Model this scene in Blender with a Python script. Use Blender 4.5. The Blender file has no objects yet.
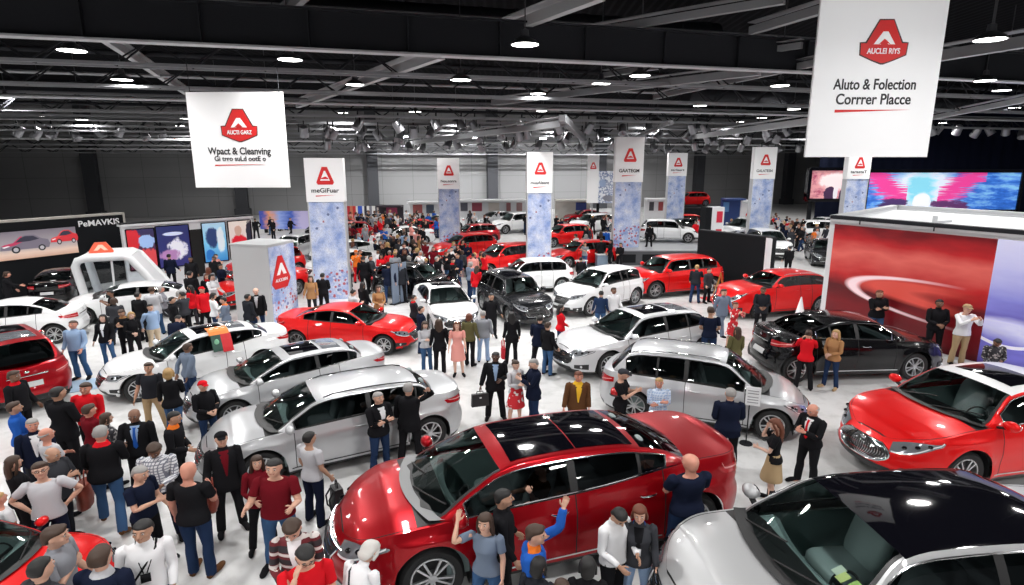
import bpy, bmesh, math, random
import numpy as np
from mathutils import Vector, Matrix, Euler

random.seed(7)
rng = np.random.default_rng(7)
SC = bpy.context.scene
COL = SC.collection
PI = math.pi
R_ = math.radians

# ------------------------------------------------------------------ camera
FPX = 591.0
PITCH = R_(12.35)
CAM_H = 6.0


def ray(px, py):
    u = (px - 512) / FPX
    v = (py - 292.5) / FPX
    dn = math.sin(PITCH) + v * math.cos(PITCH)
    fw = math.cos(PITCH) - v * math.sin(PITCH)
    return u, fw, -dn


def at_z(px, py, z=0.0):
    """point of the hall at height z that the photo shows at a pixel"""
    x, y, d = ray(px, py)
    t = (z - CAM_H) / d
    return x * t, y * t


def at_y(px, py, Y):
    x, y, d = ray(px, py)
    t = Y / y
    return x * t, CAM_H + d * t


cam_d = bpy.data.cameras.new('camera')
cam = bpy.data.objects.new('camera', cam_d)
COL.objects.link(cam)
cam_d.sensor_width = 36.0
cam_d.lens = FPX / 1024 * 36.0
cam_d.clip_end = 400
cam.location = (0, 0, CAM_H)
cam.rotation_euler = (PI / 2 - PITCH, 0, 0)
SC.camera = cam

# ------------------------------------------------------------------ materials
_mats = {}


def pbr(name, col, rough=0.5, metal=0.0, coat=0.0, spec=0.5, emit=0.0, ecol=None, coat_rough=0.03, sheen=0.0):
    if name in _mats:
        return _mats[name]
    m = bpy.data.materials.new(name)
    m.use_nodes = True
    b = m.node_tree.nodes['Principled BSDF']
    b.inputs['Base Color'].default_value = (*col, 1)
    b.inputs['Roughness'].default_value = rough
    b.inputs['Metallic'].default_value = metal
    b.inputs['Coat Weight'].default_value = coat
    b.inputs['Coat Roughness'].default_value = coat_rough
    b.inputs['Specular IOR Level'].default_value = spec
    if sheen:
        b.inputs['Sheen Weight'].default_value = sheen
    if emit:
        b.inputs['Emission Color'].default_value = (*(ecol or col), 1)
        b.inputs['Emission Strength'].default_value = emit
    _mats[name] = m
    return m


class NT:
    """small helper to wire shader nodes"""

    def __init__(self, name):
        self.m = bpy.data.materials.new(name)
        self.m.use_nodes = True
        self.t = self.m.node_tree
        self.b = self.t.nodes['Principled BSDF']
        _mats[name] = self.m

    def n(self, kind, ins=None, **kw):
        x = self.t.nodes.new(kind)
        for k, v in kw.items():
            setattr(x, k, v)
        for k, v in (ins or {}).items():
            if isinstance(v, bpy.types.NodeSocket):
                self.t.links.new(v, x.inputs[k])
            else:
                x.inputs[k].default_value = v
        return x

    def link(self, a, b):
        self.t.links.new(a, b)

    def math(self, op, a, b=0.0, c=None):
        x = self.n('ShaderNodeMath', operation=op)
        for i, v in enumerate((a, b) if c is None else (a, b, c)):
            if isinstance(v, bpy.types.NodeSocket):
                self.link(v, x.inputs[i])
            else:
                x.inputs[i].default_value = v
        return x.outputs[0]

    def mix(self, f, a, b):
        x = self.n('ShaderNodeMix', data_type='RGBA')
        for i, v in ((0, f), (6, a), (7, b)):
            if isinstance(v, bpy.types.NodeSocket):
                self.link(v, x.inputs[i])
            elif i == 0:
                x.inputs[0].default_value = v
            else:
                x.inputs[i].default_value = (*v, 1)
        return x.outputs[2]

    def ramp(self, f, stops, interp='LINEAR'):
        x = self.n('ShaderNodeValToRGB')
        r = x.color_ramp
        r.interpolation = interp
        while len(r.elements) < len(stops):
            r.elements.new(0.5)
        for e, (p, c) in zip(r.elements, stops):
            e.position = p
            e.color = (*c, 1)
        self.link(f, x.inputs[0])
        return x.outputs[0]

    def coords(self, which='Object'):
        tc = self.n('ShaderNodeTexCoord')
        s = self.n('ShaderNodeSeparateXYZ')
        self.link(tc.outputs[which], s.inputs[0])
        return tc.outputs[which], s.outputs[0], s.outputs[1], s.outputs[2]


def paint(name, col, metal=0.0, rough=0.3, coat=0.6, spec=0.3):
    return pbr(name, col, rough=rough, metal=metal, coat=coat, spec=spec)


def glass_mat(name, tint, refl=1.0):
    if name in _mats:
        return _mats[name]
    k = NT(name)
    t = k.n('ShaderNodeBsdfTransparent', {'Color': (*tint, 1)})
    g = k.n('ShaderNodeBsdfGlossy', {'Color': (1, 1, 1, 1), 'Roughness': 0.02})
    f = k.n('ShaderNodeFresnel', {'IOR': 1.5})
    mx = k.n('ShaderNodeMixShader')
    k.link(k.math('MULTIPLY', f.outputs[0], refl), mx.inputs[0])
    k.link(t.outputs[0], mx.inputs[1])
    k.link(g.outputs[0], mx.inputs[2])
    k.link(mx.outputs[0], k.t.nodes['Material Output'].inputs[0])
    return k.m


M_BLACK = pbr('black_plastic', (0.012, 0.012, 0.013), 0.45)
M_SEAM = pbr('panel_gap', (0.006, 0.006, 0.006), 0.8)
M_GLOSSB = pbr('black_gloss', (0.003, 0.003, 0.005), 0.05, spec=0.5)
M_TIRE = pbr('tyre_rubber', (0.014, 0.014, 0.015), 0.75)
M_CHROME = pbr('chrome', (0.85, 0.86, 0.88), 0.12, 1.0)
M_RIM = pbr('alloy', (0.62, 0.63, 0.65), 0.28, 0.9)
M_RIMD = pbr('brake_dark', (0.03, 0.03, 0.032), 0.5, 0.4)
M_SEAT = pbr('seat_leather', (0.26, 0.31, 0.31), 0.5)
M_CABIN = pbr('cabin_trim', (0.20, 0.26, 0.26), 0.6)
M_WSG = glass_mat('windscreen_glass', (0.86, 0.96, 0.94))
M_SIDEG = glass_mat('tinted_side_glass', (0.20, 0.21, 0.22))
M_LAMPG = pbr('lamp_lens', (0.32, 0.34, 0.37), 0.08, 0.55, coat=1.0)
M_LAMPL = pbr('lamp_white', (0.9, 0.92, 0.95), 0.15, 0.2, coat=1.0)
M_TAIL = pbr('tail_lamp_red', (0.40, 0.006, 0.012), 0.12, coat=1.0)
M_PLATE = pbr('number_plate', (0.55, 0.55, 0.56), 0.5)

# ------------------------------------------------------------------ mesh helpers


def mesh_obj(name, verts, faces, mat=None, parent=None, smooth=True, angle=40, mats=None, fmat=None):
    me = bpy.data.meshes.new(name)
    me.from_pydata([tuple(map(float, v)) for v in verts], [], [tuple(int(i) for i in f) for f in faces])
    ml = mats if mats else ([mat] if mat else [])
    for x in ml:
        me.materials.append(x)
    if fmat is not None:
        me.polygons.foreach_set('material_index', np.array(fmat, dtype=np.int32))
    if smooth:
        me.polygons.foreach_set('use_smooth', np.ones(len(me.polygons), dtype=bool))
        if angle:
            me.set_sharp_from_angle(angle=R_(angle))
    me.update()
    o = bpy.data.objects.new(name, me)
    COL.objects.link(o)
    if parent:
        o.parent = parent
    return o


class Geo:
    """collects verts and faces of one mesh"""

    def __init__(self):
        self.v, self.f, self.m = [], [], []

    def add(self, v, f, mi=0):
        b = len(self.v)
        self.v.extend([tuple(map(float, p)) for p in v])
        self.f.extend([tuple(int(i) + b for i in q) for q in f])
        self.m.extend([mi] * len(f))
        return self

    def grid(self, P, mi=0, flip=False, wrap=False):
        n, m = P.shape[:2]
        f = []
        for i in range(n - 1):
            for j in range(m if wrap else m - 1):
                k = (j + 1) % m
                q = (i * m + j, i * m + k, (i + 1) * m + k, (i + 1) * m + j)
                f.append(q[::-1] if flip else q)
        return self.add(P.reshape(-1, 3), f, mi)

    def box(self, c, s, mi=0, M=None, taper=(1, 1)):
        x, y, z = (0.5 * q for q in s)
        tx, ty = taper
        v = [(-x, -y, -z), (x, -y, -z), (x, y, -z), (-x, y, -z), (-x * tx, -y * ty, z), (x * tx, -y * ty, z), (x * tx, y * ty, z), (-x * tx, y * ty, z)]
        if M is not None:
            v = [tuple(M @ Vector(p)) for p in v]
        v = [(p[0] + c[0], p[1] + c[1], p[2] + c[2]) for p in v]
        return self.add(v, [(3, 2, 1, 0), (4, 5, 6, 7), (0, 1, 5, 4), (1, 2, 6, 5), (2, 3, 7, 6), (3, 0, 4, 7)], mi)

    def bar(self, a, b, w, h=None, mi=0):
        """box section bar from a to b"""
        a, b = Vector(a), Vector(b)
        h = h or w
        d = (b - a)
        L = d.length
        d.normalize()
        up = Vector((0, 0, 1)) if abs(d.z) < 0.95 else Vector((1, 0, 0))
        s = d.cross(up).normalized()
        u = s.cross(d)
        v = []
        for p in (a, b):
            for i, j in ((-1, -1), (1, -1), (1, 1), (-1, 1)):
                v.append(tuple(p + s * (i * w / 2) + u * (j * h / 2)))
        return self.add(v, [(0, 1, 2, 3), (7, 6, 5, 4), (0, 4, 5, 1), (1, 5, 6, 2), (2, 6, 7, 3), (3, 7, 4, 0)], mi)

    def tube(self, pts, r, n=8, mi=0, cap=True, closed=False):
        pts = [Vector(p) for p in pts]
        k = len(pts)
        rs = r if hasattr(r, '__len__') else [r] * k
        base = len(self.v)
        prev = None
        vs = []
        for i, p in enumerate(pts):
            a = pts[(i - 1) % k] if (closed or i > 0) else p
            b = pts[(i + 1) % k] if (closed or i < k - 1) else p
            d = (b - a)
            d = d.normalized() if d.length > 1e-9 else Vector((0, 0, 1))
            if prev is None:
                up = Vector((0, 0, 1)) if abs(d.z) < 0.9 else Vector((1, 0, 0))
                s = d.cross(up).normalized()
            else:
                s = (prev - d * prev.dot(d))
                s = s.normalized() if s.length > 1e-9 else d.orthogonal().normalized()
            prev = s
            u = d.cross(s)
            for q in range(n):
                t = 2 * PI * q / n
                vs.append(tuple(p + (s * math.cos(t) + u * math.sin(t)) * rs[i]))
        f = []
        for i in range(k if closed else k - 1):
            i2 = (i + 1) % k
            for q in range(n):
                q2 = (q + 1) % n
                f.append((i * n + q, i * n + q2, i2 * n + q2, i2 * n + q))
        if cap and not closed:
            f.append(tuple(range(n))[::-1])
            f.append(tuple((k - 1) * n + q for q in range(n)))
        return self.add(vs, f, mi)

    def ell(self, c, r, nu=12, nv=8, mi=0, M=None):
        v, f = [], []
        for i in range(nv + 1):
            a = PI * i / nv
            for j in range(nu):
                b = 2 * PI * j / nu
                p = Vector((r[0] * math.sin(a) * math.cos(b), r[1] * math.sin(a) * math.sin(b), r[2] * math.cos(a)))
                if M is not None:
                    p = M @ p
                v.append((p.x + c[0], p.y + c[1], p.z + c[2]))
        for i in range(nv):
            for j in range(nu):
                k = (j + 1) % nu
                f.append((i * nu + j, (i + 1) * nu + j, (i + 1) * nu + k, i * nu + k))
        return self.add(v, f, mi)

    def rbox(self, c, r, mi=0, M=None, k=0.45, nu=16, nv=10):
        """cushion: a box with well rounded edges"""
        b = len(self.v)
        self.ell((0, 0, 0), (1, 1, 1), nu, nv, mi)
        for i in range(b, len(self.v)):
            p = Vector([math.copysign(abs(q) ** k, q) * r[j] for j, q in enumerate(self.v[i])])
            if M is not None:
                p = M @ p
            self.v[i] = (p.x + c[0], p.y + c[1], p.z + c[2])
        return self

    def lathe(self, prof, axis='y', c=(0, 0, 0), n=28, mi=0):
        """prof: (radius, along axis)"""
        P = np.zeros((len(prof), n, 3))
        for i, (r, a) in enumerate(prof):
            t = np.arange(n) * 2 * PI / n
            if axis == 'y':
                P[i, :, 0], P[i, :, 2], P[i, :, 1] = r * np.cos(t), r * np.sin(t), a
            elif axis == 'z':
                P[i, :, 0], P[i, :, 1], P[i, :, 2] = r * np.cos(t), r * np.sin(t), a
            else:
                P[i, :, 1], P[i, :, 2], P[i, :, 0] = r * np.cos(t), r * np.sin(t), a
        P += np.array(c)
        return self.grid(P, mi, wrap=True)

    def build(self, name, mat=None, parent=None, smooth=True, angle=40, mats=None):
        return mesh_obj(name, self.v, self.f, mat, parent, smooth, angle, mats, self.m if mats else None)


def empty(name, loc=(0, 0, 0), rz=0.0, label=None, cat=None, group=None):
    o = bpy.data.objects.new(name, None)
    COL.objects.link(o)
    o.location = loc
    o.rotation_euler = (0, 0, rz)
    tag(o, label, cat, group)
    return o


def tag(o, label=None, cat=None, group=None, kind=None):
    if label:
        o['label'] = label
    if cat:
        o['category'] = cat
    if group:
        o['group'] = group
    if kind:
        o['kind'] = kind
    return o


def copy_tree(o, parent=None, swap=None):
    """copy a thing with its parts and sub-parts; swap maps a material to the copy's own"""
    c = o.copy()
    COL.objects.link(c)
    if parent:
        c.parent = parent
    if swap and c.type == 'MESH':
        for i, s in enumerate(c.material_slots):
            m = o.material_slots[i].material
            if m in swap:
                s.link = 'OBJECT'
                s.material = swap[m]
    for ch in list(o.children):
        copy_tree(ch, c, swap)
    return c


def pchip(xs, ys, x):
    """monotone cubic through points (xs ascending)"""
    xs, ys, x = np.asarray(xs, float), np.asarray(ys, float), np.asarray(x, float)
    h = np.diff(xs)
    d = np.diff(ys) / h
    m = np.zeros_like(ys)
    m[0], m[-1] = d[0], d[-1]
    for i in range(1, len(xs) - 1):
        if d[i - 1] * d[i] > 0:
            w1, w2 = 2 * h[i] + h[i - 1], h[i] + 2 * h[i - 1]
            m[i] = (w1 + w2) / (w1 / d[i - 1] + w2 / d[i])
    i = np.clip(np.searchsorted(xs, x) - 1, 0, len(h) - 1)
    t = np.clip((x - xs[i]) / h[i], 0, 1)
    return (1 + 2 * t) * (1 - t) ** 2 * ys[i] + t * (1 - t) ** 2 * h[i] * m[i] + t * t * (3 - 2 * t) * ys[i + 1] + t * t * (t - 1) * h[i] * m[i + 1]


def sstep(a, b, x):
    t = np.clip((np.asarray(x, float) - a) / (b - a), 0, 1)
    return t * t * (3 - 2 * t)
# ------------------------------------------------------------------ cars
SED = dict(body='sedan', W=1.85, xf=1.42, xr=-1.42, nose=2.35, tail=-2.40, wb=1.10, zw=0.98, wt=0.30, rt=-0.95, rb=-1.70, zr=1.08, H=1.45, R=0.34)
HAT = dict(body='hatch', W=1.83, xf=1.36, xr=-1.36, nose=2.20, tail=-2.15, wb=1.05, zw=1.00, wt=0.35, rt=-1.55, rb=-2.00, zr=1.05, H=1.50, R=0.34)
SUV = dict(body='suv', W=1.86, xf=1.36, xr=-1.36, nose=2.25, tail=-2.20, wb=1.05, zw=1.08, wt=0.38, rt=-1.65, rb=-2.06, zr=1.10, H=1.66, R=0.37)


def make_car(label, mpaint, S, roof='paint', grille='wing', trim=M_CHROME, rails=False, lights=None, group=None, side_glass=None, lowglass=None, spokes=10, name='car', plate_text=None):
    S = dict(S)
    W, xf, xr, nose, tail, wb, zw, wt, rt, rb, zr, H, R = (S[k] for k in ('W', 'xf', 'xr', 'nose', 'tail', 'wb', 'zw', 'wt', 'rt', 'rb', 'zr', 'H', 'R'))
    sedan = S['body'] == 'sedan'
    side_glass = side_glass or M_SIDEG
    hw = W / 2
    Ra = R + 0.065
    zrock = 0.20 if S['body'] != 'suv' else 0.26
    root = empty(name, label=label, cat='car', group=group)
    xB = (wt + rt) / 2 + (0.06 if sedan else 0.22)     # B pillar
    xD0 = min(xf - Ra - 0.14, wb - 0.25)               # front door leading edge
    xD2 = xr + Ra + 0.03                               # rear door trailing edge
    # ---- plan outline, left half, from front centre to rear centre
    fl, rl, nf, nr = 0.85, 0.60, 2.35, 2.9
    xs_side = set()
    x0f, x0r = nose - fl, tail + rl
    for a in (xf, xr):
        for t in np.linspace(-1, 1, 19):
            xs_side.add(round(a + Ra * t, 4))
        xs_side.add(round(a + Ra * 1.03, 4))
        xs_side.add(round(a - Ra * 1.03, 4))
    g = 0.007
    for xd in (xD0, xB, xD2):
        xs_side.add(round(xd - g, 4))
        xs_side.add(round(xd + g, 4))
    for t in np.linspace(x0r, x0f, 26):
        if all(abs(t - q) > 0.03 for q in xs_side) and min(abs(t - x0f), abs(t - x0r)) > 0.02:
            xs_side.add(round(float(t), 4))
    xs_side = sorted((x for x in xs_side if x0r + 0.004 < x < x0f - 0.004), reverse=True)
    extra_f = sorted([x for a in (xf,) for x in [a + Ra * t for t in np.linspace(-1, 1, 19)] + [a + Ra * 1.03] if x >= x0f])
    out = []

    def thin(th):
        keep = th[19:] if th[0] == 0 else th[15:]
        base = [t for t in (th[:19] if th[0] == 0 else th[:15]) if all(abs(t - k) > 0.03 for k in keep)]
        r = []
        for t in sorted(base + keep):
            if not r or t - r[-1] > 0.004:
                r.append(t)
        return r

    th = list(np.linspace(0, PI / 2, 19))
    for x in extra_f:
        c = (x - x0f) / fl
        if 0 <= c < 1:
            th.append(math.acos(min(1, c ** (nf / 2))))
    th = thin(th)
    for t in th:
        out.append((x0f + fl * max(0, math.cos(t)) ** (2 / nf), hw * max(0, math.sin(t)) ** (2 / nf)))
    for x in xs_side:
        out.append((x, hw))
    th = list(np.linspace(PI / 2, 0, 15))
    for a in [xr - Ra * 1.03] + [xr - Ra * t for t in np.linspace(-1, 1, 19)]:
        if a <= x0r:
            c = (x0r - a) / rl
            if 0 <= c < 1:
                th.append(math.acos(min(1, c ** (nr / 2))))
    th = thin(th)[::-1]
    for t in th:
        out.append((x0r - rl * max(0, math.cos(t)) ** (2 / nr), hw * max(0, math.sin(t)) ** (2 / nr)))
    O = np.array(out)
    xm = (x0f + x0r) / 2
    O[:, 1] *= 1 - 0.035 * np.clip(np.abs(O[:, 0] - xm) / 2.0, 0, 1.1) ** 2
    N = len(O)
    T = np.gradient(O, axis=0)
    T /= np.linalg.norm(T, axis=1)[:, None] + 1e-9
    nrm = np.stack([-T[:, 1], T[:, 0]], 1)             # towards outside for this direction
    nrm[O[:, 1] * nrm[:, 1] + (O[:, 0] - xm) * nrm[:, 0] < 0] *= -1
    nrm[0], nrm[-1] = (1, 0), (-1, 0)
    X = O[:, 0]
    # ---- heights
    zh0 = 0.70 if S['body'] != 'suv' else 0.80
    ztail = zr - (0.03 if sedan else 0.06)

    def belt(x):
        return pchip([tail, rb, -0.4, wb - 0.2, wb + 0.2, nose - 0.35, nose], [ztail, zr - 0.015, zw + 0.035, zw - 0.02, zw - 0.045, (zw + zh0) / 2 - 0.02, zh0], x)

    ztop = belt(X)
    zbot = np.full(N, zrock)
    zbot += 0.02 * sstep(nose - 0.4, nose, X) + 0.06 * sstep(tail + 0.5, tail, X)
    for a in (xf, xr):
        d = np.abs(X - a)
        q = d <= Ra + 1e-4
        zbot[q] = R + np.sqrt(np.clip(Ra ** 2 - d[q] ** 2, 0, None))
    wfr, wrr = np.clip(nrm[:, 0], 0, 1) ** 2, np.clip(-nrm[:, 0], 0, 1) ** 2
    wsd = nrm[:, 1] ** 2

    def inset(z, i):
        zs = zw - 0.40
        side = np.where(z < zs, 0.055 * ((zs - z) / 0.40) ** 2, 0.075 * (np.clip(z - zs, 0, 1) / 0.40) ** 2)
        side = side - 0.014 * np.exp(-((z - (zw - 0.17)) / 0.035) ** 2) + 0.016 * np.exp(-((z - 0.46) / 0.10) ** 2)
        fr = np.where(z < 0.42, 0.10 * ((0.42 - z) / 0.22) ** 2, 0.20 * (np.clip(z - 0.42, 0, 1) / 0.30) ** 1.7)
        fr = fr + 0.03 * np.exp(-((z - 0.47) / 0.03) ** 2)
        rr = np.where(z < 0.5, 0.09 * ((0.5 - z) / 0.28) ** 2, (0.06 if sedan else 0.10) * (np.clip(z - 0.5, 0, 1) / 0.5) ** 1.2)
        rr = rr + (0.05 * np.exp(-((z - 0.72) / 0.07) ** 2) if sedan else 0.02 * np.exp(-((z - 0.66) / 0.06) ** 2))
        return side * wsd[i] + fr * wfr[i] + rr * wrr[i]

    def arch_flare(i, z):
        f = 0.0
        for a in (xf, xr):
            d = math.hypot(X[i] - a, z - R)
            f += 0.030 * math.exp(-max(0, d - Ra) ** 2 / 0.012) if d < Ra + 0.4 else 0
        return f

    tj = np.array([0, 0.05, 0.12, 0.2, 0.28, 0.36, 0.44, 0.52, 0.6, 0.68, 0.76, 0.84, 0.91, 0.96, 1.0])
    Mr = len(tj)
    P = np.zeros((N, Mr, 3))
    for i in range(N):
        z = zbot[i] + (ztop[i] - zbot[i]) * tj
        ins = inset(z, i)
        fl_ = np.array([arch_flare(i, q) for q in z]) * wsd[i]
        P[i, :, 0] = O[i, 0] - nrm[i, 0] * ins
        P[i, :, 1] = np.maximum(0, O[i, 1] - nrm[i, 1] * (ins - fl_))
        P[i, :, 2] = z
    P[0, :, 1] = 0
    P[-1, :, 1] = 0

    def psurf(q, z, off=0.0, side=1):
        """point of the painted side at outline index q (float) and height z"""
        i = int(np.clip(math.floor(q), 0, N - 2))
        t = q - i
        r = []
        for k in (i, i + 1):
            zz = P[k, :, 2]
            r.append(np.array([np.interp(z, zz, P[k, :, 0]), np.interp(z, zz, P[k, :, 1])]))
        p = r[0] * (1 - t) + r[1] * t
        n = nrm[i] * (1 - t) + nrm[i + 1] * t
        p = p + n * off
        return (p[0], side * p[1], z)

    def q_y(y):      # outline index on the front face at half width y
        k = int(np.argmax(O[:, 1] > hw * 0.9))
        return float(np.interp(y, O[:k + 1, 1], np.arange(k + 1)))

    def q_yr(y):
        k = N - 1 - int(np.argmax(O[::-1, 1] > hw * 0.9))
        return float(np.interp(y, O[k:, 1][::-1], np.arange(k, N)[::-1]))

    def q_x(x):
        return float(np.interp(-x, -X, np.arange(N)))

    def patch(q0, q1, ztb, nq=10, nz=5, off=0.008, side=1):
        """curved panel on the side; ztb(u) -> (z low, z high) for u in 0..1"""
        G = np.zeros((nq, nz, 3))
        for a in range(nq):
            u = a / (nq - 1)
            lo, hi = ztb(u)
            for b in range(nz):
                G[a, b] = psurf(q0 + (q1 - q0) * u, lo + (hi - lo) * b / (nz - 1), off, side)
        return G

    # ---- painted shell
    body, door_f, door_r, hood, lid = Geo(), {}, {}, Geo(), Geo()
    jr = 2
    for sgn in (1, -1):
        Q = P.copy()
        Q[:, :, 1] *= sgn
        vid = Q.reshape(-1, 3)
        fb, mb, fd0, fd1 = [], [], [], []
        for i in range(N - 1):
            xmid = (X[i] + X[i + 1]) / 2
            for j in range(Mr - 1):
                q = (i * Mr + j, (i + 1) * Mr + j, (i + 1) * Mr + j + 1, i * Mr + j + 1)
                if sgn < 0:
                    q = q[::-1]
                if j >= jr and xB + g < xmid < xD0 - g:
                    fd0.append(q)
                elif j >= jr and xD2 + g < xmid < xB - g:
                    fd1.append(q)
                else:
                    gap = j >= jr and any(abs(xmid - xd) < g for xd in (xD0, xB, xD2))
                    low = j == 0 and wsd[i] > 0.6 and zbot[i] < R
                    low = low or (j <= 1 and wsd[i] < 0.5)
                    fb.append(q)
                    mb.append(1 if gap else (2 if low else 0))
        b = len(body.v)
        body.v.extend(map(tuple, vid))
        body.f.extend([tuple(k + b for k in q) for q in fb])
        body.m.extend(mb)
        for fd, store in ((fd0, door_f), (fd1, door_r)):
            used = sorted({k for q in fd for k in q})
            mp = {k: n for n, k in enumerate(used)}
            store[sgn] = ([vid[k] for k in used], [tuple(mp[k] for k in q) for q in fd])
    # hood and rear deck: chords between the two sides
    vv = np.array([-1, -0.965, -0.95, -0.8, -0.6, -0.42, -0.2, 0, 0.2, 0.42, 0.6, 0.8, 0.95, 0.965, 1])

    def deck(rows, crown, sculpt):
        G = np.zeros((len(rows), len(vv), 3))
        for a, (x, y, z) in enumerate(rows):
            k = min(1.0, y / hw)
            G[a, :, 0] = x
            G[a, :, 1] = y * vv
            G[a, :, 2] = z + crown * k * (1 - np.abs(vv) ** 2.4) + sculpt * k * k * np.exp(-((np.abs(vv) - 0.62) / 0.12) ** 2)
        return G

    def topline(i):
        return (P[i, -1, 0], P[i, -1, 1], P[i, -1, 2])

    hi = [i for i in range(N) if X[i] > wb - 0.32]
    Gh = deck([topline(i) for i in hi], 0.060, 0.016)
    # the hood panel proper is a part; its margin belongs to the body
    for a in range(len(hi) - 1):
        for b_ in range(len(vv) - 1):
            pts = [Gh[a, b_], Gh[a + 1, b_], Gh[a + 1, b_ + 1], Gh[a, b_ + 1]]
            xa = pts[0][0]
            ymid = abs(vv[b_] + vv[b_ + 1]) / 2
            tgt, mi = (hood, 0) if (ymid < 0.95 and 3 < a) else (body, 0)
            if 0.95 < ymid < 0.965 and a >= 3 or (a == 3 and ymid < 0.96):
                tgt, mi = body, 1
            if pts[2][0] < wb + 0.0 and ymid < 0.95:
                tgt, mi = body, 2
            tgt.add(pts, [(0, 1, 2, 3)], mi)
    di = [i for i in range(N) if X[i] < rb + 0.30]
    Gd = deck([topline(i) for i in di], 0.035 if sedan else 0.02, 0.0)
    if sedan:   # small lip on the boot lid
        Gd[:, :, 2] += (0.025 * np.exp(-((Gd[:, :, 0] - (tail + 0.16)) / 0.07) ** 2)) * (1 - np.abs(vv) ** 6)
    for a in range(len(di) - 1):
        for b_ in range(len(vv) - 1):
            pts = [Gd[a, b_], Gd[a + 1, b_], Gd[a + 1, b_ + 1], Gd[a, b_ + 1]]
            ymid = abs(vv[b_] + vv[b_ + 1]) / 2
            tgt, mi = (lid, 0) if (ymid < 0.95 and sedan and a < len(di) - 2) else (body, 0)
            if 0.95 < ymid < 0.965 and sedan:
                tgt, mi = body, 1
            tgt.add(pts, [(0, 1, 2, 3)], mi)
    # ---- greenhouse
    xg = set(np.round(np.linspace(wb, wt, 11), 4)) | set(np.round(np.linspace(wt, rt, 15), 4)) | set(np.round(np.linspace(rt, rb, 9), 4))
    bp = 0.045
    xw0 = wb - 0.30                                        # front end of the side glass
    xC = (rt + rb) / 2 - 0.02 if sedan else rt - 0.12      # rear end of the side glass
    xq0, xq1 = (xD2 + 0.03, xD2 - 0.02) if not sedan else (rt + 0.10, rt + 0.05)
    for x in (xB - bp, xB + bp, xw0, xC, xq0, xq1):
        xg = {q for q in xg if abs(q - x) > 0.022 or q in (wb, wt, rt, rb)}
        xg.add(round(x, 4))
    xg = np.array(sorted(xg, reverse=True))
    K = len(xg)
    zc1, zc2 = H - 0.055, H - 0.075
    pts = [(rb, zr), ((rt + rb) / 2, (zr + zc2) / 2 + 0.035), (rt, zc2), (rt + 0.28, H - 0.028), ((wt + rt) / 2, H), (wt - 0.30, H - 0.012), (wt, zc1), ((wb + wt) / 2, (zc1 + zw) / 2 + 0.03), (wb, zw)]
    if not sedan:
        pts[3] = (rt + 0.35, H - 0.02)
    zt = pchip([p[0] for p in pts], [p[1] for p in pts], xg)
    kk = np.interp(-xg, -X, np.arange(N))
    ybel = np.interp(kk, np.arange(N), P[:, -1, 1]) - 0.012
    ybel = np.minimum(ybel, np.interp(xg, [rb - 0.01, rb + 0.5, 0, wb - 0.4, wb], [0.74 * hw / 0.925, 0.90 * hw / 0.925, 0.92, 0.92, 0.80 * hw / 0.925]))
    zbel = np.interp(kk, np.arange(N), ztop) - 0.004
    zbel = np.minimum(zbel, zt - 0.004)
    yroof = 0.60 * W / 1.85
    crown = 0.05
    tum = (np.max(ybel) - yroof) / (H - crown - zw)
    ts = np.array([0, 0.07, 0.2, 0.35, 0.5, 0.65, 0.8, 0.90, 0.96, 1.0])
    us = np.array([0.035, 0.085, 0.16, 0.3, 0.45, 0.6, 0.75, 0.88, 1.0])
    ns, nu = len(ts), len(us)
    Gg = np.zeros((K, ns + nu, 3))
    for i in range(K):
        cr = crown * min(1, max(0.0, (zt[i] - zbel[i]) / 0.3))
        ze = max(zbel[i] + 0.002, zt[i] - cr)
        ye = max(0.45, ybel[i] - tum * (ze - zbel[i]))
        zz = zbel[i] + (ze - zbel[i]) * ts
        yy = ybel[i] + (ye - ybel[i]) * ts + 0.018 * np.sin(PI * ts) * min(1, (ze - zbel[i]) / 0.3)
        Gg[i, :ns, 1], Gg[i, :ns, 2] = yy, zz
        y2 = ye * (1 - us)
        Gg[i, ns:, 1] = y2
        Gg[i, ns:, 2] = ze + (zt[i] - ze) * (1 - (1 - us) ** 2.2) + 0.006 * cr / crown * np.sin(PI * np.clip(us / 0.2, 0, 1))
        bow = 0.20 * sstep(wt - 0.4, wb, xg[i]) - 0.16 * sstep(rt + 0.4, rb, xg[i])
        Gg[i, :, 0] = xg[i] - bow * (Gg[i, :, 1] / max(ybel[i], 0.5)) ** 2
    rowmid = lambda j: j
    shell, wsh, rgl, sidew, rpan, pill = Geo(), Geo(), Geo(), {}, Geo(), Geo()
    J = ns + nu
    sidew = {}
    sill = {}
    roofm = 0
    cells = {}
    for sgn in (1, -1):
        Q = Gg.copy()
        Q[:, :, 1] *= sgn
        for i in range(K - 1):
            xmid = (xg[i] + xg[i + 1]) / 2
            for j in range(J - 1):
                p4 = [Q[i, j], Q[i + 1, j], Q[i + 1, j + 1], Q[i, j + 1]]
                if sgn < 0:
                    p4 = p4[::-1]
                key, mi = 'shell', 0
                if j < ns - 1:
                    if 1 <= j < ns - 3 and xC < xmid < xw0:
                        if abs(xmid - xB) < bp or xq1 < xmid < xq0:
                            key, mi = 'shell', 2
                        else:
                            nm = 0 if xmid > xB else (1 if xmid > xq0 else 2)
                            key = ('side', sgn, nm)
                    elif j == 0 and xC < xmid < xw0:
                        mi = 2
                else:
                    u = j - (ns - 1)
                    if xmid > wt and u >= 2:
                        key = 'wsh'
                    elif xmid < rt and u >= 2 and xmid > rb + 0.02:
                        key = 'rgl'
                    elif xmid > wt and u == 1:
                        mi = 2
                    elif xmid <= wt and xmid >= rt:
                        mi = 3
                cells.setdefault(key, Geo()).add(p4, [(0, 1, 2, 3)], mi)
    sh = cells['shell']
    b = len(body.v)
    body.v.extend(sh.v)
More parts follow.
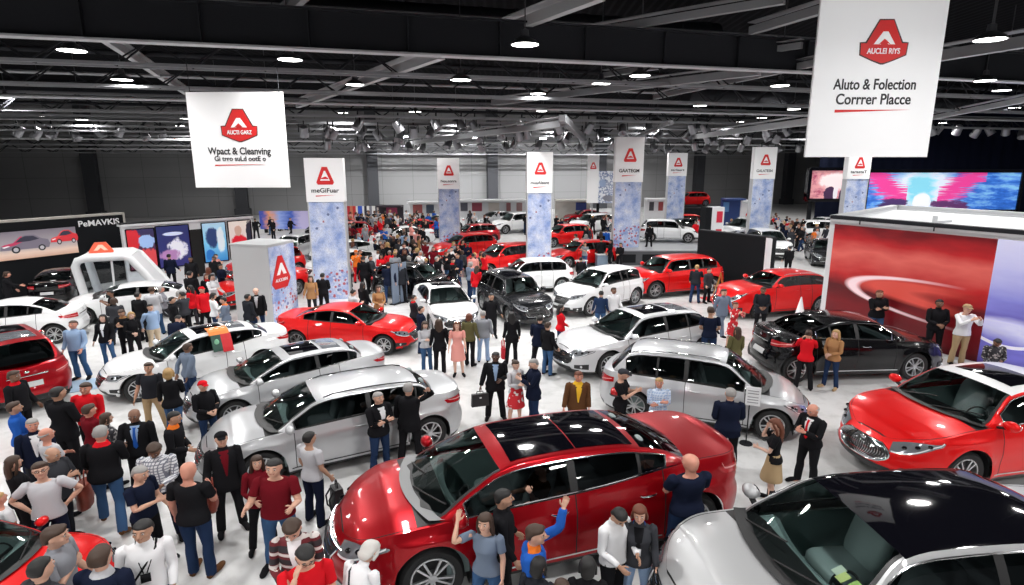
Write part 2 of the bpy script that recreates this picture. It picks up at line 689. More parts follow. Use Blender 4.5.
    body.f.extend([tuple(k + b for k in q) for q in sh.f])
    body.m.extend(sh.m)
    M_ROOF = {'paint': mpaint, 'black': M_GLOSSB, 'pano': mpaint, 'sunroof': mpaint}.get(roof, None)
    if roof in ('white_sunroof',):
        M_ROOF = paint('roof_white', (0.72, 0.73, 0.74))

    def weld(o, d=0.0006, angle=38):
        bm = bmesh.new()
        bm.from_mesh(o.data)
        bmesh.ops.remove_doubles(bm, verts=bm.verts, dist=d)
        bmesh.ops.recalc_face_normals(bm, faces=bm.faces)
        bm.to_mesh(o.data)
        bm.free()
        o.data.polygons.foreach_set('use_smooth', np.ones(len(o.data.polygons), dtype=bool))
        o.data.set_sharp_from_angle(angle=R_(angle))
        return o

    weld(mesh_obj('body', body.v, body.f, None, root, True, None, [mpaint, M_SEAM, M_BLACK, M_ROOF], body.m))
    weld(mesh_obj('hood', hood.v, hood.f, mpaint, root))
    if sedan:
        weld(mesh_obj('trunk_lid', lid.v, lid.f, mpaint, root))
    doors = {}
    for st, nm in ((door_f, 'f'), (door_r, 'r')):
        for sgn in (1, -1):
            v, f = st[sgn]
            d = weld(mesh_obj('door', v, f, mpaint, root))
            doors[(nm, sgn)] = d
            # handle
            hx = (xB + 0.10) if nm == 'f' else (xD2 + 0.12)
            q = q_x(hx + 0.09)
            zz = zw - 0.125
            hnd = Geo()
            c = [psurf(q_x(hx + dx), zz, o_, sgn) for dx, o_ in ((0, 0.004), (0.03, 0.03), (0.10, 0.034), (0.17, 0.03), (0.20, 0.004))]
            hnd.tube(c, [0.010, 0.012, 0.014, 0.012, 0.010], 6)
            hnd.build('handle', trim if trim is not M_BLACK else mpaint, d)
    weld(cells['wsh'].build('windshield', M_WSG, root))
    weld(cells['rgl'].build('rear_window', M_SIDEG if not lowglass else lowglass, root))
    for key, gg in cells.items():
        if isinstance(key, tuple):
            weld(gg.build('side_window', side_glass, root))
    # trim around the side glass
    for sgn in (1, -1):
        top, bot = [], []
        for i in range(K):
            if xC - 1e-6 <= xg[i] <= xw0 + 1e-6:
                p = Gg[i, ns - 3].copy()
                p[1] += 0.010
                top.append((p[0], p[1] * sgn, p[2]))
                p = Gg[i, 1].copy()
                p[1] += 0.010
                bot.append((p[0], p[1] * sgn, p[2]))
        Geo().tube(top + bot[::-1], 0.011, 6, closed=True).build('window_trim', trim, root)
    # roof fittings
    def roof_patch(xa, xb, u0, off, nx=10, nyy=9):
        Gp = np.zeros((nx, nyy, 3))
        for a, x in enumerate(np.linspace(xa, xb, nx)):
            row = np.array([np.interp(-x, -xg, Gg[:, j, 0] * 0 + Gg[:, j, k]) for j in range(J) for k in (1, 2)]).reshape(J, 2)
            for b_, v in enumerate(np.linspace(-1, 1, nyy)):
                ye = row[ns - 1, 0] * u0
                y = abs(v) * ye
                z = np.interp(-y, -row[ns - 1:, 0], row[ns - 1:, 1])
                Gp[a, b_] = (x, math.copysign(y, v), z + off)
        return Gp

    if roof == 'pano':
        xm_ = wt - 0.16 + (rt + 0.10 - wt + 0.16) * 0.52
        Geo().grid(roof_patch(wt - 0.16, xm_ + 0.008, 0.86, 0.005)).build('sunroof', M_GLOSSB, root)
        Geo().grid(roof_patch(xm_ - 0.008, rt + 0.10, 0.86, 0.005)).build('sunroof', M_GLOSSB, root)
    elif roof in ('sunroof', 'white_sunroof'):
        Geo().grid(roof_patch(wt - 0.22, wt - 0.22 - (wt - rt) * 0.42, 0.74, 0.006)).build('sunroof', M_GLOSSB, root)
        if roof == 'sunroof':
            Geo().grid(roof_patch(wt - 0.30 - (wt - rt) * 0.42, rt + 0.22, 0.74, 0.006)).build('sunroof', pbr('roof_glass_grey', (0.16, 0.17, 0.19), 0.1, coat=1.0), root)
    if rails:
        for sgn in (1, -1):
            ln = []
            for x in np.linspace(wt - 0.15, rt + 0.05, 12):
                y = np.interp(-x, -xg, Gg[:, ns, 1]) - 0.03
                z = np.interp(-x, -xg, Gg[:, ns, 2])
                e = min(1, abs(x - (wt - 0.15)) / 0.1, abs(x - (rt + 0.05)) / 0.1)
                ln.append((x, sgn * y, z + 0.008 + 0.022 * e))
            Geo().tube(ln, 0.012, 6).build('roof_rail', M_BLACK if rails == 'black' else M_CHROME, root)
    # cowl with wipers
    cw = np.zeros((3, 13, 3))
    for a, dx in enumerate((0.10, 0.02, -0.10)):
        for b_, v in enumerate(np.linspace(-1, 1, 13)):
            y = v * 0.80 * hw / 0.925
            cw[a, b_] = (wb + dx - 0.20 * (y / 0.85) ** 2, y, zw + (0.030 - 0.012 * a) * 1 - 0.02 * v * v + 0.012)
    Geo().grid(cw).build('cowl', pbr('cowl_grey', (0.22, 0.225, 0.23), 0.5) if roof == 'pano' else M_BLACK, root)
    for y0 in (-0.62, 0.05):
        pw = []
        for t in np.linspace(0, 1, 6):
            y = y0 + 0.60 * t
            x = wb - 0.03 - 0.16 * t - 0.20 * (y / 0.85) ** 2 * 0.8
            z = np.interp(-(x + 0.20 * (y / 0.85) ** 2), -xg, zt) - 0.05 * (abs(y) / 0.7) ** 2.2 * 0.6
            pw.append((x, y, z + 0.022))
        Geo().tube(pw, 0.009, 5).build('wiper', M_BLACK, root)
    # lamps
    q0, q1 = q_y(0.50 * hw), q_x(nose - 0.62)
    zl = zh0 - 0.05
    suv = S['body'] == 'suv'

    def hz(u):
        c = zl + 0.15 * u ** 1.2 * (zw - 0.2 - zl) / 0.12
        w = 0.062 * (1 - u) ** 0.6 + 0.008 + 0.035 * math.sin(PI * min(1, u * 1.3))
        return c - w, min(c + w * 0.8, float(np.interp(q0 + (q1 - q0) * u, np.arange(N), ztop)) - 0.012)

    for sgn in (1, -1):
        hl = Geo().grid(patch(q0, q1, hz, 14, 6, 0.010, sgn), flip=sgn > 0).build('headlight', M_LAMPG, root)
        Geo().grid(patch(q0 + (q1 - q0) * 0.03, q0 + (q1 - q0) * 0.92, lambda u: (hz(u)[0] + 0.004, hz(u)[0] + 0.022), 12, 2, 0.016, sgn)).build('daytime_strip', M_LAMPL, hl)
        for u in (0.25, 0.48, 0.68):
            lo, hi_ = hz(u)
            p = psurf(q0 + (q1 - q0) * u, (lo + hi_) / 2 + 0.008, 0.010, sgn)
            Geo().ell(p, (0.036, 0.036, 0.026), 10, 6).build('lamp_unit', M_GLOSSB, hl)
        # fog lamp and lower corner intake
        qa, qb = q_y(0.66 * hw), q_y(0.90 * hw)
        fg = Geo().grid(patch(qa, qb, lambda u: (0.31 - 0.02 * u, 0.40 + 0.03 * u), 6, 4, 0.008, sgn)).build('lower_intake', M_BLACK, root)
        Geo().ell(psurf((qa + qb) / 2, 0.36, 0.012, sgn), (0.03, 0.04, 0.03), 10, 6).build('fog_lamp', M_LAMPL, fg)
        # tail lamp
        if sedan:
            ta, tb = q_yr(0.52 * hw), q_x(tail + 0.52)
            tz = lambda u: (ztail - 0.235 + 0.07 * u + 0.05 * (u > 0.97), ztail - 0.085 - 0.02 * u)
        else:
            ta, tb = q_yr(0.60 * hw), q_x(tail + 0.42)
            tz = lambda u: (ztail - 0.25 + 0.09 * u, ztail - 0.055 - 0.01 * u)
        tl = Geo().grid(patch(ta, tb, tz, 12, 5, 0.010, sgn)).build('tail_light', M_TAIL, root)
        Geo().grid(patch(ta, tb + (ta - tb) * 0.1, lambda u: (tz(u)[0] + 0.05, tz(u)[0] + 0.068), 10, 2, 0.015, sgn)).build('reflector', pbr('tail_pale', (0.75, 0.30, 0.30), 0.2, coat=1), tl)
        # mirror
        mx, mz = wb - 0.36, zw + 0.075
        my = float(np.interp(-mx, -xg, ybel)) - 0.01
        mg = Geo()
        mg.ell((mx, sgn * (my + 0.17), mz), (0.075, 0.115, 0.072), 14, 10)
        mg.build('mirror', mpaint if trim is not None else M_BLACK, root)
        mm = root.children[-1]
        Geo().bar((mx + 0.02, sgn * (my - 0.03), mz - 0.085), (mx + 0.01, sgn * (my + 0.12), mz - 0.045), 0.05, 0.03).build('mirror_arm', M_BLACK, mm)
        Geo().ell((mx - 0.062, sgn * (my + 0.17), mz), (0.018, 0.095, 0.056), 12, 8).build('mirror_glass', M_CHROME, mm)
        # sill strip
        qs0, qs1 = q_x(xf - Ra - 0.06), q_x(xr + Ra + 0.06)
        Geo().grid(patch(qs0, qs1, lambda u: (zrock + 0.085, zrock + 0.105), 14, 2, 0.008, sgn)).build('sill_strip', trim, root)
    # grille
    zg0, zg1 = zh0 - 0.29, zh0 - 0.055
    gy = {'wide': 0.60, 'oval': 0.52, 'wing': 0.50}[grille] * hw

    def front_grid(y0fun, z0, z1, off, ny=15, nz=8):
        G = np.zeros((nz, ny, 3))
        for a in range(nz):
            z = z0 + (z1 - z0) * a / (nz - 1)
            yw = y0fun(a / (nz - 1))
            for b_, v in enumerate(np.linspace(-1, 1, ny)):
                G[a, b_] = psurf(q_y(abs(v) * yw), z, off, 1 if v >= 0 else -1)
        return G

    gshape = {'wide': lambda t: gy * (0.72 + 0.28 * math.sin(PI * (0.15 + 0.7 * t))), 'oval': lambda t: gy * math.sqrt(max(0.08, 1 - ((t - 0.55) / 0.62) ** 2)), 'wing': lambda t: gy * (0.62 + 0.38 * t)}[grille]
    if grille == 'oval':
        zg0 = zh0 - 0.33
    GG = front_grid(gshape, zg0, zg1, 0.006)
    gr = Geo().grid(GG).build('grille', M_BLACK, root)
    ring = [GG[0, k] for k in range(GG.shape[1])] + [GG[a, -1] for a in range(1, GG.shape[0])] + [GG[-1, k] for k in range(GG.shape[1] - 2, -1, -1)] + [GG[a, 0] for a in range(GG.shape[0] - 2, 0, -1)]
    Geo().tube(ring, 0.013, 6, closed=True).build('grille_frame', M_CHROME, gr)
    bars = Geo()
    if grille == 'oval':
        for v in np.linspace(-0.92, 0.92, 23):
            ln = []
            for a in range(8):
                yw = gshape(a / 7)
                z = zg0 + (zg1 - zg0) * a / 7
                ln.append(psurf(q_y(abs(v) * yw), z, 0.014, 1 if v >= 0 else -1))
            bars.tube(ln, 0.0055, 4)
    else:
        for a in (2, 3, 5, 6):
            bars.tube([GG[a, k] + np.array([0.008, 0, 0]) for k in range(1, GG.shape[1] - 1)], 0.007, 4)
    bars.build('grille_bar', M_CHROME, gr)
    if grille == 'wing':
        ln = [psurf(q_y(abs(y)), zg1 - 0.02 + 0.03 * (abs(y) / hw) ** 2, 0.016, 1 if y >= 0 else -1) for y in np.linspace(-0.56 * hw, 0.56 * hw, 13)]
        Geo().tube(ln, 0.009, 6).build('grille_wing', M_CHROME, gr)
    em = psurf(0.0, zg1 - 0.03, 0.02)
    Geo().ell(em, (0.012, 0.055, 0.038), 12, 6).build('emblem', M_CHROME, root)
    lw = lambda t: hw * (0.62 - 0.08 * t)
    Geo().grid(front_grid(lw, 0.25 if not suv else 0.30, 0.34 if not suv else 0.42, 0.006, 13, 4)).build('front_intake', M_BLACK, root)
    # rear: plate, lower valance, badge, exhausts
    def rear_grid(yw, z0, z1, off, ny=9, nz=3):
        G = np.zeros((nz, ny, 3))
        for a in range(nz):
            z = z0 + (z1 - z0) * a / (nz - 1)
            for b_, v in enumerate(np.linspace(-1, 1, ny)):
                G[a, b_] = psurf(q_yr(abs(v) * yw), z, off, 1 if v >= 0 else -1)
        return G

    pz = 0.56 if sedan else 0.62
    Geo().grid(rear_grid(0.26, pz, pz + 0.12, 0.014), flip=True).build('number_plate', M_PLATE, root)
    Geo().grid(rear_grid(0.62 * hw, 0.27, 0.36, 0.008), flip=True).build('rear_valance', M_BLACK, root)
    Geo().tube([tuple(p) for p in rear_grid(0.42 * hw, ztail - 0.16, ztail - 0.15, 0.02, 9, 2)[0]], 0.014, 6).build('trunk_strip', trim, root)
    Geo().ell(psurf(N - 1.0, ztail - 0.075, 0.012), (0.01, 0.05, 0.034), 10, 6).build('emblem', M_CHROME, root)
    # underside and wheel wells
    ug = Geo()
    ug.box((0.0, 0, zrock + 0.03), (nose - tail - 1.0, W - 0.36, 0.05))
    ug.box(((nose + tail) / 2, 0, zrock + 0.05), (nose - tail - 0.45, W - 0.85, 0.05))
    ug.box(((xf + xr) / 2, 0, zrock + 0.10), (xf - xr - 2 * Ra, W - 0.18, 0.14))
    for a in (xf, xr):
        prof = [(Ra - 0.005, -hw + 0.05), (Ra - 0.005, -hw + 0.36)]
        for sgn in (1, -1):
            lin = np.zeros((3, 17, 3))
            for b_, t in enumerate(np.linspace(-0.35, PI + 0.35, 17)):
                for c_, (r_, y_) in enumerate(((Ra - 0.004, hw - 0.05), (Ra - 0.004, hw - 0.38), (0.02, hw - 0.39))):
                    lin[c_, b_] = (a + r_ * math.cos(t), sgn * y_, R + r_ * math.sin(t))
            ug.grid(lin)
    ug.build('underbody', M_BLACK, root)
    # wheels
    tw, rr = 0.20, R * 0.70
    for a in (xf, xr):
        for sgn in (1, -1):
            cy = sgn * (hw - 0.045 - tw / 2)
            tg = Geo().lathe([(rr, -tw / 2 + 0.02), (R * 0.90, -tw / 2), (R * 0.985, -tw / 2 + 0.03), (R, 0), (R * 0.985, tw / 2 - 0.03), (R * 0.90, tw / 2), (rr, tw / 2 - 0.02)], 'y', (a, cy, R), 32)
            tg.v = [tuple(p) for p in tg.v]
            tire = tg.build('wheel', M_TIRE, root)
            rg = Geo()
            yo = cy + sgn * (tw / 2 - 0.03)
            rg.lathe([(rr, cy - sgn * 0.05), (rr * 0.97, yo + sgn * 0.012), (rr * 0.90, yo + sgn * 0.012), (rr * 0.88, cy)], 'y', (a, 0, R), 32)
            for k in range(spokes):
                t = 2 * PI * (k + (0.18 if k % 2 else -0.18)) / spokes
                ca, sa = math.cos(t), math.sin(t)
                t2 = 2 * PI * (k + (0.06 if k % 2 else -0.06)) / spokes
                rg.bar((a + 0.03 * math.cos(t2), yo - sgn * 0.004, R + 0.03 * math.sin(t2)), (a + rr * 0.92 * ca, yo + sgn * 0.004, R + rr * 0.92 * sa), 0.030 if spokes > 6 else 0.055, 0.022)
            rg.lathe([(0.001, yo + sgn * 0.018), (0.045, yo + sgn * 0.016), (0.055, yo), (0.055, cy)], 'y', (a, 0, R), 14)
            rg.build('rim', M_RIM, tire, angle=30)
            Geo().lathe([(rr * 0.87, cy - sgn * 0.01), (0.02, cy - sgn * 0.01)], 'y', (a, 0, R), 24).build('brake_disc', M_RIMD, tire)
    # cabin
    cb = Geo()
    cb.box((0.5 * (wb + rb + 0.4), 0, zrock + 0.16), (wb - rb - 0.4, W - 0.36, 0.04))
    for sgn in (1, -1):
        cb.box((0.5 * (wb - 0.25 + rb + 0.55), sgn * (hw - 0.15), 0.5 * (zrock + zw) + 0.02), (wb - 0.25 - rb - 0.55, 0.03, zw - zrock - 0.14))
    cb.box((rb + 0.26, 0, zr - 0.17), (0.40, W - 0.72, 0.04))
    cb.build('cabin_floor', M_CABIN, root)
    dg = Geo()
    dp = np.zeros((6, 9, 3))
    for a, (dx, dz) in enumerate(((0.02, -0.03), (-0.18, 0.0), (-0.34, 0.01), (-0.42, -0.05), (-0.44, -0.20), (-0.36, -0.36))):
        for b_, v in enumerate(np.linspace(-1, 1, 9)):
            dp[a, b_] = (wb + dx - 0.12 * v * v, v * 0.70 * hw / 0.925, zw + dz - 0.03)
    dg.grid(dp)
    dg.build('dashboard', M_CABIN, root)
    sg = Geo()
    wc = Vector((wb - 0.52, 0.36, zw - 0.08))
    Mw = Matrix.Rotation(R_(-25), 3, 'Y')
    sg.tube([wc + Mw @ Vector((0, 0.17 * math.cos(t), 0.17 * math.sin(t))) for t in np.linspace(0, 2 * PI, 21)[:-1]], 0.014, 6, closed=True)
    sg.bar(wc + Mw @ Vector((0, -0.16, 0)), wc + Mw @ Vector((0, 0.16, 0)), 0.02, 0.05)
    sg.build('steering_wheel', M_BLACK, root)

    def seat(cx, cy, w):
        s = Geo()
        zf = zrock + 0.18
        prof_b = [(0.04, 0), (0.06, 0.14), (0.0, 0.34), (-0.10, 0.60)]
        s.rbox((cx + 0.24, cy, zf + 0.15), (0.27, w / 2, 0.10))
        Mb = Matrix.Rotation(R_(-18), 3, 'Y')
        s.rbox((cx - 0.06, cy, zf + 0.48), (0.085, w / 2 * 0.94, 0.33), M=Mb)
        return s

    for cy in (0.36, -0.36):
        s = seat(wt - 0.50, cy, 0.50)
        so = s.build('seat', M_SEAT, root, angle=0)
        Geo().ell((wt - 0.50 - 0.18, cy, zrock + 1.04), (0.06, 0.13, 0.10), 12, 8).build('headrest', M_SEAT, so)
    s = seat(rt + 0.10 if sedan else rt + 0.35, 0, 1.28)
    so = s.build('seat', M_SEAT, root, angle=0)
    for cy in (0.36, -0.36):
        Geo().ell(((rt + 0.10 if sedan else rt + 0.35) - 0.18, cy, zrock + 1.02), (0.06, 0.12, 0.09), 12, 8).build('headrest', M_SEAT, so)
    root['_body'] = S['body']
    return root
# ------------------------------------------------------------------ people
# neutral figure, 1.75 tall, facing +x, left is +y, arms 42 degrees out
ARM = R_(42)
J0 = {
    'pelvis': (0.0, 0, 0.96), 'spine': (0.0, 0, 1.10), 'chest': (-0.005, 0, 1.27), 'neck': (-0.015, 0, 1.475), 'head': (0.005, 0, 1.555), 'top': (0.01, 0, 1.75),
}
for _s, _n in ((1, 'l'), (-1, 'r')):
    sh = (-0.01, 0.175 * _s, 1.425)
    d = (0, math.sin(ARM) * _s, -math.cos(ARM))
    el = tuple(sh[i] + d[i] * 0.285 for i in range(3))
    wr = (el[0] + 0.03, el[1] + d[1] * 0.25, el[2] + d[2] * 0.25)
    hd = (wr[0] + 0.02, wr[1] + d[1] * 0.17, wr[2] + d[2] * 0.17)
    J0['sh_' + _n], J0['el_' + _n], J0['wr_' + _n], J0['hd_' + _n] = sh, el, wr, hd
    J0['hip_' + _n] = (0.0, 0.092 * _s, 0.93)
    J0['kn_' + _n] = (0.012, 0.100 * _s, 0.50)
    J0['an_' + _n] = (-0.02, 0.105 * _s, 0.085)
    J0['to_' + _n] = (0.13, 0.125 * _s, 0.03)
J0 = {k: np.array(v) for k, v in J0.items()}
BONES = [('pelvis', 'pelvis', 'spine', None), ('spine', 'spine', 'chest', 'pelvis'), ('chest', 'chest', 'neck', 'spine'), ('neck', 'neck', 'head', 'chest'), ('head', 'head', 'top', 'neck')]
for _n in 'lr':
    BONES += [('uarm_' + _n, 'sh_' + _n, 'el_' + _n, 'chest'), ('farm_' + _n, 'el_' + _n, 'wr_' + _n, 'uarm_' + _n), ('hand_' + _n, 'wr_' + _n, 'hd_' + _n, 'farm_' + _n),
              ('thigh_' + _n, 'hip_' + _n, 'kn_' + _n, 'pelvis'), ('shin_' + _n, 'kn_' + _n, 'an_' + _n, 'thigh_' + _n), ('foot_' + _n, 'an_' + _n, 'to_' + _n, 'shin_' + _n)]
BIDX = {b[0]: i for i, b in enumerate(BONES)}
BRAD = {'pelvis': 0.16, 'spine': 0.15, 'chest': 0.15, 'neck': 0.07, 'head': 0.11}


def skin_weights(V):
    W = np.zeros((len(V), len(BONES)))
    for i, (n, a, b, _) in enumerate(BONES):
        A, B = J0[a], J0[b]
        if n == 'head':
            A = A + np.array([0.01, 0, 0.01])
        d = B - A
        t = np.clip(((V - A) @ d) / (d @ d), 0, 1)
        dist = np.linalg.norm(V - (A + t[:, None] * d), axis=1)
        r = BRAD.get(n, 0.085 if n.startswith('thigh') else (0.06 if n.startswith(('shin', 'uarm')) else 0.045))
        w = 1.0 / (0.15 + dist / r) ** 7
        s = n[-2:]
        if s in ('_l', '_r'):
            y = V[:, 1] * (1 if s == '_l' else -1)
            if n.startswith(('thigh', 'shin', 'foot')):
                w = w * sstep(-0.012, 0.012, y) * sstep(1.03, 0.90, V[:, 2])
            else:
                w = w * sstep(0.10, 0.19, y + 0.25 * np.clip(1.30 - V[:, 2], 0, 0.4))
                w = w * (1 if n.startswith('uarm') else sstep(0.25, 0.33, y))
        if n in ('chest', 'spine', 'pelvis'):
            w = w * sstep(0.36, 0.22, np.abs(V[:, 1]))
        if n in ('head', 'neck'):
            w = w * sstep(1.42, 1.52, V[:, 2]) * sstep(0.22, 0.14, np.abs(V[:, 1]))
        if n == 'chest':
            w = w * sstep(1.62, 1.50, V[:, 2])
        W[:, i] = w
    W /= W.sum(1)[:, None] + 1e-12
    return W


def pose_mats(rot, lean=0.0):
    """rot: bone -> (rx, ry, rz) degrees about the neutral axes, in the parent's frame"""
    G = {}
    for n, a, b, par in BONES:
        R = np.array(Euler([R_(q) for q in rot.get(n, (0, 0, 0))], 'XYZ').to_matrix())
        if n[:-2] in ('uarm', 'farm', 'hand'):      # arm turns are given for an arm that hangs straight down
            A = np.array(Matrix.Rotation(-ARM if n[-1] == 'l' else ARM, 3, 'X'))
            R = R @ A if n[:-2] == 'uarm' else A.T @ R @ A
        o = J0[a]
        M = np.eye(4)
        M[:3, :3] = R
        M[:3, 3] = o - R @ o
        G[n] = (G[par] @ M) if par else M
    return np.stack([G[b[0]] for b in BONES])


def pose_verts(V, W, mats):
    Vh = np.c_[V, np.ones(len(V))]
    P = np.einsum('bij,vj->vbi', mats, Vh)[:, :, :3]
    return (P * W[:, :, None]).sum(1)


def ring_tube(g, C, rad, n=16, closed_ends=True):
    """loft of ellipses; C: centres, rad: (rx, ry) in the ring's own plane, rings kept horizontal"""
    P = np.zeros((len(C), n, 3))
    for i, (c, r) in enumerate(zip(C, rad)):
        t = np.arange(n) * 2 * PI / n
        P[i, :, 0] = c[0] + r[0] * np.cos(t)
        P[i, :, 1] = c[1] + r[1] * np.sin(t)
        P[i, :, 2] = c[2]
    g.grid(P, wrap=True)
    b = len(g.v)
    m = len(C)
    g.f.append(tuple(b - m * n + k for k in range(n))[::-1])
    g.f.append(tuple(b - n + k for k in range(n)))
    g.m += [0, 0]
    return g


TORSO = [  # z, x centre, rx, ry
    (0.86, 0.00, 0.105, 0.150), (0.92, -0.01, 0.118, 0.172), (0.98, -0.008, 0.112, 0.170), (1.05, 0.004, 0.100, 0.150), (1.12, 0.010, 0.096, 0.142),
    (1.20, 0.006, 0.104, 0.152), (1.28, 0.002, 0.114, 0.166), (1.35, -0.004, 0.112, 0.172), (1.41, -0.012, 0.094, 0.165), (1.45, -0.018, 0.070, 0.120), (1.48, -0.018, 0.060, 0.075)]
TORSO_F = [
    (0.86, 0.00, 0.108, 0.155), (0.92, -0.015, 0.120, 0.176), (0.98, -0.010, 0.108, 0.166), (1.05, 0.002, 0.088, 0.130), (1.12, 0.004, 0.084, 0.122),
    (1.20, 0.008, 0.098, 0.134), (1.28, 0.020, 0.118, 0.150), (1.35, 0.004, 0.104, 0.150), (1.41, -0.010, 0.082, 0.145), (1.45, -0.016, 0.060, 0.105), (1.48, -0.016, 0.050, 0.062)]


def limb(g, pts, rs, n=12):
    g.tube(pts, rs, n)
    return g


def lerp(a, b, t):
    return a + (b - a) * t


def torso_rows(T, inflate, z0=0.0, z1=9.0):
    rows = [r for r in T if z0 <= r[0] <= z1]
    return [(r[1], 0, r[0]) for r in rows], [(r[2] + inflate, r[3] + inflate) for r in rows]


def head_geo(g, fem=False):
    prof = [  # z, x back, x front, ry
        (1.530, -0.045, 0.050, 0.052), (1.545, -0.065, 0.086, 0.056), (1.560, -0.078, 0.100, 0.062), (1.580, -0.086, 0.100, 0.068), (1.605, -0.090, 0.101, 0.073),
        (1.635, -0.094, 0.101, 0.076), (1.660, -0.097, 0.101, 0.078), (1.690, -0.094, 0.096, 0.077), (1.715, -0.083, 0.080, 0.068), (1.735, -0.060, 0.056, 0.050), (1.748, -0.028, 0.026, 0.024)]
    C = [((a + b) / 2, 0, z) for z, a, b, r in prof]
    Rr = [((b - a) / 2, r) for z, a, b, r in prof]
    ring_tube(g, C, Rr, 20)
    # nose, brow, chin, lips, ears
    g.tube([(0.094, 0, 1.665), (0.112, 0, 1.640), (0.122, 0, 1.625), (0.106, 0, 1.613)], [0.010, 0.012, 0.016, 0.013], 8)
    g.ell((0.085, 0, 1.557), (0.022, 0.026, 0.018), 10, 6)
    g.ell((0.097, 0, 1.590), (0.010, 0.024, 0.010), 10, 6)
    for s in (1, -1):
        g.ell((0.083, 0.032 * s, 1.676), (0.018, 0.026, 0.008), 8, 5)
        g.ell((0.066, 0.047 * s, 1.620), (0.028, 0.022, 0.022), 8, 6)
        g.ell((0.0, 0.080 * s, 1.635), (0.020, 0.010, 0.032), 8, 6)


def hand_geo(g, n):
    """palm, four bent fingers of different lengths and a thumb from the side of the palm"""
    s = 1 if n == 'l' else -1
    wr, hd = J0['wr_' + n], J0['hd_' + n]
    d = (hd - wr) / np.linalg.norm(hd - wr)
    f = np.array([1.0, 0, 0])
    f = f - d * (f @ d)
    f /= np.linalg.norm(f)                   # towards the thumb
    pn = np.cross(d, f) * s                  # out of the back or the palm
    inn = np.array([0, -s, -0.5])
    if pn @ inn < 0:
        pn = -pn                             # palm side, towards the thigh
    p0 = wr - d * 0.01
    g.tube([p0, wr + d * 0.03, wr + d * 0.075, wr + d * 0.095], [0.024, 0.030, 0.034, 0.028], 10)
    b = len(g.v)
    # flatten the palm along its normal
    for k in range(b - 40, b):
        v = np.array(g.v[k])
        q = (v - wr) @ pn
        g.v[k] = tuple(v - pn * q * 0.45)
    for o, L in ((0.030, 0.072), (0.010, 0.082), (-0.010, 0.076), (-0.029, 0.058)):
        a = wr + d * 0.085 + f * o
        dv = d + f * o * 2.2
        dv /= np.linalg.norm(dv)
        p1 = a + dv * L * 0.42
        d2 = dv * 0.86 + pn * 0.5
        p2 = p1 + d2 * L * 0.33
        d3 = dv * 0.62 + pn * 0.78
        p3 = p2 + d3 * L * 0.27
        g.tube([a - dv * 0.02, a, p1, p2, p3], [0.0092, 0.0095, 0.0088, 0.0080, 0.0062], 7)
    a = wr + d * 0.025 + f * 0.022
    dv = (d * 0.55 + f * 0.80 + pn * 0.25)
    dv /= np.linalg.norm(dv)
    d2 = d * 0.9 + f * 0.3 + pn * 0.3
    g.tube([a, a + dv * 0.038, a + dv * 0.038 + d2 * 0.03, a + dv * 0.038 + d2 * 0.055], [0.015, 0.0115, 0.010, 0.0075], 7)


def leg_pts(n):
    return [J0['hip_' + n] + np.array([-0.005, 0, 0.02]), lerp(J0['hip_' + n], J0['kn_' + n], 0.25), lerp(J0['hip_' + n], J0['kn_' + n], 0.6), J0['kn_' + n], lerp(J0['kn_' + n], J0['an_' + n], 0.28) + np.array([-0.014, 0, 0]), lerp(J0['kn_' + n], J0['an_' + n], 0.65), J0['an_' + n]]


def arm_pts(n):
    return [J0['sh_' + n] + np.array([0, -0.03 if n == 'l' else 0.03, 0.0]), J0['sh_' + n], lerp(J0['sh_' + n], J0['el_' + n], 0.5), J0['el_' + n], lerp(J0['el_' + n], J0['wr_' + n], 0.25), lerp(J0['el_' + n], J0['wr_' + n], 0.7), J0['wr_' + n]]


def fuse(g, voxel, ratio_faces, smooth=3, cut=None, subname='t'):
    """one continuous closed surface from overlapping forms"""
    me = bpy.data.meshes.new(subname)
    me.from_pydata(g.v, [], g.f)
    o = bpy.data.objects.new(subname, me)
    COL.objects.link(o)
    m = o.modifiers.new('r', 'REMESH')
    m.mode = 'VOXEL'
    m.voxel_size = voxel
    if smooth:
        s = o.modifiers.new('s', 'SMOOTH')
        s.factor = 0.5
        s.iterations = smooth
    dg = bpy.context.evaluated_depsgraph_get()
    ev = o.evaluated_get(dg)
    n = len(ev.data.polygons)
    d = o.modifiers.new('d', 'DECIMATE')
    d.ratio = min(1.0, ratio_faces / (2 * n))
    dg = bpy.context.evaluated_depsgraph_get()
    ev = o.evaluated_get(dg)
    V = np.zeros(len(ev.data.vertices) * 3)
    ev.data.vertices.foreach_get('co', V)
    F = [tuple(p.vertices) for p in ev.data.polygons]
    bpy.data.objects.remove(o)
    return V.reshape(-1, 3).copy(), F


class Piece:
    """a template of the neutral figure: verts, faces, weights, material slot per face"""

    def __init__(self, V, F, M=None):
        self.V, self.F = V, F
        self.W = skin_weights(V)
        self.M = M


def folds(V, amp, seed, freq=22.0):
    """cloth folds: a small ripple of the surface"""
    r = np.random.default_rng(seed)
    k = r.normal(size=(5, 3)) * freq * np.array([1, 1, 0.8])
    ph = r.uniform(0, 6.28, 5)
    n = np.sin(V @ k.T + ph).sum(1) / 5
    C = V - np.array([0, 0, 0])
    out = np.stack([V[:, 0], V[:, 1] * 0.6, np.zeros(len(V))], 1)
    out /= np.linalg.norm(out, axis=1)[:, None] + 1e-6
    return V + out * (n * amp)[:, None]


LIB = {}


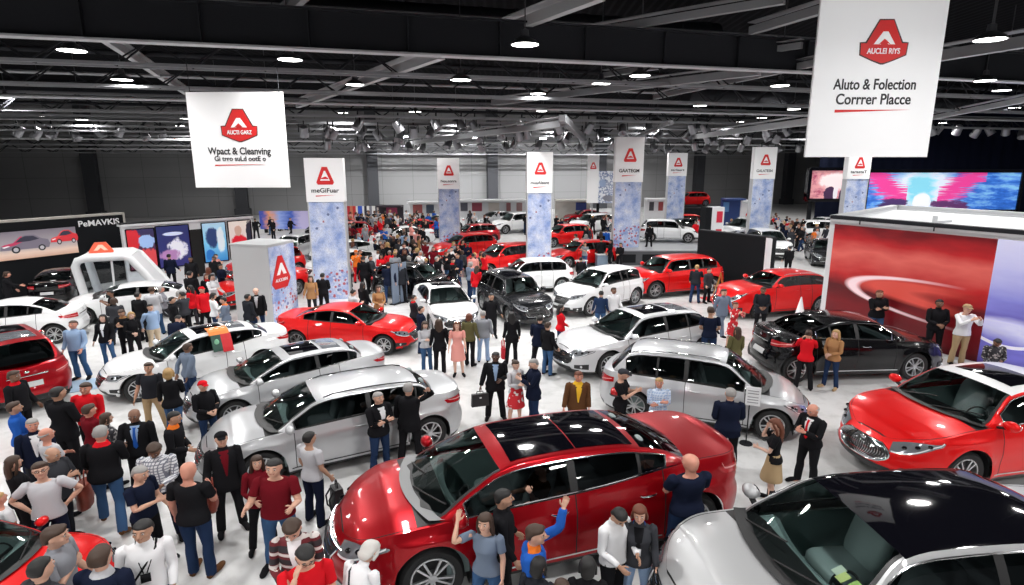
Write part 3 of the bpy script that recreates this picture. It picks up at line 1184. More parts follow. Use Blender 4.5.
def build_people_lib():
    for fem in (0, 1):
        T = TORSO_F if fem else TORSO
        k = 0.90 if fem else 1.0
        # body
        g = Geo()
        C, Rr = torso_rows(T, -0.008)
        Rr = [(a - 0.012 * (c[2] > 1.33), b - 0.022 * (c[2] > 1.33)) for (a, b), c in zip(Rr, C)]
        ring_tube(g, C, Rr, 18)
        g.tube([(-0.018, 0, 1.44), (-0.012, 0, 1.50), (0.0, 0, 1.56), (0.0, 0, 1.59)], [0.062 * k, 0.054 * k, 0.053 * k, 0.05 * k], 12)
        head_geo(g, fem)
        for n in 'lr':
            limb(g, arm_pts(n), [0.040 * k, 0.046 * k, 0.044 * k, 0.040 * k, 0.041 * k, 0.032 * k, 0.026 * k], 10)
            hand_geo(g, n)
            limb(g, leg_pts(n), [0.085, 0.086, 0.070, 0.053, 0.056, 0.043, 0.036], 12)
            g.tube([J0['an_' + n] + np.array([-0.03, 0, -0.045]), J0['an_' + n] + np.array([0.03, 0.005, -0.05]), J0['to_' + n] + np.array([0.04, 0, 0])], [0.034, 0.036, 0.026], 8)
        V, F = fuse(g, 0.0065, 5200, 2)
        # eyes, lips and brows as small facings in the same mesh
        ev, ef, em = list(map(tuple, V)), list(F), [0] * len(F)
        cz = V[[f[0] for f in F]]
        for q, f in enumerate(F):
            c = V[list(f)].mean(0)
            if c[2] > 1.54 and c[0] > 0.07:
                if 1.583 < c[2] < 1.597 and abs(c[1]) < 0.024:
                    em[q] = 2
        eg = Geo()
        for s in (1, -1):
            eg.ell((0.0905, 0.032 * s, 1.652), (0.010, 0.014, 0.0095), 10, 6, 1)
            eg.ell((0.0985, 0.032 * s, 1.652), (0.0045, 0.0065, 0.0065), 8, 5, 3)
            eg.ell((0.098, 0.034 * s, 1.676), (0.006, 0.020, 0.0045), 8, 5, 3)
        b = len(ev)
        ev += eg.v
        ef += [tuple(i + b for i in f) for f in eg.f]
        em += eg.m
        LIB['body', fem] = Piece(np.array(ev), ef, em)

        # tops
        def top(name, infl, sleeve, hem, arm_add, flare=0.0, neck=1.475, seed=1, faces=1500, fold=0.004, collar=False, hood=False):
            g = Geo()
            rows = [r for r in T if hem <= r[0] <= neck]
            first = rows[0]
            C = [(first[1], 0, hem)] + [(r[1], 0, r[0]) for r in rows]
            Rr = [(first[2] + infl + flare, first[3] + infl + flare)]
            for r in rows:
                fl = flare * max(0, 1 - (r[0] - hem) / 0.25)
                neckfit = 0.8 if r[0] > 1.44 else 1.0
                Rr.append((r[2] + infl * neckfit + fl, r[3] + infl * neckfit + fl))
            # straighten the waist a little
            ring_tube(g, C, Rr, 20)
            for n in 'lr':
                P = arm_pts(n)
                R0 = [0.057 * k, 0.061 * k, 0.051 * k, 0.044 * k, 0.045 * k, 0.036 * k, 0.030 * k]
                Rr2 = [r + arm_add for r in R0]
                if sleeve == 'short':
                    Q = [P[0], P[1], lerp(P[1], P[3], 0.35), lerp(P[1], P[3], 0.68)]
                    g.tube(Q, [Rr2[0] + 0.004, Rr2[1] + 0.006, Rr2[2] + 0.010, Rr2[2] + 0.010], 12)
                elif sleeve == 'long':
                    g.tube(P[:-1] + [lerp(P[-2], P[-1], 0.85)], Rr2[:-1] + [Rr2[-1] + 0.004], 12)
                elif sleeve == 'elbow':
                    g.tube(P[:4] + [P[4]], Rr2[:4] + [Rr2[4] + 0.004], 12)
                else:
                    g.tube(P[:2], Rr2[:2], 12)
            if collar:
                ring_tube(g, [(-0.016, 0, 1.44), (-0.012, 0, 1.475), (-0.010, 0, 1.515)], [(0.085 * k, 0.09 * k), (0.066 * k, 0.068 * k), (0.066 * k, 0.066 * k)], 16)
            if hood:
                g.ell((-0.085, 0, 1.45), (0.055, 0.105, 0.06), 14, 8)
            V, F = fuse(g, 0.011, faces, 1)
            LIB[name, fem] = Piece(folds(V, fold, seed), F)

        top('tshirt', 0.012, 'short', 0.90, 0.004, 0.010, seed=3)
        top('shirt', 0.014, 'long', 0.89, 0.006, 0.008, seed=4, collar=True)
        top('polo', 0.012, 'short', 0.89, 0.005, 0.010, seed=5, collar=True)
        top('jacket', 0.026, 'long', 0.86, 0.014, 0.014, seed=6, collar=True, fold=0.006)
        top('coat', 0.028, 'long', 0.78, 0.014, 0.030, seed=7, collar=True, fold=0.006)
        top('hoodie', 0.024, 'long', 0.88, 0.014, 0.004, seed=8, hood=True, fold=0.007)
        top('tank', 0.008, 'none', 0.90, 0.0, 0.006, neck=1.44, seed=9)

        # bottoms
        def legs(name, infl, end, seed, faces=1300, waist=1.00):
            g = Geo()
            C, Rr = torso_rows(T, infl, 0.80, waist)
            ring_tube(g, C, Rr, 18)
            for n in 'lr':
                P = leg_pts(n)
                r = np.array([0.090, 0.090, 0.074, 0.058, 0.060, 0.050, 0.046]) + infl
                r[-2:] += 0.012
                if end == 'full':
                    g.tube(P[:-1] + [P[-1] + np.array([0, 0, -0.035])], list(r), 12)
                else:
                    g.tube(P[:4] + [lerp(P[3], P[4], 0.2)], list(r[:4] + 0.01) + [r[4] + 0.012], 12)
            V, F = fuse(g, 0.011, faces, 1)
            LIB[name, fem] = Piece(folds(V, 0.004, seed, 30), F)

        legs('trousers', 0.006, 'full', 11)
        legs('jeans', 0.002, 'full', 12)
        legs('shorts', 0.012, 'knee', 13)
        # skirt and dress
        g = Geo()
        zz = [0.52, 0.60, 0.72, 0.84, 0.92, 1.0, 1.06]
        ring_tube(g, [(0, 0, z) for z in zz], [(0.20, 0.22), (0.19, 0.215), (0.165, 0.20), (0.145, 0.19), (0.135, 0.186), (0.120, 0.17), (0.10, 0.145)], 22)
        V, F = fuse(g, 0.012, 900, 1)
        LIB['skirt', fem] = Piece(folds(V, 0.010, 15, 16), F)
        # shoes
        for nm, hi in (('shoe', 0.10), ('boot', 0.24)):
            for n in 'lr':
                g = Geo()
                a, t = J0['an_' + n], J0['to_' + n]
                g.tube([(a[0] - 0.055, a[1], 0.042), (a[0] + 0.02, a[1] + 0, 0.05), (t[0] - 0.03, t[1], 0.044), (t[0] + 0.05, t[1], 0.034), (t[0] + 0.085, t[1], 0.030)], [0.036, 0.044, 0.046, 0.040, 0.022], 10)
                g.tube([(a[0], a[1], 0.05), (a[0], a[1], hi)], [0.044, 0.044], 10)
                if nm == 'boot':
                    g.tube([(a[0], a[1], 0.08), (a[0] - 0.004, a[1] - 0.002 * (1 if n == 'l' else -1), 0.36)], [0.05, 0.062], 10)
                for i, v in enumerate(g.v):
                    g.v[i] = (v[0], v[1], max(0.004, v[2]))
                V, F = fuse(g, 0.010, 320, 1)
                LIB[nm + '_' + n, fem] = Piece(V, F)
        # hair
        def hair(name, fn, faces=700):
            g = Geo()
            fn(g)
            V, F = fuse(g, 0.008, faces, 1)
            # keep the face clear
            keep = ~((V[:, 0] > 0.062) & (V[:, 2] < 1.675))
            LIB[name, fem] = Piece(folds(V, 0.004, 21, 90), F)

        def cap_hair(g, lo=1.60, add=0.010, front=1.70):
            prof = [(lo, -0.088, -0.02, 0.070), (1.635, -0.094, 0.000, 0.077), (1.665, -0.097, 0.030, 0.079), (1.69, -0.094, 0.085, 0.077), (1.715, -0.085, 0.088, 0.070), (1.737, -0.062, 0.064, 0.052), (1.752, -0.028, 0.034, 0.026)]
            ring_tube(g, [((a + b) / 2, 0, z + add * 0.6) for z, a, b, r in prof], [((b - a) / 2 + add, r + add) for z, a, b, r in prof], 18)

        hair('hair_short', lambda g: cap_hair(g, 1.60, 0.006))

        def hs(g):
            cap_hair(g, 1.59, 0.012)
            g.ell((0.05, 0.01, 1.735), (0.05, 0.06, 0.025), 10, 6)

        hair('hair_thick', hs)

        def hl(g):
            cap_hair(g, 1.58, 0.014)
            P = np.array([(-0.085, 1.66, 0.085), (-0.10, 1.58, 0.090), (-0.105, 1.50, 0.095), (-0.10, 1.42, 0.095), (-0.095, 1.34, 0.08), (-0.09, 1.28, 0.05)])
            ring_tube(g, [(p[0] + 0.02, 0, p[1]) for p in P[::-1]], [(0.045, p[2]) for p in P[::-1]], 14)
            for s in (1, -1):
                g.tube([(0.03, 0.078 * s, 1.70), (0.02, 0.092 * s, 1.62), (0.0, 0.098 * s, 1.54), (-0.02, 0.095 * s, 1.46), (-0.03, 0.085 * s, 1.38)], [0.018, 0.022, 0.026, 0.024, 0.014], 8)

        hair('hair_long', hl, 900)

        def hb(g):
            cap_hair(g, 1.57, 0.016)
            for s in (1, -1):
                g.tube([(0.03, 0.080 * s, 1.70), (0.015, 0.094 * s, 1.62), (-0.01, 0.094 * s, 1.55)], [0.018, 0.024, 0.020], 8)
            g.ell((-0.075, 0, 1.59), (0.045, 0.085, 0.075), 12, 8)

        hair('hair_bob', hb, 800)

        def hbun(g):
            cap_hair(g, 1.60, 0.008)
            g.ell((-0.115, 0, 1.70), (0.04, 0.042, 0.042), 10, 8)

        hair('hair_bun', hbun)

        def fringe(g):   # ring of hair of a balding head
            for s in (1, -1):
                g.tube([(0.01, 0.077 * s, 1.665), (-0.05, 0.074 * s, 1.655), (-0.088, 0.040 * s, 1.645), (-0.099, 0.0, 1.64)], [0.012, 0.018, 0.020, 0.020], 8)

        hair('hair_fringe', fringe, 400)

        def cap(g):
            cap_hair(g, 1.655, 0.014)
            g.tube([(0.075, 0.0, 1.695), (0.12, 0, 1.690), (0.165, 0, 1.678)], [0.055, 0.055, 0.045], 12)
            for i in range(len(g.v) - 36, len(g.v)):
                v = g.v[i]
                g.v[i] = (v[0], v[1] * 1.15, 1.688 + (v[2] - 1.69) * 0.14 - (v[0] - 0.08) * 0.15)

        hair('cap', cap, 500)
        # accessories worn on the body
        g = Geo()
        for s in (1, -1):
            g.tube([(-0.075, 0.0, 1.50), (-0.05, 0.075 * s, 1.475), (0.045, 0.075 * s, 1.42), (0.118, 0.05 * s, 1.32), (0.130, 0.015 * s, 1.18)], 0.006, 6)
        LIB['lanyard', fem] = Piece(np.array(g.v), g.f)
        g = Geo()
        g.box((0.137, 0, 1.12), (0.008, 0.085, 0.11))
        LIB['badge', fem] = Piece(np.array(g.v), g.f)
        g = Geo()   # backpack and its two straps
        g.box((-0.185, 0, 1.22), (0.13, 0.28, 0.42), taper=(0.75, 0.8))
        g.ell((-0.235, 0, 1.12), (0.05, 0.11, 0.12), 10, 8)
        for s in (1, -1):
            g.tube([(-0.13, 0.09 * s, 1.40), (-0.02, 0.11 * s, 1.485), (0.10, 0.10 * s, 1.38), (0.11, 0.12 * s, 1.22), (-0.10, 0.15 * s, 1.08)], 0.014, 6)
        LIB['backpack', fem] = Piece(*fuse(g, 0.014, 700, 1))
        g = Geo()   # cross-body strap
        g.tube([(-0.03, 0.10, 1.47), (0.06, 0.09, 1.43), (0.132, 0.0, 1.28), (0.135, -0.10, 1.10), (0.08, -0.19, 0.98), (-0.05, -0.19, 1.00), (-0.13, -0.05, 1.18), (-0.115, 0.06, 1.38)], 0.011, 6, closed=True)
        LIB['sling', fem] = Piece(np.array(g.v), g.f)
        g = Geo()   # open-neck front: the shirt seen between a jacket's lapels
        for z, w, x in ((0, 0, 0),):
            P = np.zeros((6, 7, 3))
            for a, zz in enumerate(np.linspace(1.06, 1.46, 6)):
                hwid = 0.012 + 0.055 * a / 5
                xr_ = np.interp(zz, [r[0] for r in T], [r[1] + r[2] for r in T]) + 0.034
                for b_, v in enumerate(np.linspace(-1, 1, 7)):
                    P[a, b_] = (xr_ - 0.010 * v * v - (0.012 if a == 5 else 0), v * hwid, zz)
            g.grid(P)
        LIB['shirt_front', fem] = Piece(np.array(g.v), g.f)
        g = Geo()
        P = np.zeros((6, 3, 3))
        for a, (zz, wd) in enumerate(((1.04, 0.0), (1.08, 0.032), (1.2, 0.027), (1.3, 0.022), (1.4, 0.018), (1.44, 0.024))):
            xr_ = np.interp(zz, [r[0] for r in T], [r[1] + r[2] for r in T]) + 0.042
            for b_, v in enumerate((-1, 0, 1)):
                P[a, b_] = (xr_ - (0.006 if v else 0), v * wd, zz)
        g.grid(P)
        LIB['tie', fem] = Piece(np.array(g.v), g.f)
        g = Geo()
        ring_tube(g, [(-0.02, 0, 1.42), (-0.012, 0, 1.455), (-0.008, 0, 1.49), (-0.006, 0, 1.515)], [(0.10, 0.125), (0.088, 0.10), (0.075, 0.08), (0.068, 0.07)], 16)
        LIB['scarf', fem] = Piece(*fuse(g, 0.012, 400, 1))
        g = Geo()
        for s in (1, -1):
            g.tube([(0.112 + 0.004 * math.cos(t), 0.032 * s + 0.020 * math.cos(t), 1.652 + 0.015 * math.sin(t)) for t in np.linspace(0, 2 * PI, 11)[:-1]], 0.0028, 5, closed=True)
            g.tube([(0.110, 0.052 * s, 1.656), (0.06, 0.080 * s, 1.655), (0.0, 0.086 * s, 1.65)], 0.0026, 5)
        g.tube([(0.116, 0.012, 1.655), (0.116, -0.012, 1.655)], 0.0028, 5)
        LIB['glasses', fem] = Piece(np.array(g.v), g.f)


# joint rotations. arms: rx swings sideways (left arm: negative lowers it), ry raises forward (negative), applied in the parent frame
DN = 9


def arm(side, raise_fwd=0, out=DN, elbow=(0, -15, 0), twist=0, hand=(0, 0, 0)):
    s = 1 if side == 'l' else -1
    return {'uarm_' + side: (out * s, -raise_fwd, twist * s), 'farm_' + side: tuple(np.array(elbow) * np.array([s, 1, s])), 'hand_' + side: tuple(np.array(hand) * np.array([s, 1, s]))}


POSES = {
    'stand': {**arm('l', 3), **arm('r', 2, elbow=(0, -20, 0))},
    'relaxed': {**arm('l', 4, elbow=(0, -32, -8)), **arm('r', 0), 'pelvis': (3, 0, 0), 'spine': (-4, 0, 3), 'thigh_l': (0, -8, 6), 'shin_l': (0, 14, 0)},
    'folded': {**arm('l', 22, 5, elbow=(0, -84, -64)), **arm('r', 18, 5, elbow=(0, -92, -72))},
    'clasped': {**arm('l', 8, 10, elbow=(0, -62, -48)), **arm('r', 8, 10, elbow=(0, -60, -46))},
    'phone': {**arm('l', 22, 8, elbow=(0, -92, -32)), **arm('r', 24, 8, elbow=(0, -96, -34)), 'head': (0, 16, 0)},
    'photo': {**arm('l', 52, 10, elbow=(0, -84, -26)), **arm('r', 52, 10, elbow=(0, -86, -28)), 'head': (0, 4, 0)},
    'hip': {**arm('r', -18, 38, elbow=(0, -70, -60)), **arm('l', 3)},
    'hips': {**arm('r', -18, 40, elbow=(0, -75, -70)), **arm('l', -18, 40, elbow=(0, -75, -70))},
    'back': {**arm('r', -22, 14, elbow=(0, -20, -60)), **arm('l', -22, 14, elbow=(0, -20, -60))},
    'walk': {**arm('l', 24, elbow=(0, -25, 0)), **arm('r', -18, elbow=(0, -18, 0)), 'thigh_l': (0, 17, 0), 'thigh_r': (0, -22, 0), 'shin_l': (0, 16, 0), 'shin_r': (0, 10, 0)},
    'stride': {**arm('l', 12, elbow=(0, -25, 0)), **arm('r', 22, elbow=(0, -74, -20)), 'thigh_l': (0, -20, 0), 'thigh_r': (0, 16, 0), 'shin_r': (0, 12, 0), 'shin_l': (0, 6, 0)},
    'one_hand': {**arm('r', 18, elbow=(0, -88, -30)), **arm('l', 3), 'head': (0, 10, 0)},
    'one_hand_l': {**arm('l', 18, elbow=(0, -88, -30)), **arm('r', 3), 'head': (0, 10, 0)},
    'chest': {**arm('r', 14, 12, elbow=(0, -108, -70)), **arm('l', 3)},
    'face': {**arm('r', 58, 4, elbow=(0, -128, -24)), **arm('l', 16, elbow=(0, -72, -44)), 'head': (0, 24, 0)},
    'headhand': {**arm('r', 96, 34, elbow=(0, -112, 30)), **arm('l', 4)},
    'reach': {**arm('r', 52, 10, elbow=(0, -28, 0)), **arm('l', 10, elbow=(0, -30, 0)), 'spine': (0, 8, 0)},
    'overhead': {**arm('l', 128, 14, elbow=(0, -40, 10)), **arm('r', 6)},
    'lookdown': {**arm('l', 12, elbow=(0, -66, -36)), **arm('r', 8, elbow=(0, -54, -30)), 'neck': (0, 12, 0), 'head': (0, 22, 0)},
    'lean': {**arm('l', 40, elbow=(0, -50, -20)), **arm('r', 40, elbow=(0, -50, -20)), 'spine': (0, 22, 0), 'chest': (0, 16, 0), 'head': (0, -6, 0)},
    'carry': {**arm('r', 2, 12, elbow=(0, -8, 0)), **arm('l', 14, elbow=(0, -74, -30))},
    'shrug': {**arm('l', 18, 16, elbow=(0, -86, 4)), **arm('r', 18, 16, elbow=(0, -84, -4))},
}

SKINS = {'light': (0.62, 0.36, 0.26), 'fair': (0.70, 0.44, 0.34), 'tan': (0.48, 0.27, 0.18), 'brown': (0.22, 0.11, 0.07), 'dark': (0.10, 0.05, 0.035), 'red': (0.62, 0.28, 0.20)}
HAIRC = {'black': (0.008, 0.007, 0.007), 'brown': (0.045, 0.022, 0.012), 'auburn': (0.13, 0.035, 0.015), 'grey': (0.30, 0.29, 0.28), 'white': (0.60, 0.58, 0.55), 'blond': (0.42, 0.26, 0.10), 'red': (0.45, 0.03, 0.02)}
CLOTH = {'black': (0.012, 0.012, 0.014), 'navy': (0.010, 0.014, 0.032), 'dark': (0.022, 0.024, 0.030), 'charcoal': (0.045, 0.047, 0.055), 'grey': (0.26, 0.27, 0.30), 'palegrey': (0.52, 0.52, 0.55), 'white': (0.80, 0.80, 0.82),
         'jean': (0.045, 0.10, 0.21), 'paleblue': (0.30, 0.42, 0.62), 'blue': (0.02, 0.10, 0.42), 'darkjean': (0.018, 0.035, 0.085), 'red': (0.62, 0.012, 0.020), 'maroon': (0.14, 0.008, 0.014), 'tan': (0.42, 0.30, 0.17), 'beige': (0.58, 0.47, 0.34),
         'olive': (0.12, 0.11, 0.05), 'brown': (0.12, 0.055, 0.025), 'leather': (0.20, 0.045, 0.022), 'yellow': (0.85, 0.50, 0.04), 'orange': (0.85, 0.20, 0.03), 'pink': (0.75, 0.32, 0.28), 'steel': (0.16, 0.20, 0.27), 'camel': (0.38, 0.20, 0.09)}


def cloth(c):
    return pbr('cloth_' + c, CLOTH[c], 0.9, spec=0.06)


def pattern_cloth(kind):
    nm = 'cloth_' + kind
    if nm in _mats:
        return _mats[nm]
    k = NT(nm)
    co, x, y, z = k.coords('Object')
    w = lambda s, f: k.math('GREATER_THAN', k.math('SINE', k.math('MULTIPLY', s, f)), 0.55)
    ax = k.math('ADD', x, y)
    if kind == 'plaid':
        f = k.math('MAXIMUM', w(ax, 130), w(z, 130))
        c = k.mix(f, (0.72, 0.73, 0.76), (0.20, 0.21, 0.26))
    elif kind == 'bluecheck':
        f = k.math('MAXIMUM', w(ax, 110), w(z, 110))
        c = k.mix(f, (0.34, 0.46, 0.68), (0.62, 0.70, 0.82))
    elif kind == 'redstripe':
        f = k.math('GREATER_THAN', k.math('SINE', k.math('MULTIPLY', z, 42)), 0.1)
        f2 = k.math('GREATER_THAN', k.math('SINE', k.math('ADD', k.math('MULTIPLY', z, 42), 2.6)), 0.75)
        c = k.mix(f2, k.mix(f, (0.13, 0.010, 0.016), (0.025, 0.02, 0.025)), (0.62, 0.58, 0.56))
    elif kind == 'print':
        v = k.n('ShaderNodeTexVoronoi', {'Scale': 26.0})
        k.link(co, v.inputs['Vector'])
        c = k.ramp(v.outputs['Color'], [(0.0, (0.02, 0.02, 0.025)), (0.45, (0.35, 0.33, 0.33)), (0.6, (0.04, 0.04, 0.05)), (1.0, (0.55, 0.53, 0.52))], 'CONSTANT')
    else:      # red and white blotches
        v = k.n('ShaderNodeTexVoronoi', {'Scale': 14.0})
        k.link(co, v.inputs['Vector'])
        c = k.ramp(v.outputs['Color'], [(0.0, (0.60, 0.02, 0.03)), (0.5, (0.75, 0.70, 0.68)), (0.62, (0.60, 0.02, 0.03))], 'CONSTANT')
    k.link(c, k.b.inputs['Base Color'])
    k.b.inputs['Roughness'].default_value = 0.85
    return k.m


def cl(c):
    return cloth(c) if c in CLOTH else pattern_cloth(c)


M_EYE = pbr('eye_white', (0.6, 0.58, 0.56), 0.3)
M_PUP = pbr('eye_dark', (0.015, 0.01, 0.008), 0.3)


def skin_mat(s):
    return pbr('skin_' + s, SKINS[s], 0.5, spec=0.35)


def lip_mat(s):
    c = SKINS[s]
    return pbr('lips_' + s, (c[0] * 0.75, c[1] * 0.45, c[2] * 0.5), 0.4)


def posed(name, key, mats, W, parent, slots=None):
    p = LIB[key]
    V = pose_verts(p.V, p.W, mats)
    o = mesh_obj(name, V, p.F, None, parent, True, 0, slots or [W], p.M)
    return o


def person(label, x, y, face, h=1.70, pose='stand', top=('jacket', 'black'), legs=('trousers', 'dark'), hair=('hair_short', 'brown'), skin='light', fem=0, extra=(), z=0.0, jit=None, group=None, shoe=('shoe', 'black'), turn=0.0, girth=1.0):
    rot = {k: np.array(v, float) for k, v in (POSES[pose] if isinstance(pose, str) else pose).items()}
    r = random.Random(label + str(round(x, 2)))
    if turn:
        rot['head'] = rot.get('head', np.zeros(3)) + np.array([0, 0, turn * 0.6])
        rot['neck'] = rot.get('neck', np.zeros(3)) + np.array([0, 0, turn * 0.4])
    for b in ('uarm_l', 'uarm_r', 'farm_l', 'farm_r', 'thigh_l', 'thigh_r', 'spine', 'head'):
        rot[b] = rot.get(b, np.zeros(3)) + np.array([r.uniform(-2, 2), r.uniform(-4, 4), r.uniform(-3, 3)])
    rot['thigh_l'] = rot['thigh_l'] + np.array([r.uniform(0, 5), 0, r.uniform(0, 8)])
    rot['thigh_r'] = rot['thigh_r'] - np.array([r.uniform(0, 5), 0, r.uniform(0, 8)])
    mats = pose_mats(rot)
    root = empty('person', (x, y, z), R_(face), label, 'person', group)
    k = h / 1.75
    root.scale = (k * girth, k * girth, k)
    objs = [posed('body', ('body', fem), mats, None, root, [skin_mat(skin), M_EYE, lip_mat(skin), M_PUP])]
    if top:
        objs.append(posed({'tshirt': 't_shirt', 'polo': 'polo_shirt', 'tank': 'tank_top'}.get(top[0], top[0]), (top[0], fem), mats, cl(top[1]), root))
    if legs:
        objs.append(posed(legs[0], (legs[0], fem), mats, cl(legs[1]), root))
    for n in 'lr':
        objs.append(posed(shoe[0], (shoe[0] + '_' + n, fem), mats, cl(shoe[1]), root))
    if hair:
        hm = pbr('hair_' + hair[1], HAIRC[hair[1]], 0.6) if hair[0] != 'cap' else cl(hair[1])
        objs.append(posed('cap' if hair[0] == 'cap' else 'hair', (hair[0], fem), mats, hm, root))
    for e in extra:
        nm, c = e
        o = posed(nm, (nm, fem), mats, cl(c) if c in CLOTH or c in ('plaid', 'print') else _mats[c], root)
        objs.append(o)
    # stand on the floor
    zmin = min(min(v.co.z for v in o.data.vertices) for o in objs if o.name.startswith(('shoe', 'boot')))
    if abs(zmin) > 1e-4:
        for o in objs:
            o.data.transform(Matrix.Translation((0, 0, -zmin)))
    # where a hand is, for what it holds
    hands = {}
    for n in 'lr':
        M = mats[BIDX['hand_' + n]]
        p = (M @ np.append(lerp(J0['wr_' + n], J0['hd_' + n], 0.55), 1))[:3] - np.array([0, 0, zmin])
        c, s = math.cos(R_(face)), math.sin(R_(face))
        hands[n] = Vector((x + (p[0] * c - p[1] * s) * k * girth, y + (p[0] * s + p[1] * c) * k * girth, z + p[2] * k))
    return root, hands
# ------------------------------------------------------------------ hall shell
YAW = R_(15)
AX = Vector((math.cos(YAW), math.sin(YAW), 0))      # along the cross beams
AY = Vector((-math.sin(YAW), math.cos(YAW), 0))     # along the hall


def floor_mat():
    k = NT('polished_floor')
    co, x, y, z = k.coords('Object')
    n1 = k.n('ShaderNodeTexNoise', {'Scale': 0.35, 'Detail': 5.0, 'Roughness': 0.6})
    n2 = k.n('ShaderNodeTexNoise', {'Scale': 2.2, 'Detail': 6.0, 'Roughness': 0.65})
    n3 = k.n('ShaderNodeTexNoise', {'Scale': 14.0, 'Detail': 4.0})
    for n in (n1, n2, n3):
        k.link(co, n.inputs['Vector'])
    c = k.ramp(n1.outputs['Fac'], [(0.28, (0.56, 0.56, 0.555)), (0.50, (0.70, 0.70, 0.70))])
    c2 = k.ramp(n2.outputs['Fac'], [(0.34, (0.84, 0.84, 0.835)), (0.52, (1, 1, 1))])
    m = k.n('ShaderNodeMix', data_type='RGBA', blend_type='MULTIPLY')
    m.inputs[0].default_value = 0.9
    k.link(c, m.inputs[6])
    k.link(c2, m.inputs[7])
    k.link(m.outputs[2], k.b.inputs['Base Color'])
    r = k.math('MULTIPLY_ADD', n3.outputs['Fac'], 0.14, 0.13)
    k.link(r, k.b.inputs['Roughness'])
    k.b.inputs['Specular IOR Level'].default_value = 0.45
    return k.m


g = Geo()
g.box((0, 38, -0.1), (170, 124, 0.2))
tag(g.build('floor', floor_mat(), smooth=False), kind='structure')


def wall_mat():
    k = NT('wall_panels')
    co, x, y, z = k.coords('Object')
    fx = k.math('FRACT', k.math('DIVIDE', x, 3.75))
    fz = k.math('FRACT', k.math('DIVIDE', z, 2.2))
    lx = k.math('LESS_THAN', fx, 0.010)
    lz = k.math('LESS_THAN', fz, 0.014)
    f = k.math('MAXIMUM', lx, lz)
    c = k.mix(f, (0.25, 0.25, 0.255), (0.12, 0.12, 0.125))
    k.link(c, k.b.inputs['Base Color'])
    k.b.inputs['Roughness'].default_value = 0.7
    return k.m


M_WALL = wall_mat()
M_COLM = pbr('dark_column', (0.045, 0.047, 0.055), 0.6)
DW = 76.0
wc = AY * DW
g = Geo()
g.box((0, 0.2, 7), (170, 0.4, 14))
wb_ = g.build('wall_back', M_WALL, smooth=False)
wb_.location = wc
wb_.rotation_euler = (0, 0, YAW)
tag(wb_, kind='structure')
for t in np.arange(-5, 4):
    g = Geo()
    g.box((0, 0, 7), (1.3, 0.9, 14))
    g.box((0, 0, 0.4), (1.7, 1.2, 0.8))
    o = g.build('column_%d' % (t + 6), M_COLM, smooth=False)
    o.location = wc + AX * (17.6 + t * 15.0) - AY * 0.5
    o.rotation_euler = (0, 0, YAW)
    tag(o, kind='structure')
g = Geo()
g.box((-62, 34, 7), (0.4, 74, 14))
tag(g.build('wall_left', M_WALL, smooth=False), kind='structure')
# black drape wall behind the screens
k = NT('black_drape')
co, x, y, z = k.coords('Object')
k.b.inputs['Base Color'].default_value = (0.006, 0.008, 0.018, 1)
k.b.inputs['Roughness'].default_value = 0.9
k.b.inputs['Specular IOR Level'].default_value = 0.05
M_DRAPE = k.m
g = Geo()
P = np.zeros((160, 2, 3))
for i in range(160):
    xx = i * 0.28
    P[i, :, 0], P[i, :, 1] = xx, 0.10 * math.sin(i * 1.9)
    P[i, 0, 2], P[i, 1, 2] = 0, 12.2
g.grid(P)
dr = g.build('black_drape', M_DRAPE, angle=0)
dr.location = (29.5, 58.0, 0)
dr.rotation_euler = (0, 0, R_(-8))
tag(dr, 'floor to ceiling black drape hung behind the two big screens', 'curtain')

# ------------------------------------------------------------------ ceiling
M_DECK = pbr('ceiling_deck', (0.016, 0.017, 0.020), 0.8)
M_STEEL = pbr('grey_steel', (0.30, 0.305, 0.32), 0.45, 0.4, spec=0.3)
M_STEELD = pbr('dark_steel', (0.022, 0.023, 0.027), 0.6, 0.0, spec=0.1)
M_STEELL = pbr('pale_steel', (0.55, 0.56, 0.58), 0.4, 0.3)
k = NT('corrugated_deck')
co, x, y, z = k.coords('Object')
wv = k.math('SINE', k.math('MULTIPLY', x, 14.0))
c = k.ramp(wv, [(0.0, (0.004, 0.004, 0.005)), (1.0, (0.013, 0.013, 0.015))])
k.link(c, k.b.inputs['Base Color'])
k.b.inputs['Specular IOR Level'].default_value = 0.03
k.b.inputs['Roughness'].default_value = 0.9
g = Geo()
g.box((0, 38, 13.2), (170, 124, 0.3))
tag(g.build('ceiling', k.m, smooth=False), kind='structure')


def row_at(py, z, px=100):
    """distance along the hall of a cross member the photo shows at a pixel"""
    x, y = at_z(px, py, z)
    return Vector((x, y, 0)).dot(AY)


def girder(d, z, depth):
    g = Geo()
    L = 94
    g.box((0, 0, z + depth / 2), (L, 0.05, depth))
    g.box((0, 0, z), (L, 0.42, 0.06), 1)
    g.box((0, 0, z + depth), (L, 0.42, 0.06))
    for t in np.arange(-L / 2, L / 2, 3.0):
        g.box((t, 0, z + depth / 2), (0.05, 0.36, depth))
    o = g.build('roof_girder', None, None, False, mats=[M_STEELD, M_STEELL])
    o.location = AY * d + AX * 10
    o.rotation_euler = (0, 0, YAW)
    return o


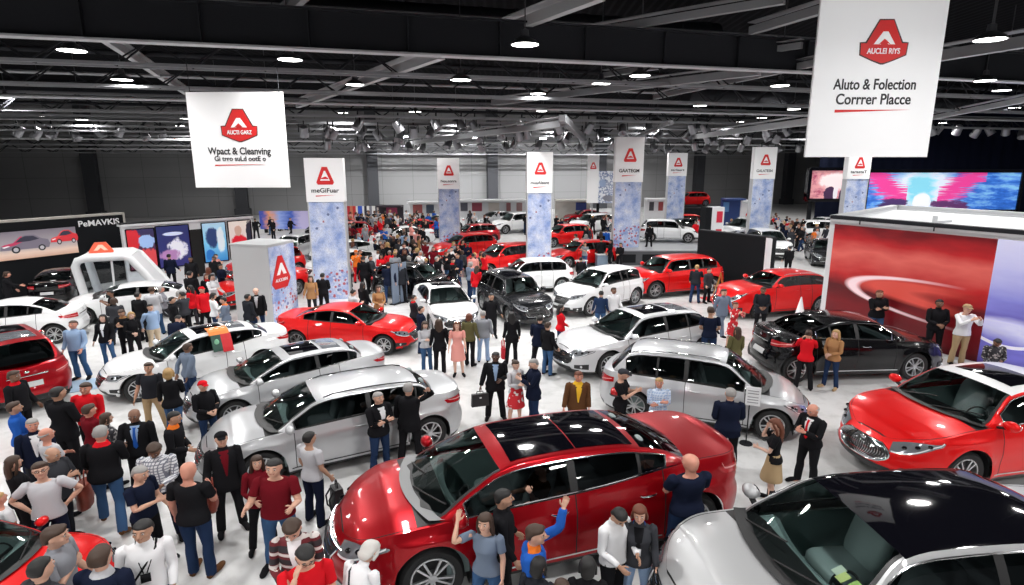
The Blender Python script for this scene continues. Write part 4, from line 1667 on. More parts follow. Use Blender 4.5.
def truss(d, z, h, w, pitch, name='roof_truss', mat=None, L=88):
    g = Geo()
    for zz, yy, s in ((z, -w / 2, 0.11), (z, w / 2, 0.11), (z + h, 0, 0.10)):
        g.bar((-L / 2, yy, zz), (L / 2, yy, zz), s, s, 0)
    n = int(L / pitch)
    for i in range(n):
        a = -L / 2 + i * pitch
        for yy in (-w / 2, w / 2):
            g.bar((a, yy, z), (a + pitch / 2, 0, z + h), 0.05, 0.05, 1)
            g.bar((a + pitch / 2, 0, z + h), (a + pitch, yy, z), 0.05, 0.05, 1)
        g.bar((a, -w / 2, z), (a, w / 2, z), 0.05, 0.05, 1)
    o = g.build(name, None, None, False, mats=[M_STEEL, M_STEELD])
    o.location = AY * d + AX * 10
    o.rotation_euler = (0, 0, YAW)
    return o


TR = 'steel cross trusses under the roof'
d0 = row_at(40, 9.4)
tag(girder(d0, 9.4, 1.15), 'deep steel girder crossing the hall nearest overhead', 'girder')
ds = [(2, 11.0, 'pipe'), (64, 9.3, 'truss'), (86, 9.1, 'truss'), (111, 8.7, 'truss'), (131, 8.2, 'truss'), (145, 7.6, 'truss'), (153, 7.05, 'truss')]
names = ['first', 'second', 'third', 'fourth', 'fifth', 'sixth']
ti = 0
for py, z, kind in ds:
    d = row_at(py, z)
    if kind == 'pipe':
        g = Geo()
        for a, b in ((0, 0), (1.1, 0.5), (1.5, -0.2)):
            g.tube([(-42, a, z + b), (60, a, z + b)], 0.07, 8)
        o = g.build('service_pipe', M_STEEL)
        o.location = AY * d + AX * 10
        o.rotation_euler = (0, 0, YAW)
        tag(o, 'run of grey service pipes above and before the deep girder', 'pipe')
    else:
        d = min(d, 72)
        o = truss(d, z, 0.85, 0.6, 2.4)
        tag(o, 'steel cross truss under the roof, %s behind the deep girder' % names[ti], 'truss', TR)
        ti += 1
# more members seen between them: one object each
for i, (py, z, px, wd, mt) in enumerate(((50, 10.4, 60, 0.22, M_STEELD), (74, 9.9, 100, 0.16, M_STEEL), (98, 9.3, 100, 0.18, M_STEELL), (104, 9.5, 100, 0.2, M_STEELD), (120, 8.9, 100, 0.16, M_STEEL), (139, 8.1, 100, 0.2, M_STEELL), (150, 7.5, 100, 0.2, M_STEEL))):
    d = min(row_at(py, z, px), 73)
    g = Geo()
    g.tube([(-44, 0, z), (52, 0, z)], wd / 2, 8)
    o = g.build('roof_pipe', mt)
    o.location = AY * d + AX * 10
    o.rotation_euler = (0, 0, YAW)
    tag(o, 'round %s pipe running between the %s' % (['thick black', 'thin grey', 'pale', 'stout black', 'slim grey', 'wide pale', 'far grey'][i], ['deep girder and first truss', 'first and second trusses', 'second and third trusses, lower one', 'second and third trusses, upper one', 'third and fourth trusses', 'fourth and fifth trusses', 'fifth and sixth trusses'][i]), 'pipe', 'pipes between the roof trusses')
for i, (py, z, px, wd) in enumerate(((94, 9.6, 100, 0.35), (116, 8.95, 100, 0.30), (126, 8.5, 100, 0.40), (136, 8.45, 100, 0.32), (142, 8.2, 100, 0.36), (149, 7.25, 100, 0.30))):
    d = min(row_at(py, z, px), 73.4)
    g = Geo()
    for yy in (-wd / 2, wd / 2):
        g.box((-11, yy, z), (56, 0.03, 0.12))
    for t in np.arange(-39, 17, 0.9):
        g.box((t, 0, z - 0.04), (0.05, wd, 0.03))
    o = g.build('cable_tray', M_STEEL, smooth=False)
    o.location = AY * d + AX * 10
    o.rotation_euler = (0, 0, YAW)
    tag(o, 'ladder cable tray running along the roof, %s from the deep girder' % ['first', 'second', 'third', 'fourth', 'fifth', 'farthest'][i], 'cable tray', 'cable trays under the roof')
# slanting roof braces and catwalk beams running the other way
BR = [((585, 0), (500, 32), 10.6, 0.28), ((735, 8), (500, 47), 10.8, 0.2), ((712, 77), (500, 102), 9.4, 0.24), ((411, 65), (301, 104), 9.5, 0.26), ((770, 50), (610, 74), 10.2, 0.18), ((1024, 42), (940, 56), 9.8, 0.3), ((1024, 100), (930, 118), 9.0, 0.22), ((820, 10), (754, 30), 10.6, 0.22),
      ((820, 62), (660, 96), 9.6, 0.2), ((110, 42), (185, 92), 10.0, 0.22), ((300, 0), (262, 34), 11.2, 0.22), ((180, 0), (240, 16), 11.6, 0.2), ((562, 118), (597, 152), 7.9, 0.5), ((672, 122), (600, 152), 7.9, 0.35), ((512, 130), (340, 152), 7.8, 0.25), ((820, 120), (700, 136), 8.2, 0.3)]
for i, (a, b, z, w) in enumerate(BR):
    pa, pb = Vector((*at_z(*a, z), z)), Vector((*at_z(*b, z), z))
    if (pb - pa).length > 40:
        pb = pa + (pb - pa).normalized() * 40
    dv = (pb - pa)
    pa, pb = pa - dv * (0.0 if i in (12, 13) else 0.15), pb + dv * 0.05
    g = Geo()
    if i in (12, 13):
        wd = 0.28 if i == 12 else 0.15
        g.bar(pa, pb, wd, wd)
        n = 40
        for kk in range(n):       # ribs of the foil-clad beam
            p = pa.lerp(pb, (kk + 0.5) / n)
            g.bar(p - dv.normalized() * 0.04, p + dv.normalized() * 0.04, wd + 0.07, wd + 0.07)
        o = g.build('foil_clad_beam', M_STEEL, smooth=False)
        tag(o, 'pale foil-clad beam slanting %s the hall' % ['', '', '', '', '', '', '', '', '', '', '', '', 'from the palest banner side of', 'from the video screen side of'][i], 'beam', 'pale foil-clad beams over the middle of the hall')
    else:
        g.bar(pa, pb, w, w * 1.2)
        g.bar(pa + Vector((0, 0, w * 1.2)), pb + Vector((0, 0, w * 1.2)), w * 1.6, 0.03)
        o = g.build('roof_brace', M_STEEL if i % 3 else M_STEELL, smooth=False)
        tag(o, 'slanting steel brace of the dark roof, between the cross trusses', 'brace', 'slanting braces of the roof')
# air ducts
for i, (px, py, z, L, r) in enumerate(((110, 92, 10.2, 22, 0.55), (430, 20, 11.6, 26, 0.6), (860, 100, 9.8, 24, 0.5))):
    x, y = at_z(px, py, z)
    g = Geo()
    g.tube([Vector((x, y, z)) - AX * L / 2, Vector((x, y, z)) + AX * L / 2], r, 18)
    for t in np.arange(-L / 2, L / 2, 1.5):
        g.tube([Vector((x, y, z)) + AX * t, Vector((x, y, z)) + AX * (t + 0.08)], r + 0.03, 18)
    o = g.build('air_duct', M_STEELD)
    tag(o, ['dull round air duct above the hanging sign over the dark stage', 'dull round air duct high above the front girder', 'dull round air duct over the two big screens'][i], 'duct')

# ------------------------------------------------------------------ lamps
M_HOUS = pbr('lamp_housing', (0.10, 0.10, 0.11), 0.4, 0.5)
k = NT('lamp_glow')
e = k.n('ShaderNodeEmission', {'Color': (1.0, 0.985, 0.96, 1), 'Strength': 14.0})
k.link(e.outputs[0], k.t.nodes['Material Output'].inputs[0])
M_GLOW = k.m


def lamp(name, x, y, z, r, tilt, label, group, power):
    root = empty(name, (x, y, z), 0, label, 'lamp', group)
    g = Geo().lathe([(0.05, 0.42), (0.10, 0.40), (0.12, 0.22), (r * 0.75, 0.12), (r, 0.0), (r * 0.94, 0.0), (0.1, 0.10)], 'z', (0, 0, 0), 20)
    g.bar((0, 0, 0.40), (0, 0, 13.0 - z), 0.03)
    g.build('housing', M_HOUS, root)
    Geo().lathe([(0.001, 0.006), (r * 0.92, 0.006)], 'z', (0, 0, 0), 20).build('lens', M_GLOW, root)
    l = bpy.data.lights.new('lamp_light', 'AREA')
    l.shape = 'DISK'
    l.size = r * 1.8
    l.energy = power
    l.color = (1.0, 0.985, 0.965)
    l.spread = R_(165)
    o = bpy.data.objects.new('lamp_light', l)
    COL.objects.link(o)
    o.parent = root
    o.location = (0, 0, -0.02)
    return root


seen = [(72, 51), (122, 80), (6, 98), (290, 60), (355, 85), (525, 45), (640, 76), (601, 84), (538, 94), (780, 86), (990, 40), (985, 81), (44, 117), (415, 112), (700, 106), (870, 118), (180, 126)]
LG = 'high bay lamps under the roof'
LZ = 9.25
placed = []
near_txt = ['by the deep girder, far from the hanging signs', 'above the hanging sign over the dark stage', 'at the edge of the view above the dark stage wall', 'behind the sign over the silver cars', 'in line with the first tall banner', 'over the tall banner beside the red hatchbacks',
            'over the tall banner by the platform, lower one', 'over the tall banner by the platform, upper one', 'between the platform banner and the one before it', 'beside the biggest hanging sign', 'high beside the biggest hanging sign', 'low beside the biggest hanging sign',
            'over the dark stage, further back', 'over the packed crowd', 'over the dark partition', 'over the two big screens', 'over the lit posters']
for i, (px, py) in enumerate(seen):
    x, y = at_z(px, py, LZ)
    if y > 70:
        continue
    placed.append((x, y))
    lamp('hanging_lamp', x, y, LZ, 0.42, 0, 'round white high bay lamp ' + near_txt[i], LG, 1)
gx = 0
for d in np.arange(-12, 72, 8.5):
    for t in np.arange(-30, 52, 8.5):
        p = AX * (t + (4.2 if gx % 2 else 0)) + AY * d
        if min([math.hypot(p.x - a, p.y - b) for a, b in placed] + [99]) < 5.0:
            continue
        if p.x < -39 or p.x > 62 or p.y > 74 or (p.y > 20 and abs(p.x) > p.y * 1.02 + 4):
            continue
        placed.append((p.x, p.y))
        far = 'round white high bay lamp in the far rows under the roof' if p.y > 45 else ('round white high bay lamp in the middle rows under the roof' if p.y > 17 else 'round white high bay lamp over the front row of cars')
        lamp('hanging_lamp', p.x, p.y, LZ + 0.4 * math.sin(p.x * 3 + p.y), 0.40, 0, far, LG + (', far rows' if p.y > 45 else (', middle rows' if p.y > 17 else ', front rows')), 1)
    gx += 1
print('lamps', len(placed))
LAMP_POWER = 320.0
for l in bpy.data.lights:
    l.energy = LAMP_POWER


# added flood lamps, no such source seen, brightening the middle of the far wall
for i, t in enumerate((6, 14, 22, 30)):
    p = wc + AX * t - AY * 8.0 + Vector((0, 0, 9.0))
    root = empty('added_hanging_flood', p, YAW, 'added flood lamp hung before the far wall to brighten it', 'lamp', 'added flood lamps before the far wall')
    g = Geo()
    Mx = Matrix.Rotation(R_(-38), 3, 'X')
    g.box((0, 0, 0), (0.9, 0.6, 0.25), M=Mx)
    g.bar((0, 0, 0.1), (0, 0, 13.0 - 9.0), 0.05)
    g.build('housing', M_HOUS, root, smooth=False)
    l = bpy.data.lights.new('added_flood_light', 'AREA')
    l.shape = 'RECTANGLE'
    l.size, l.size_y = 0.8, 0.5
    l.energy = 1050.0
    l.spread = R_(140)
    o = bpy.data.objects.new('added_flood_light', l)
    COL.objects.link(o)
    o.parent = root
    o.location = Mx @ Vector((0, 0, -0.16))
    o.rotation_euler = (R_(52), 0, 0)
# added flood lamp, out of view, put in to brighten the biggest sign
root = empty('added_hanging_flood', (7.6, 5.0, 9.6), 0, 'added out-of-view flood lamp over the black-roofed silver car, brightens the biggest sign', 'lamp')
g = Geo()
Mx = Matrix.Rotation(R_(62), 3, 'X')
g.box((0, 0, 0), (0.7, 0.5, 0.2), M=Mx)
g.bar((0, 0, 0.1), (0, 0, 3.4), 0.05)
g.build('housing', M_HOUS, root, smooth=False)
l = bpy.data.lights.new('added_flood_light', 'AREA')
l.shape = 'RECTANGLE'
l.size, l.size_y = 0.6, 0.4
l.energy = 62.0
l.spread = R_(80)
o = bpy.data.objects.new('added_flood_light', l)
COL.objects.link(o)
o.parent = root
o.location = Mx @ Vector((0, 0, -0.14))
o.rotation_euler = (R_(72), 0, 0)
# stage spots clamped under the far trusses
M_SPOT = pbr('spot_shell', (0.30, 0.30, 0.32), 0.3, 0.6)


def spot_proto():
    root = empty('hanging_spotlight')
    g = Geo()
    g.lathe([(0.001, 0.30), (0.15, 0.28), (0.19, 0.10), (0.21, -0.22), (0.19, -0.22), (0.05, -0.05)], 'z', (0, 0, 0), 14)
    g.v = [tuple(Matrix.Rotation(R_(35), 3, 'Y') @ Vector(v)) for v in g.v]
    g.build('can', M_SPOT, root)
    g = Geo()
    g.tube([(0, 0.24, 0), (0, 0.24, 0.36), (0, -0.24, 0.36), (0, -0.24, 0)], 0.025, 6)
    g.bar((0, 0, 0.34), (0, 0, 0.62), 0.05)
    g.build('yoke', M_STEELD, root)
    return root


srng = random.Random(5)
proto_spot = spot_proto()
ns_ = 0
for px0, px1, py, z, n in ((300, 780, 128, 8.15, 26), (330, 800, 142, 7.5, 26), (800, 1010, 112, 8.6, 14), (0, 190, 131, 8.15, 9), (360, 800, 118, 8.5, 16)):
    d = min(row_at(py - 3, z + 0.3), 72)
    for i in range(n):
        px = px0 + (px1 - px0) * (i + srng.uniform(0.1, 0.9)) / n
        u = (px - 512) / FPX
        # the point of that cross member in this direction
        yy = d / (AY.y + AY.x * u)
        xx = u * yy
        o = proto_spot if ns_ == 0 else copy_tree(proto_spot)
        ns_ += 1
        o.location = (xx, yy, z + srng.uniform(-0.25, 0.1))
        o.rotation_euler = (0, 0, srng.uniform(0, 6.28))
        o.scale = (1.5, 1.5, 1.5)
        tag(o, 'small stage spotlight clamped under the far roof trusses', 'spotlight', 'stage spotlights under the far trusses')
w = bpy.data.worlds.new('hall_air')
SC.world = w
w.use_nodes = True
w.node_tree.nodes['Background'].inputs[0].default_value = (0.055, 0.058, 0.065, 1)

# ------------------------------------------------------------------ lettering and logos
M_RED = pbr('sign_red', (0.62, 0.012, 0.012), 0.5)
M_INK = pbr('sign_ink', (0.012, 0.012, 0.014), 0.6)
M_SWHITE = pbr('sign_white', (0.93, 0.93, 0.94), 0.6)


def lettering(txt, size, parent, loc, mat, width=None, bold=0.012, name='lettering', align='CENTER', shear=0.0, rot=(PI / 2, 0, 0)):
    c = bpy.data.curves.new('txt', 'FONT')
    c.body = txt
    c.size = size
    c.align_x = align
    c.offset = bold * size
    c.extrude = 0.004
    c.shear = shear
    o = bpy.data.objects.new('txt', c)
    COL.objects.link(o)
    dg = bpy.context.evaluated_depsgraph_get()
    me = bpy.data.meshes.new_from_object(o.evaluated_get(dg))
    bpy.data.objects.remove(o)
    n = bpy.data.objects.new(name, me)
    me.materials.clear()
    me.materials.append(mat)
    COL.objects.link(n)
    n.parent = parent
    n.rotation_euler = rot
    n.location = loc
    if width:
        w_ = max(v.co.x for v in me.vertices) - min(v.co.x for v in me.vertices)
        n.scale = (width / w_, 1, 1)
    return n


def flat(name, polys, mat, parent, y=0.0, t=0.006):
    """thin raised shapes on a panel that faces -y; polys: lists of (x, z)"""
    g = Geo()
    for p in polys:
        n = len(p)
        v = [(x, y - t, z) for x, z in p] + [(x, y, z) for x, z in p]
        f = [tuple(range(n))] + [(i, i + n, (i + 1) % n + n, (i + 1) % n) for i in range(n)]
        g.add(v, f)
    o = g.build(name, mat, parent, smooth=False)
    bm = bmesh.new()
    bm.from_mesh(o.data)
    bmesh.ops.recalc_face_normals(bm, faces=bm.faces)
    bmesh.ops.triangulate(bm, faces=[f for f in bm.faces if len(f.verts) > 4])
    bm.to_mesh(o.data)
    bm.free()
    return o


def emblem_badge(parent, cx, cz, s, y, word):
    """the red badge: a blunt A over a ribbon with a pointed lower edge"""
    S = lambda pts: [(cx + a * s, cz + b * s) for a, b in pts]
    flat('badge_edge', [S([(-0.30, 1.03), (0.30, 1.03), (0.76, 0.16), (1.00, 0.14), (0.97, -0.36), (0.45, -0.58), (0.06, -0.72), (-0.06, -0.72), (-0.45, -0.58), (-0.97, -0.36), (-1.00, 0.14), (-0.76, 0.16)])], pbr('badge_dark', (0.05, 0.02, 0.02), 0.5), parent, y)
    flat('badge', [S([(-0.27, 0.98), (0.27, 0.98), (0.72, 0.10), (-0.72, 0.10)]), S([(-0.95, 0.10), (0.95, 0.10), (0.92, -0.33), (0.42, -0.54), (0.05, -0.66), (-0.05, -0.66), (-0.42, -0.54), (-0.92, -0.33)])], M_RED, parent, y - 0.007)
    flat('badge_letter', [S([(-0.10, 0.55), (0.10, 0.55), (0.44, 0.06), (0.16, 0.06), (0.0, 0.28), (-0.16, 0.06), (-0.44, 0.06)])], M_SWHITE, parent, y - 0.014)
    flat('badge_peak', [S([(-0.24, 0.06), (-0.02, 0.27), (0.08, 0.20), (0.24, 0.06), (0.06, 0.13), (-0.06, 0.10)])], M_RED, parent, y - 0.021)
    lettering(word, 0.30 * s, parent, (cx, y - 0.02, cz - 0.30 * s), M_SWHITE, 1.35 * s, 0.02, 'ribbon_lettering')


def emblem_small(parent, cx, cz, s, y):
    S = lambda pts: [(cx + a * s, cz + b * s) for a, b in pts]
    flat('emblem', [S([(-0.30, 1.0), (0.30, 1.0), (1.0, -0.75), (0.85, -1.0), (-0.85, -1.0), (-1.0, -0.75)])], M_RED, parent, y)
    flat('emblem_letter', [S([(-0.08, 0.55), (0.08, 0.55), (0.55, -0.55), (-0.55, -0.55)])], M_SWHITE, parent, y - 0.007)
    flat('emblem_bar', [S([(-0.40, -0.25), (0.05, -0.08), (0.36, -0.25), (0.42, -0.38), (-0.46, -0.38)])], M_RED, parent, y - 0.014)


def hanging_sign(px0, px1, py0, py1, Y, label, lines, logo, zt=None):
    xa, za = at_y(px0, py1, Y)
    xb, zb = at_y(px1, py1, Y)
    _, zt_ = at_y(px0, py0, Y)
    zt_ = zt or zt_
    W, Hh = xb - xa, zt_ - za
    root = empty('hanging_sign', ((xa + xb) / 2, Y, za), 0, label, 'sign')
    g = Geo()
    g.box((0, 0.03, Hh / 2), (W, 0.06, Hh))
    g.build('panel', M_SWHITE, root, smooth=False)
    for s in (-0.46, 0.46):
        g = Geo()
        g.tube([(s * W, 0.03, Hh), (s * W, 0.03, 13.0 - za)], 0.012, 6)
        g.build('hanging_cable', M_STEELD, root)
    for txt, sz, zf, wf in lines:
        lettering(txt, sz * Hh, root, (0, -0.004, zf * Hh), M_INK, wf * W, 0.018)
    lx, lz, ls, word = logo
    emblem_badge(root, lx * W, lz * Hh, ls * W * 1.1, -0.002, word)
    return root, W, Hh


r, W, Hh = hanging_sign(196, 290, 92, 187.5, 21.0, 'white square hanging sign over the silver cars, smaller of the two', [('Wpact & Cleanving', 0.105, 0.355, 0.66), ('Gi trro suLd ootE o', 0.072, 0.285, 0.54)], (0.02, 0.625, 0.175, 'AUCTI GARZ'))
flat('underline', [[(-0.27 * W, 0.245 * Hh), (0.27 * W, 0.250 * Hh), (-0.27 * W, 0.232 * Hh)]], M_RED, r, -0.002)
x0, z0 = at_y(801, 157, 13)
x1, _ = at_y(921, 157, 13)
r, W, Hh = hanging_sign(805, 927, -16, 157, 13.0, 'tall white hanging sign, the biggest and nearest of the hall', [('Aluto & Folection', 0.088, 0.405, 0.66), ('Corrrer Placce', 0.088, 0.318, 0.60)], (0.03, 0.655, 0.175, 'AUCLEI RIYS'))
flat('underline', [[(-0.30 * W, 0.285 * Hh), (0.31 * W, 0.285 * Hh), (-0.30 * W, 0.268 * Hh)]], M_RED, r, -0.002)


# ------------------------------------------------------------------ tall banners
def floral_mat():
    k = NT('floral_print')
    co, x, y, z = k.coords('Object')
    n = k.n('ShaderNodeTexNoise', {'Scale': 1.6, 'Detail': 4.0})
    k.link(co, n.inputs['Vector'])
    base = k.ramp(n.outputs['Fac'], [(0.32, (0.20, 0.30, 0.62)), (0.50, (0.48, 0.56, 0.78)), (0.66, (0.72, 0.75, 0.85))])
    v = k.n('ShaderNodeTexVoronoi', {'Scale': 2.1})
    k.link(co, v.inputs['Vector'])
    n2 = k.n('ShaderNodeTexNoise', {'Scale': 14.0, 'Detail': 3.0})
    k.link(co, n2.inputs['Vector'])
    dsc = k.math('ADD', v.outputs['Distance'], k.math('MULTIPLY', n2.outputs['Fac'], 0.12))
    spot = k.math('LESS_THAN', dsc, 0.19)
    cs = k.ramp(v.outputs['Color'], [(0.0, (0.10, 0.13, 0.28)), (0.6, (0.22, 0.28, 0.50)), (0.8, (0.34, 0.12, 0.16))], 'CONSTANT')
    c1 = k.mix(spot, base, cs)
    n3 = k.n('ShaderNodeTexNoise', {'Scale': 9.0, 'Detail': 6.0, 'Roughness': 0.7})
    k.link(co, n3.inputs['Vector'])
    tw = k.math('LESS_THAN', k.math('ABSOLUTE', k.math('SUBTRACT', n3.outputs['Fac'], 0.5)), 0.012)
    c2 = k.mix(k.math('MULTIPLY', tw, 0.7), c1, (0.16, 0.18, 0.30))
    # denser red and blue blossoms at the foot
    v2 = k.n('ShaderNodeTexVoronoi', {'Scale': 6.5})
    k.link(co, v2.inputs['Vector'])
    n4 = k.n('ShaderNodeTexNoise', {'Scale': 2.0})
    k.link(co, n4.inputs['Vector'])
    foot = k.math('MULTIPLY', k.math('LESS_THAN', z, k.math('MULTIPLY', n4.outputs['Fac'], 2.4)), k.math('LESS_THAN', v2.outputs['Distance'], 0.42))
    cf = k.ramp(v2.outputs['Color'], [(0.0, (0.45, 0.10, 0.13)), (0.4, (0.62, 0.60, 0.70)), (0.7, (0.20, 0.22, 0.45))], 'CONSTANT')
    c3 = k.mix(foot, c2, cf)
    k.link(c3, k.b.inputs['Base Color'])
    k.b.inputs['Roughness'].default_value = 0.5
    return k.m


M_FLORAL = floral_mat()


TB = [  # px top left, px top right, py top, py split, distance, base height, word, where
    (304, 342, 158, 202, 26.0, 0.0, 'meGiFuar', 'before the packed crowd, behind the red coupe'),
    (437, 459, 158, 189, 41.0, 0.0, 'Nou.sonra', 'behind the pair of red hatchbacks, palest lettering'),
    (527, 553, 152, 193, 31.2, 0.0, 'muaAlzent', 'between the red hatchbacks, above the white hatchback'),
    (616, 645, 137, 182, 36.2, 0.92, 'GAATEGM', 'standing on the grey platform beside the white crossover'),
    (669, 688, 153, 176, 51.0, 0.0, 'sarlaart', 'far behind the white crossover on the platform'),
    (755, 778, 147, 179, 42.5, 0.0, 'GALATESN', 'behind the dark partition and white front-facing crossover'),
    (849, 873, 152, 179, 39.5, 0.0, 'tarastaT', 'between the two big screens'),
]
for a, b, py0, pys, Y, z0, word, where in TB:
    xa, zt = at_y(a, py0, Y)
    xb, _ = at_y(b, py0, Y)
    _, zs = at_y((a + b) / 2, pys, Y)
    Wd = xb - xa
    root = empty('tall_banner', ((xa + xb) / 2, Y, z0), R_(4), 'tall floral blue banner with white top, ' + where, 'banner', 'tall floral banners')
    hs, ht = zs - z0, zt - z0
    g = Geo()
    g.box((0, 0.22, hs / 2), (Wd * 0.95, 0.40, hs))
    g.build('printed_panel', M_FLORAL, root, smooth=False)
    g = Geo()
    g.box((0, 0.20, (hs + ht) / 2), (Wd, 0.46, ht - hs))
    g.build('top_panel', M_SWHITE, root, smooth=False)
    for s in (-1, 1):
        g = Geo()
        g.box((s * Wd * 0.475, 0.22, hs / 2), (0.05, 0.44, hs))
        g.build('edge_strip', M_STEELL, root, smooth=False)
    emblem_small(root, 0.02 * Wd, hs + 0.60 * (ht - hs), 0.23 * Wd, -0.032)
    lettering(word, 0.16 * Wd, root, (0, -0.034, hs + 0.22 * (ht - hs)), M_INK, 0.72 * Wd, 0.02)
    flat('underline', [[(-0.25 * Wd, hs + 0.15 * (ht - hs)), (0.28 * Wd, hs + 0.16 * (ht - hs)), (-0.25 * Wd, hs + 0.125 * (ht - hs))]], M_RED, root, -0.032)

# small white banner and truck poster board far back
xa, zt = at_y(588, 155, 55)
xb, zb = at_y(598, 203, 55)
root = empty('narrow_banner', ((xa + xb) / 2, 55, zb), 0, 'narrow white banner with red emblem beside the truck poster board', 'banner')
g = Geo()
g.box((0, 0.1, (zt - zb) / 2), (xb - xa, 0.2, zt - zb))
g.build('panel', M_SWHITE, root, smooth=False)
g = Geo()
g.box((0, 0.1, -zb / 2), (0.12, 0.1, zb))
g.build('post', M_STEEL, root, smooth=False)
emblem_small(root, 0.0, (zt - zb) * 0.78, 0.30, -0.002)


def poster_mat(name, kind, emit=0.0):
    k = NT(name)
    co, x, y, z = k.coords('Generated')
    nz = k.n('ShaderNodeTexNoise', {'Scale': 6.0, 'Detail': 7.0, 'Roughness': 0.65})
    k.link(co, nz.inputs['Vector'])
    N = nz.outputs['Fac']
    vo = k.n('ShaderNodeTexVoronoi', {'Scale': 4.0})
    k.link(co, vo.inputs['Vector'])
    V = vo.outputs['Distance']

    def blob(cx, cz, rx, rz, soft=0.12, wob=0.25):
        dx = k.math('DIVIDE', k.math('SUBTRACT', x, cx), rx)
        dz = k.math('DIVIDE', k.math('SUBTRACT', z, cz), rz)
        d = k.math('ADD', k.math('MULTIPLY', dx, dx), k.math('MULTIPLY', dz, dz))
        d = k.math('ADD', d, k.math('MULTIPLY', k.math('SUBTRACT', N, 0.5), wob * 9))
        r = k.n('ShaderNodeMapRange', {'From Min': 1.0 - soft, 'From Max': 1.0 + soft, 'To Min': 1.0, 'To Max': 0.0})
        k.link(d, r.inputs['Value'])
        return r.outputs[0]

    if kind == 'carscene':
        c = k.ramp(k.math('ADD', z, k.math('MULTIPLY', k.math('SUBTRACT', N, 0.5), 0.15)), [(0.0, (0.50, 0.30, 0.22)), (0.20, (0.62, 0.46, 0.38)), (0.33, (0.45, 0.36, 0.34)), (0.5, (0.30, 0.27, 0.29)), (1.0, (0.16, 0.14, 0.17))])
    elif kind == 'redcar':
        c = k.ramp(z, [(0.0, (0.10, 0.02, 0.04)), (1.0, (0.03, 0.03, 0.10))])
        c = k.mix(blob(0.2, 0.75, 0.3, 0.25), c, (0.55, 0.02, 0.03))
        c = k.mix(blob(0.65, 0.25, 0.5, 0.25), c, (0.60, 0.06, 0.07))
        c = k.mix(blob(0.7, 0.68, 0.3, 0.16), c, (0.30, 0.45, 0.75))
    elif kind == 'navy':
        c = k.ramp(z, [(0.0, (0.03, 0.03, 0.16)), (1.0, (0.02, 0.03, 0.13))])
        c = k.mix(blob(0.60, 0.42, 0.28, 0.24, 0.3, 0.4), c, (0.72, 0.72, 0.82))
        c = k.mix(blob(0.35, 0.30, 0.30, 0.14, 0.3, 0.4), c, (0.40, 0.20, 0.42))
        c = k.mix(blob(0.5, 0.80, 0.30, 0.045, 0.2, 0.05), c, (0.6, 0.65, 0.85))
    elif kind == 'cyan':
        c = k.ramp(z, [(0.0, (0.03, 0.22, 0.55)), (0.5, (0.20, 0.55, 0.80)), (1.0, (0.42, 0.62, 0.78))])
        c = k.mix(blob(0.40, 0.62, 0.26, 0.26, 0.2, 0.2), c, (0.02, 0.05, 0.16))
        c = k.mix(blob(0.75, 0.55, 0.16, 0.32, 0.3, 0.3), c, (0.70, 0.80, 0.86))
        c = k.mix(blob(0.25, 0.18, 0.18, 0.14), c, (0.02, 0.16, 0.50))
    elif kind == 'redfigure':
        c = k.ramp(z, [(0.0, (0.60, 0.50, 0.52)), (1.0, (0.78, 0.68, 0.62))])
        c = k.mix(blob(0.45, 0.34, 0.40, 0.30, 0.15, 0.2), c, (0.66, 0.012, 0.03))
        c = k.mix(blob(0.42, 0.74, 0.14, 0.14), c, (0.55, 0.35, 0.28))
        c = k.mix(blob(0.92, 0.6, 0.16, 0.42), c, (0.02, 0.02, 0.04))
    elif kind == 'pinkstage':
        c = k.ramp(N, [(0.35, (0.35, 0.03, 0.10)), (0.55, (0.65, 0.30, 0.32))])
        c = k.mix(blob(0.65, 0.60, 0.42, 0.28, 0.3, 0.3), c, (0.78, 0.66, 0.66))
        c = k.mix(blob(0.5, 0.15, 0.14, 0.3, 0.1, 0.2), c, (0.05, 0.02, 0.06))
        c = k.mix(blob(0.8, 0.12, 0.10, 0.25, 0.1, 0.2), c, (0.05, 0.02, 0.06))
        c = k.mix(blob(0.62, 0.22, 0.05, 0.25, 0.1, 0.0), c, (0.75, 0.7, 0.75))
    elif kind == 'wings':
        c = k.ramp(N, [(0.30, (0.01, 0.05, 0.30)), (0.48, (0.03, 0.14, 0.55)), (0.62, (0.20, 0.45, 0.78))])
        c = k.mix(blob(0.36, 0.55, 0.20, 0.60, 0.5, 0.4), c, (0.68, 0.78, 0.90))
        c = k.mix(blob(0.36, 0.55, 0.09, 0.40, 0.5, 0.5), c, (0.22, 0.60, 0.75))
        for a, b, sx in ((0.12, 0.66, 1), (0.62, 0.66, -1)):
            xs = k.math('SUBTRACT', x, a)
            zs = k.math('ADD', k.math('SUBTRACT', z, b), k.math('MULTIPLY', xs, 3.0 * sx))
            n9 = k.n('ShaderNodeTexNoise', {'Scale': 26.0, 'Detail': 3.0})
            mp = k.n('ShaderNodeMapping')
            mp.inputs['Rotation'].default_value = (0, 1.25 * sx, 0)
            mp.inputs['Scale'].default_value = (0.12, 1.0, 1.6)
            k.link(co, mp.inputs[0])
            k.link(mp.outputs[0], n9.inputs['Vector'])
            zs = k.math('ADD', zs, k.math('MULTIPLY', k.math('SUBTRACT', n9.outputs['Fac'], 0.5), 1.5))
            st = k.n('ShaderNodeMapRange', {'From Min': 0.34, 'From Max': 0.24, 'To Min': 0.0, 'To Max': 1.0})
            k.link(k.math('ADD', k.math('ABSOLUTE', zs), k.math('MULTIPLY', k.math('SUBTRACT', N, 0.5), 0.5)), st.inputs['Value'])
            lim = k.math('LESS_THAN', k.math('ABSOLUTE', xs), 0.15)
            c = k.mix(k.math('MULTIPLY', st.outputs[0], lim), c, (0.72, 0.05, 0.28))
        c = k.mix(blob(0.18, 0.10, 0.10, 0.20, 0.3, 0.6), c, (0.06, 0.03, 0.12))
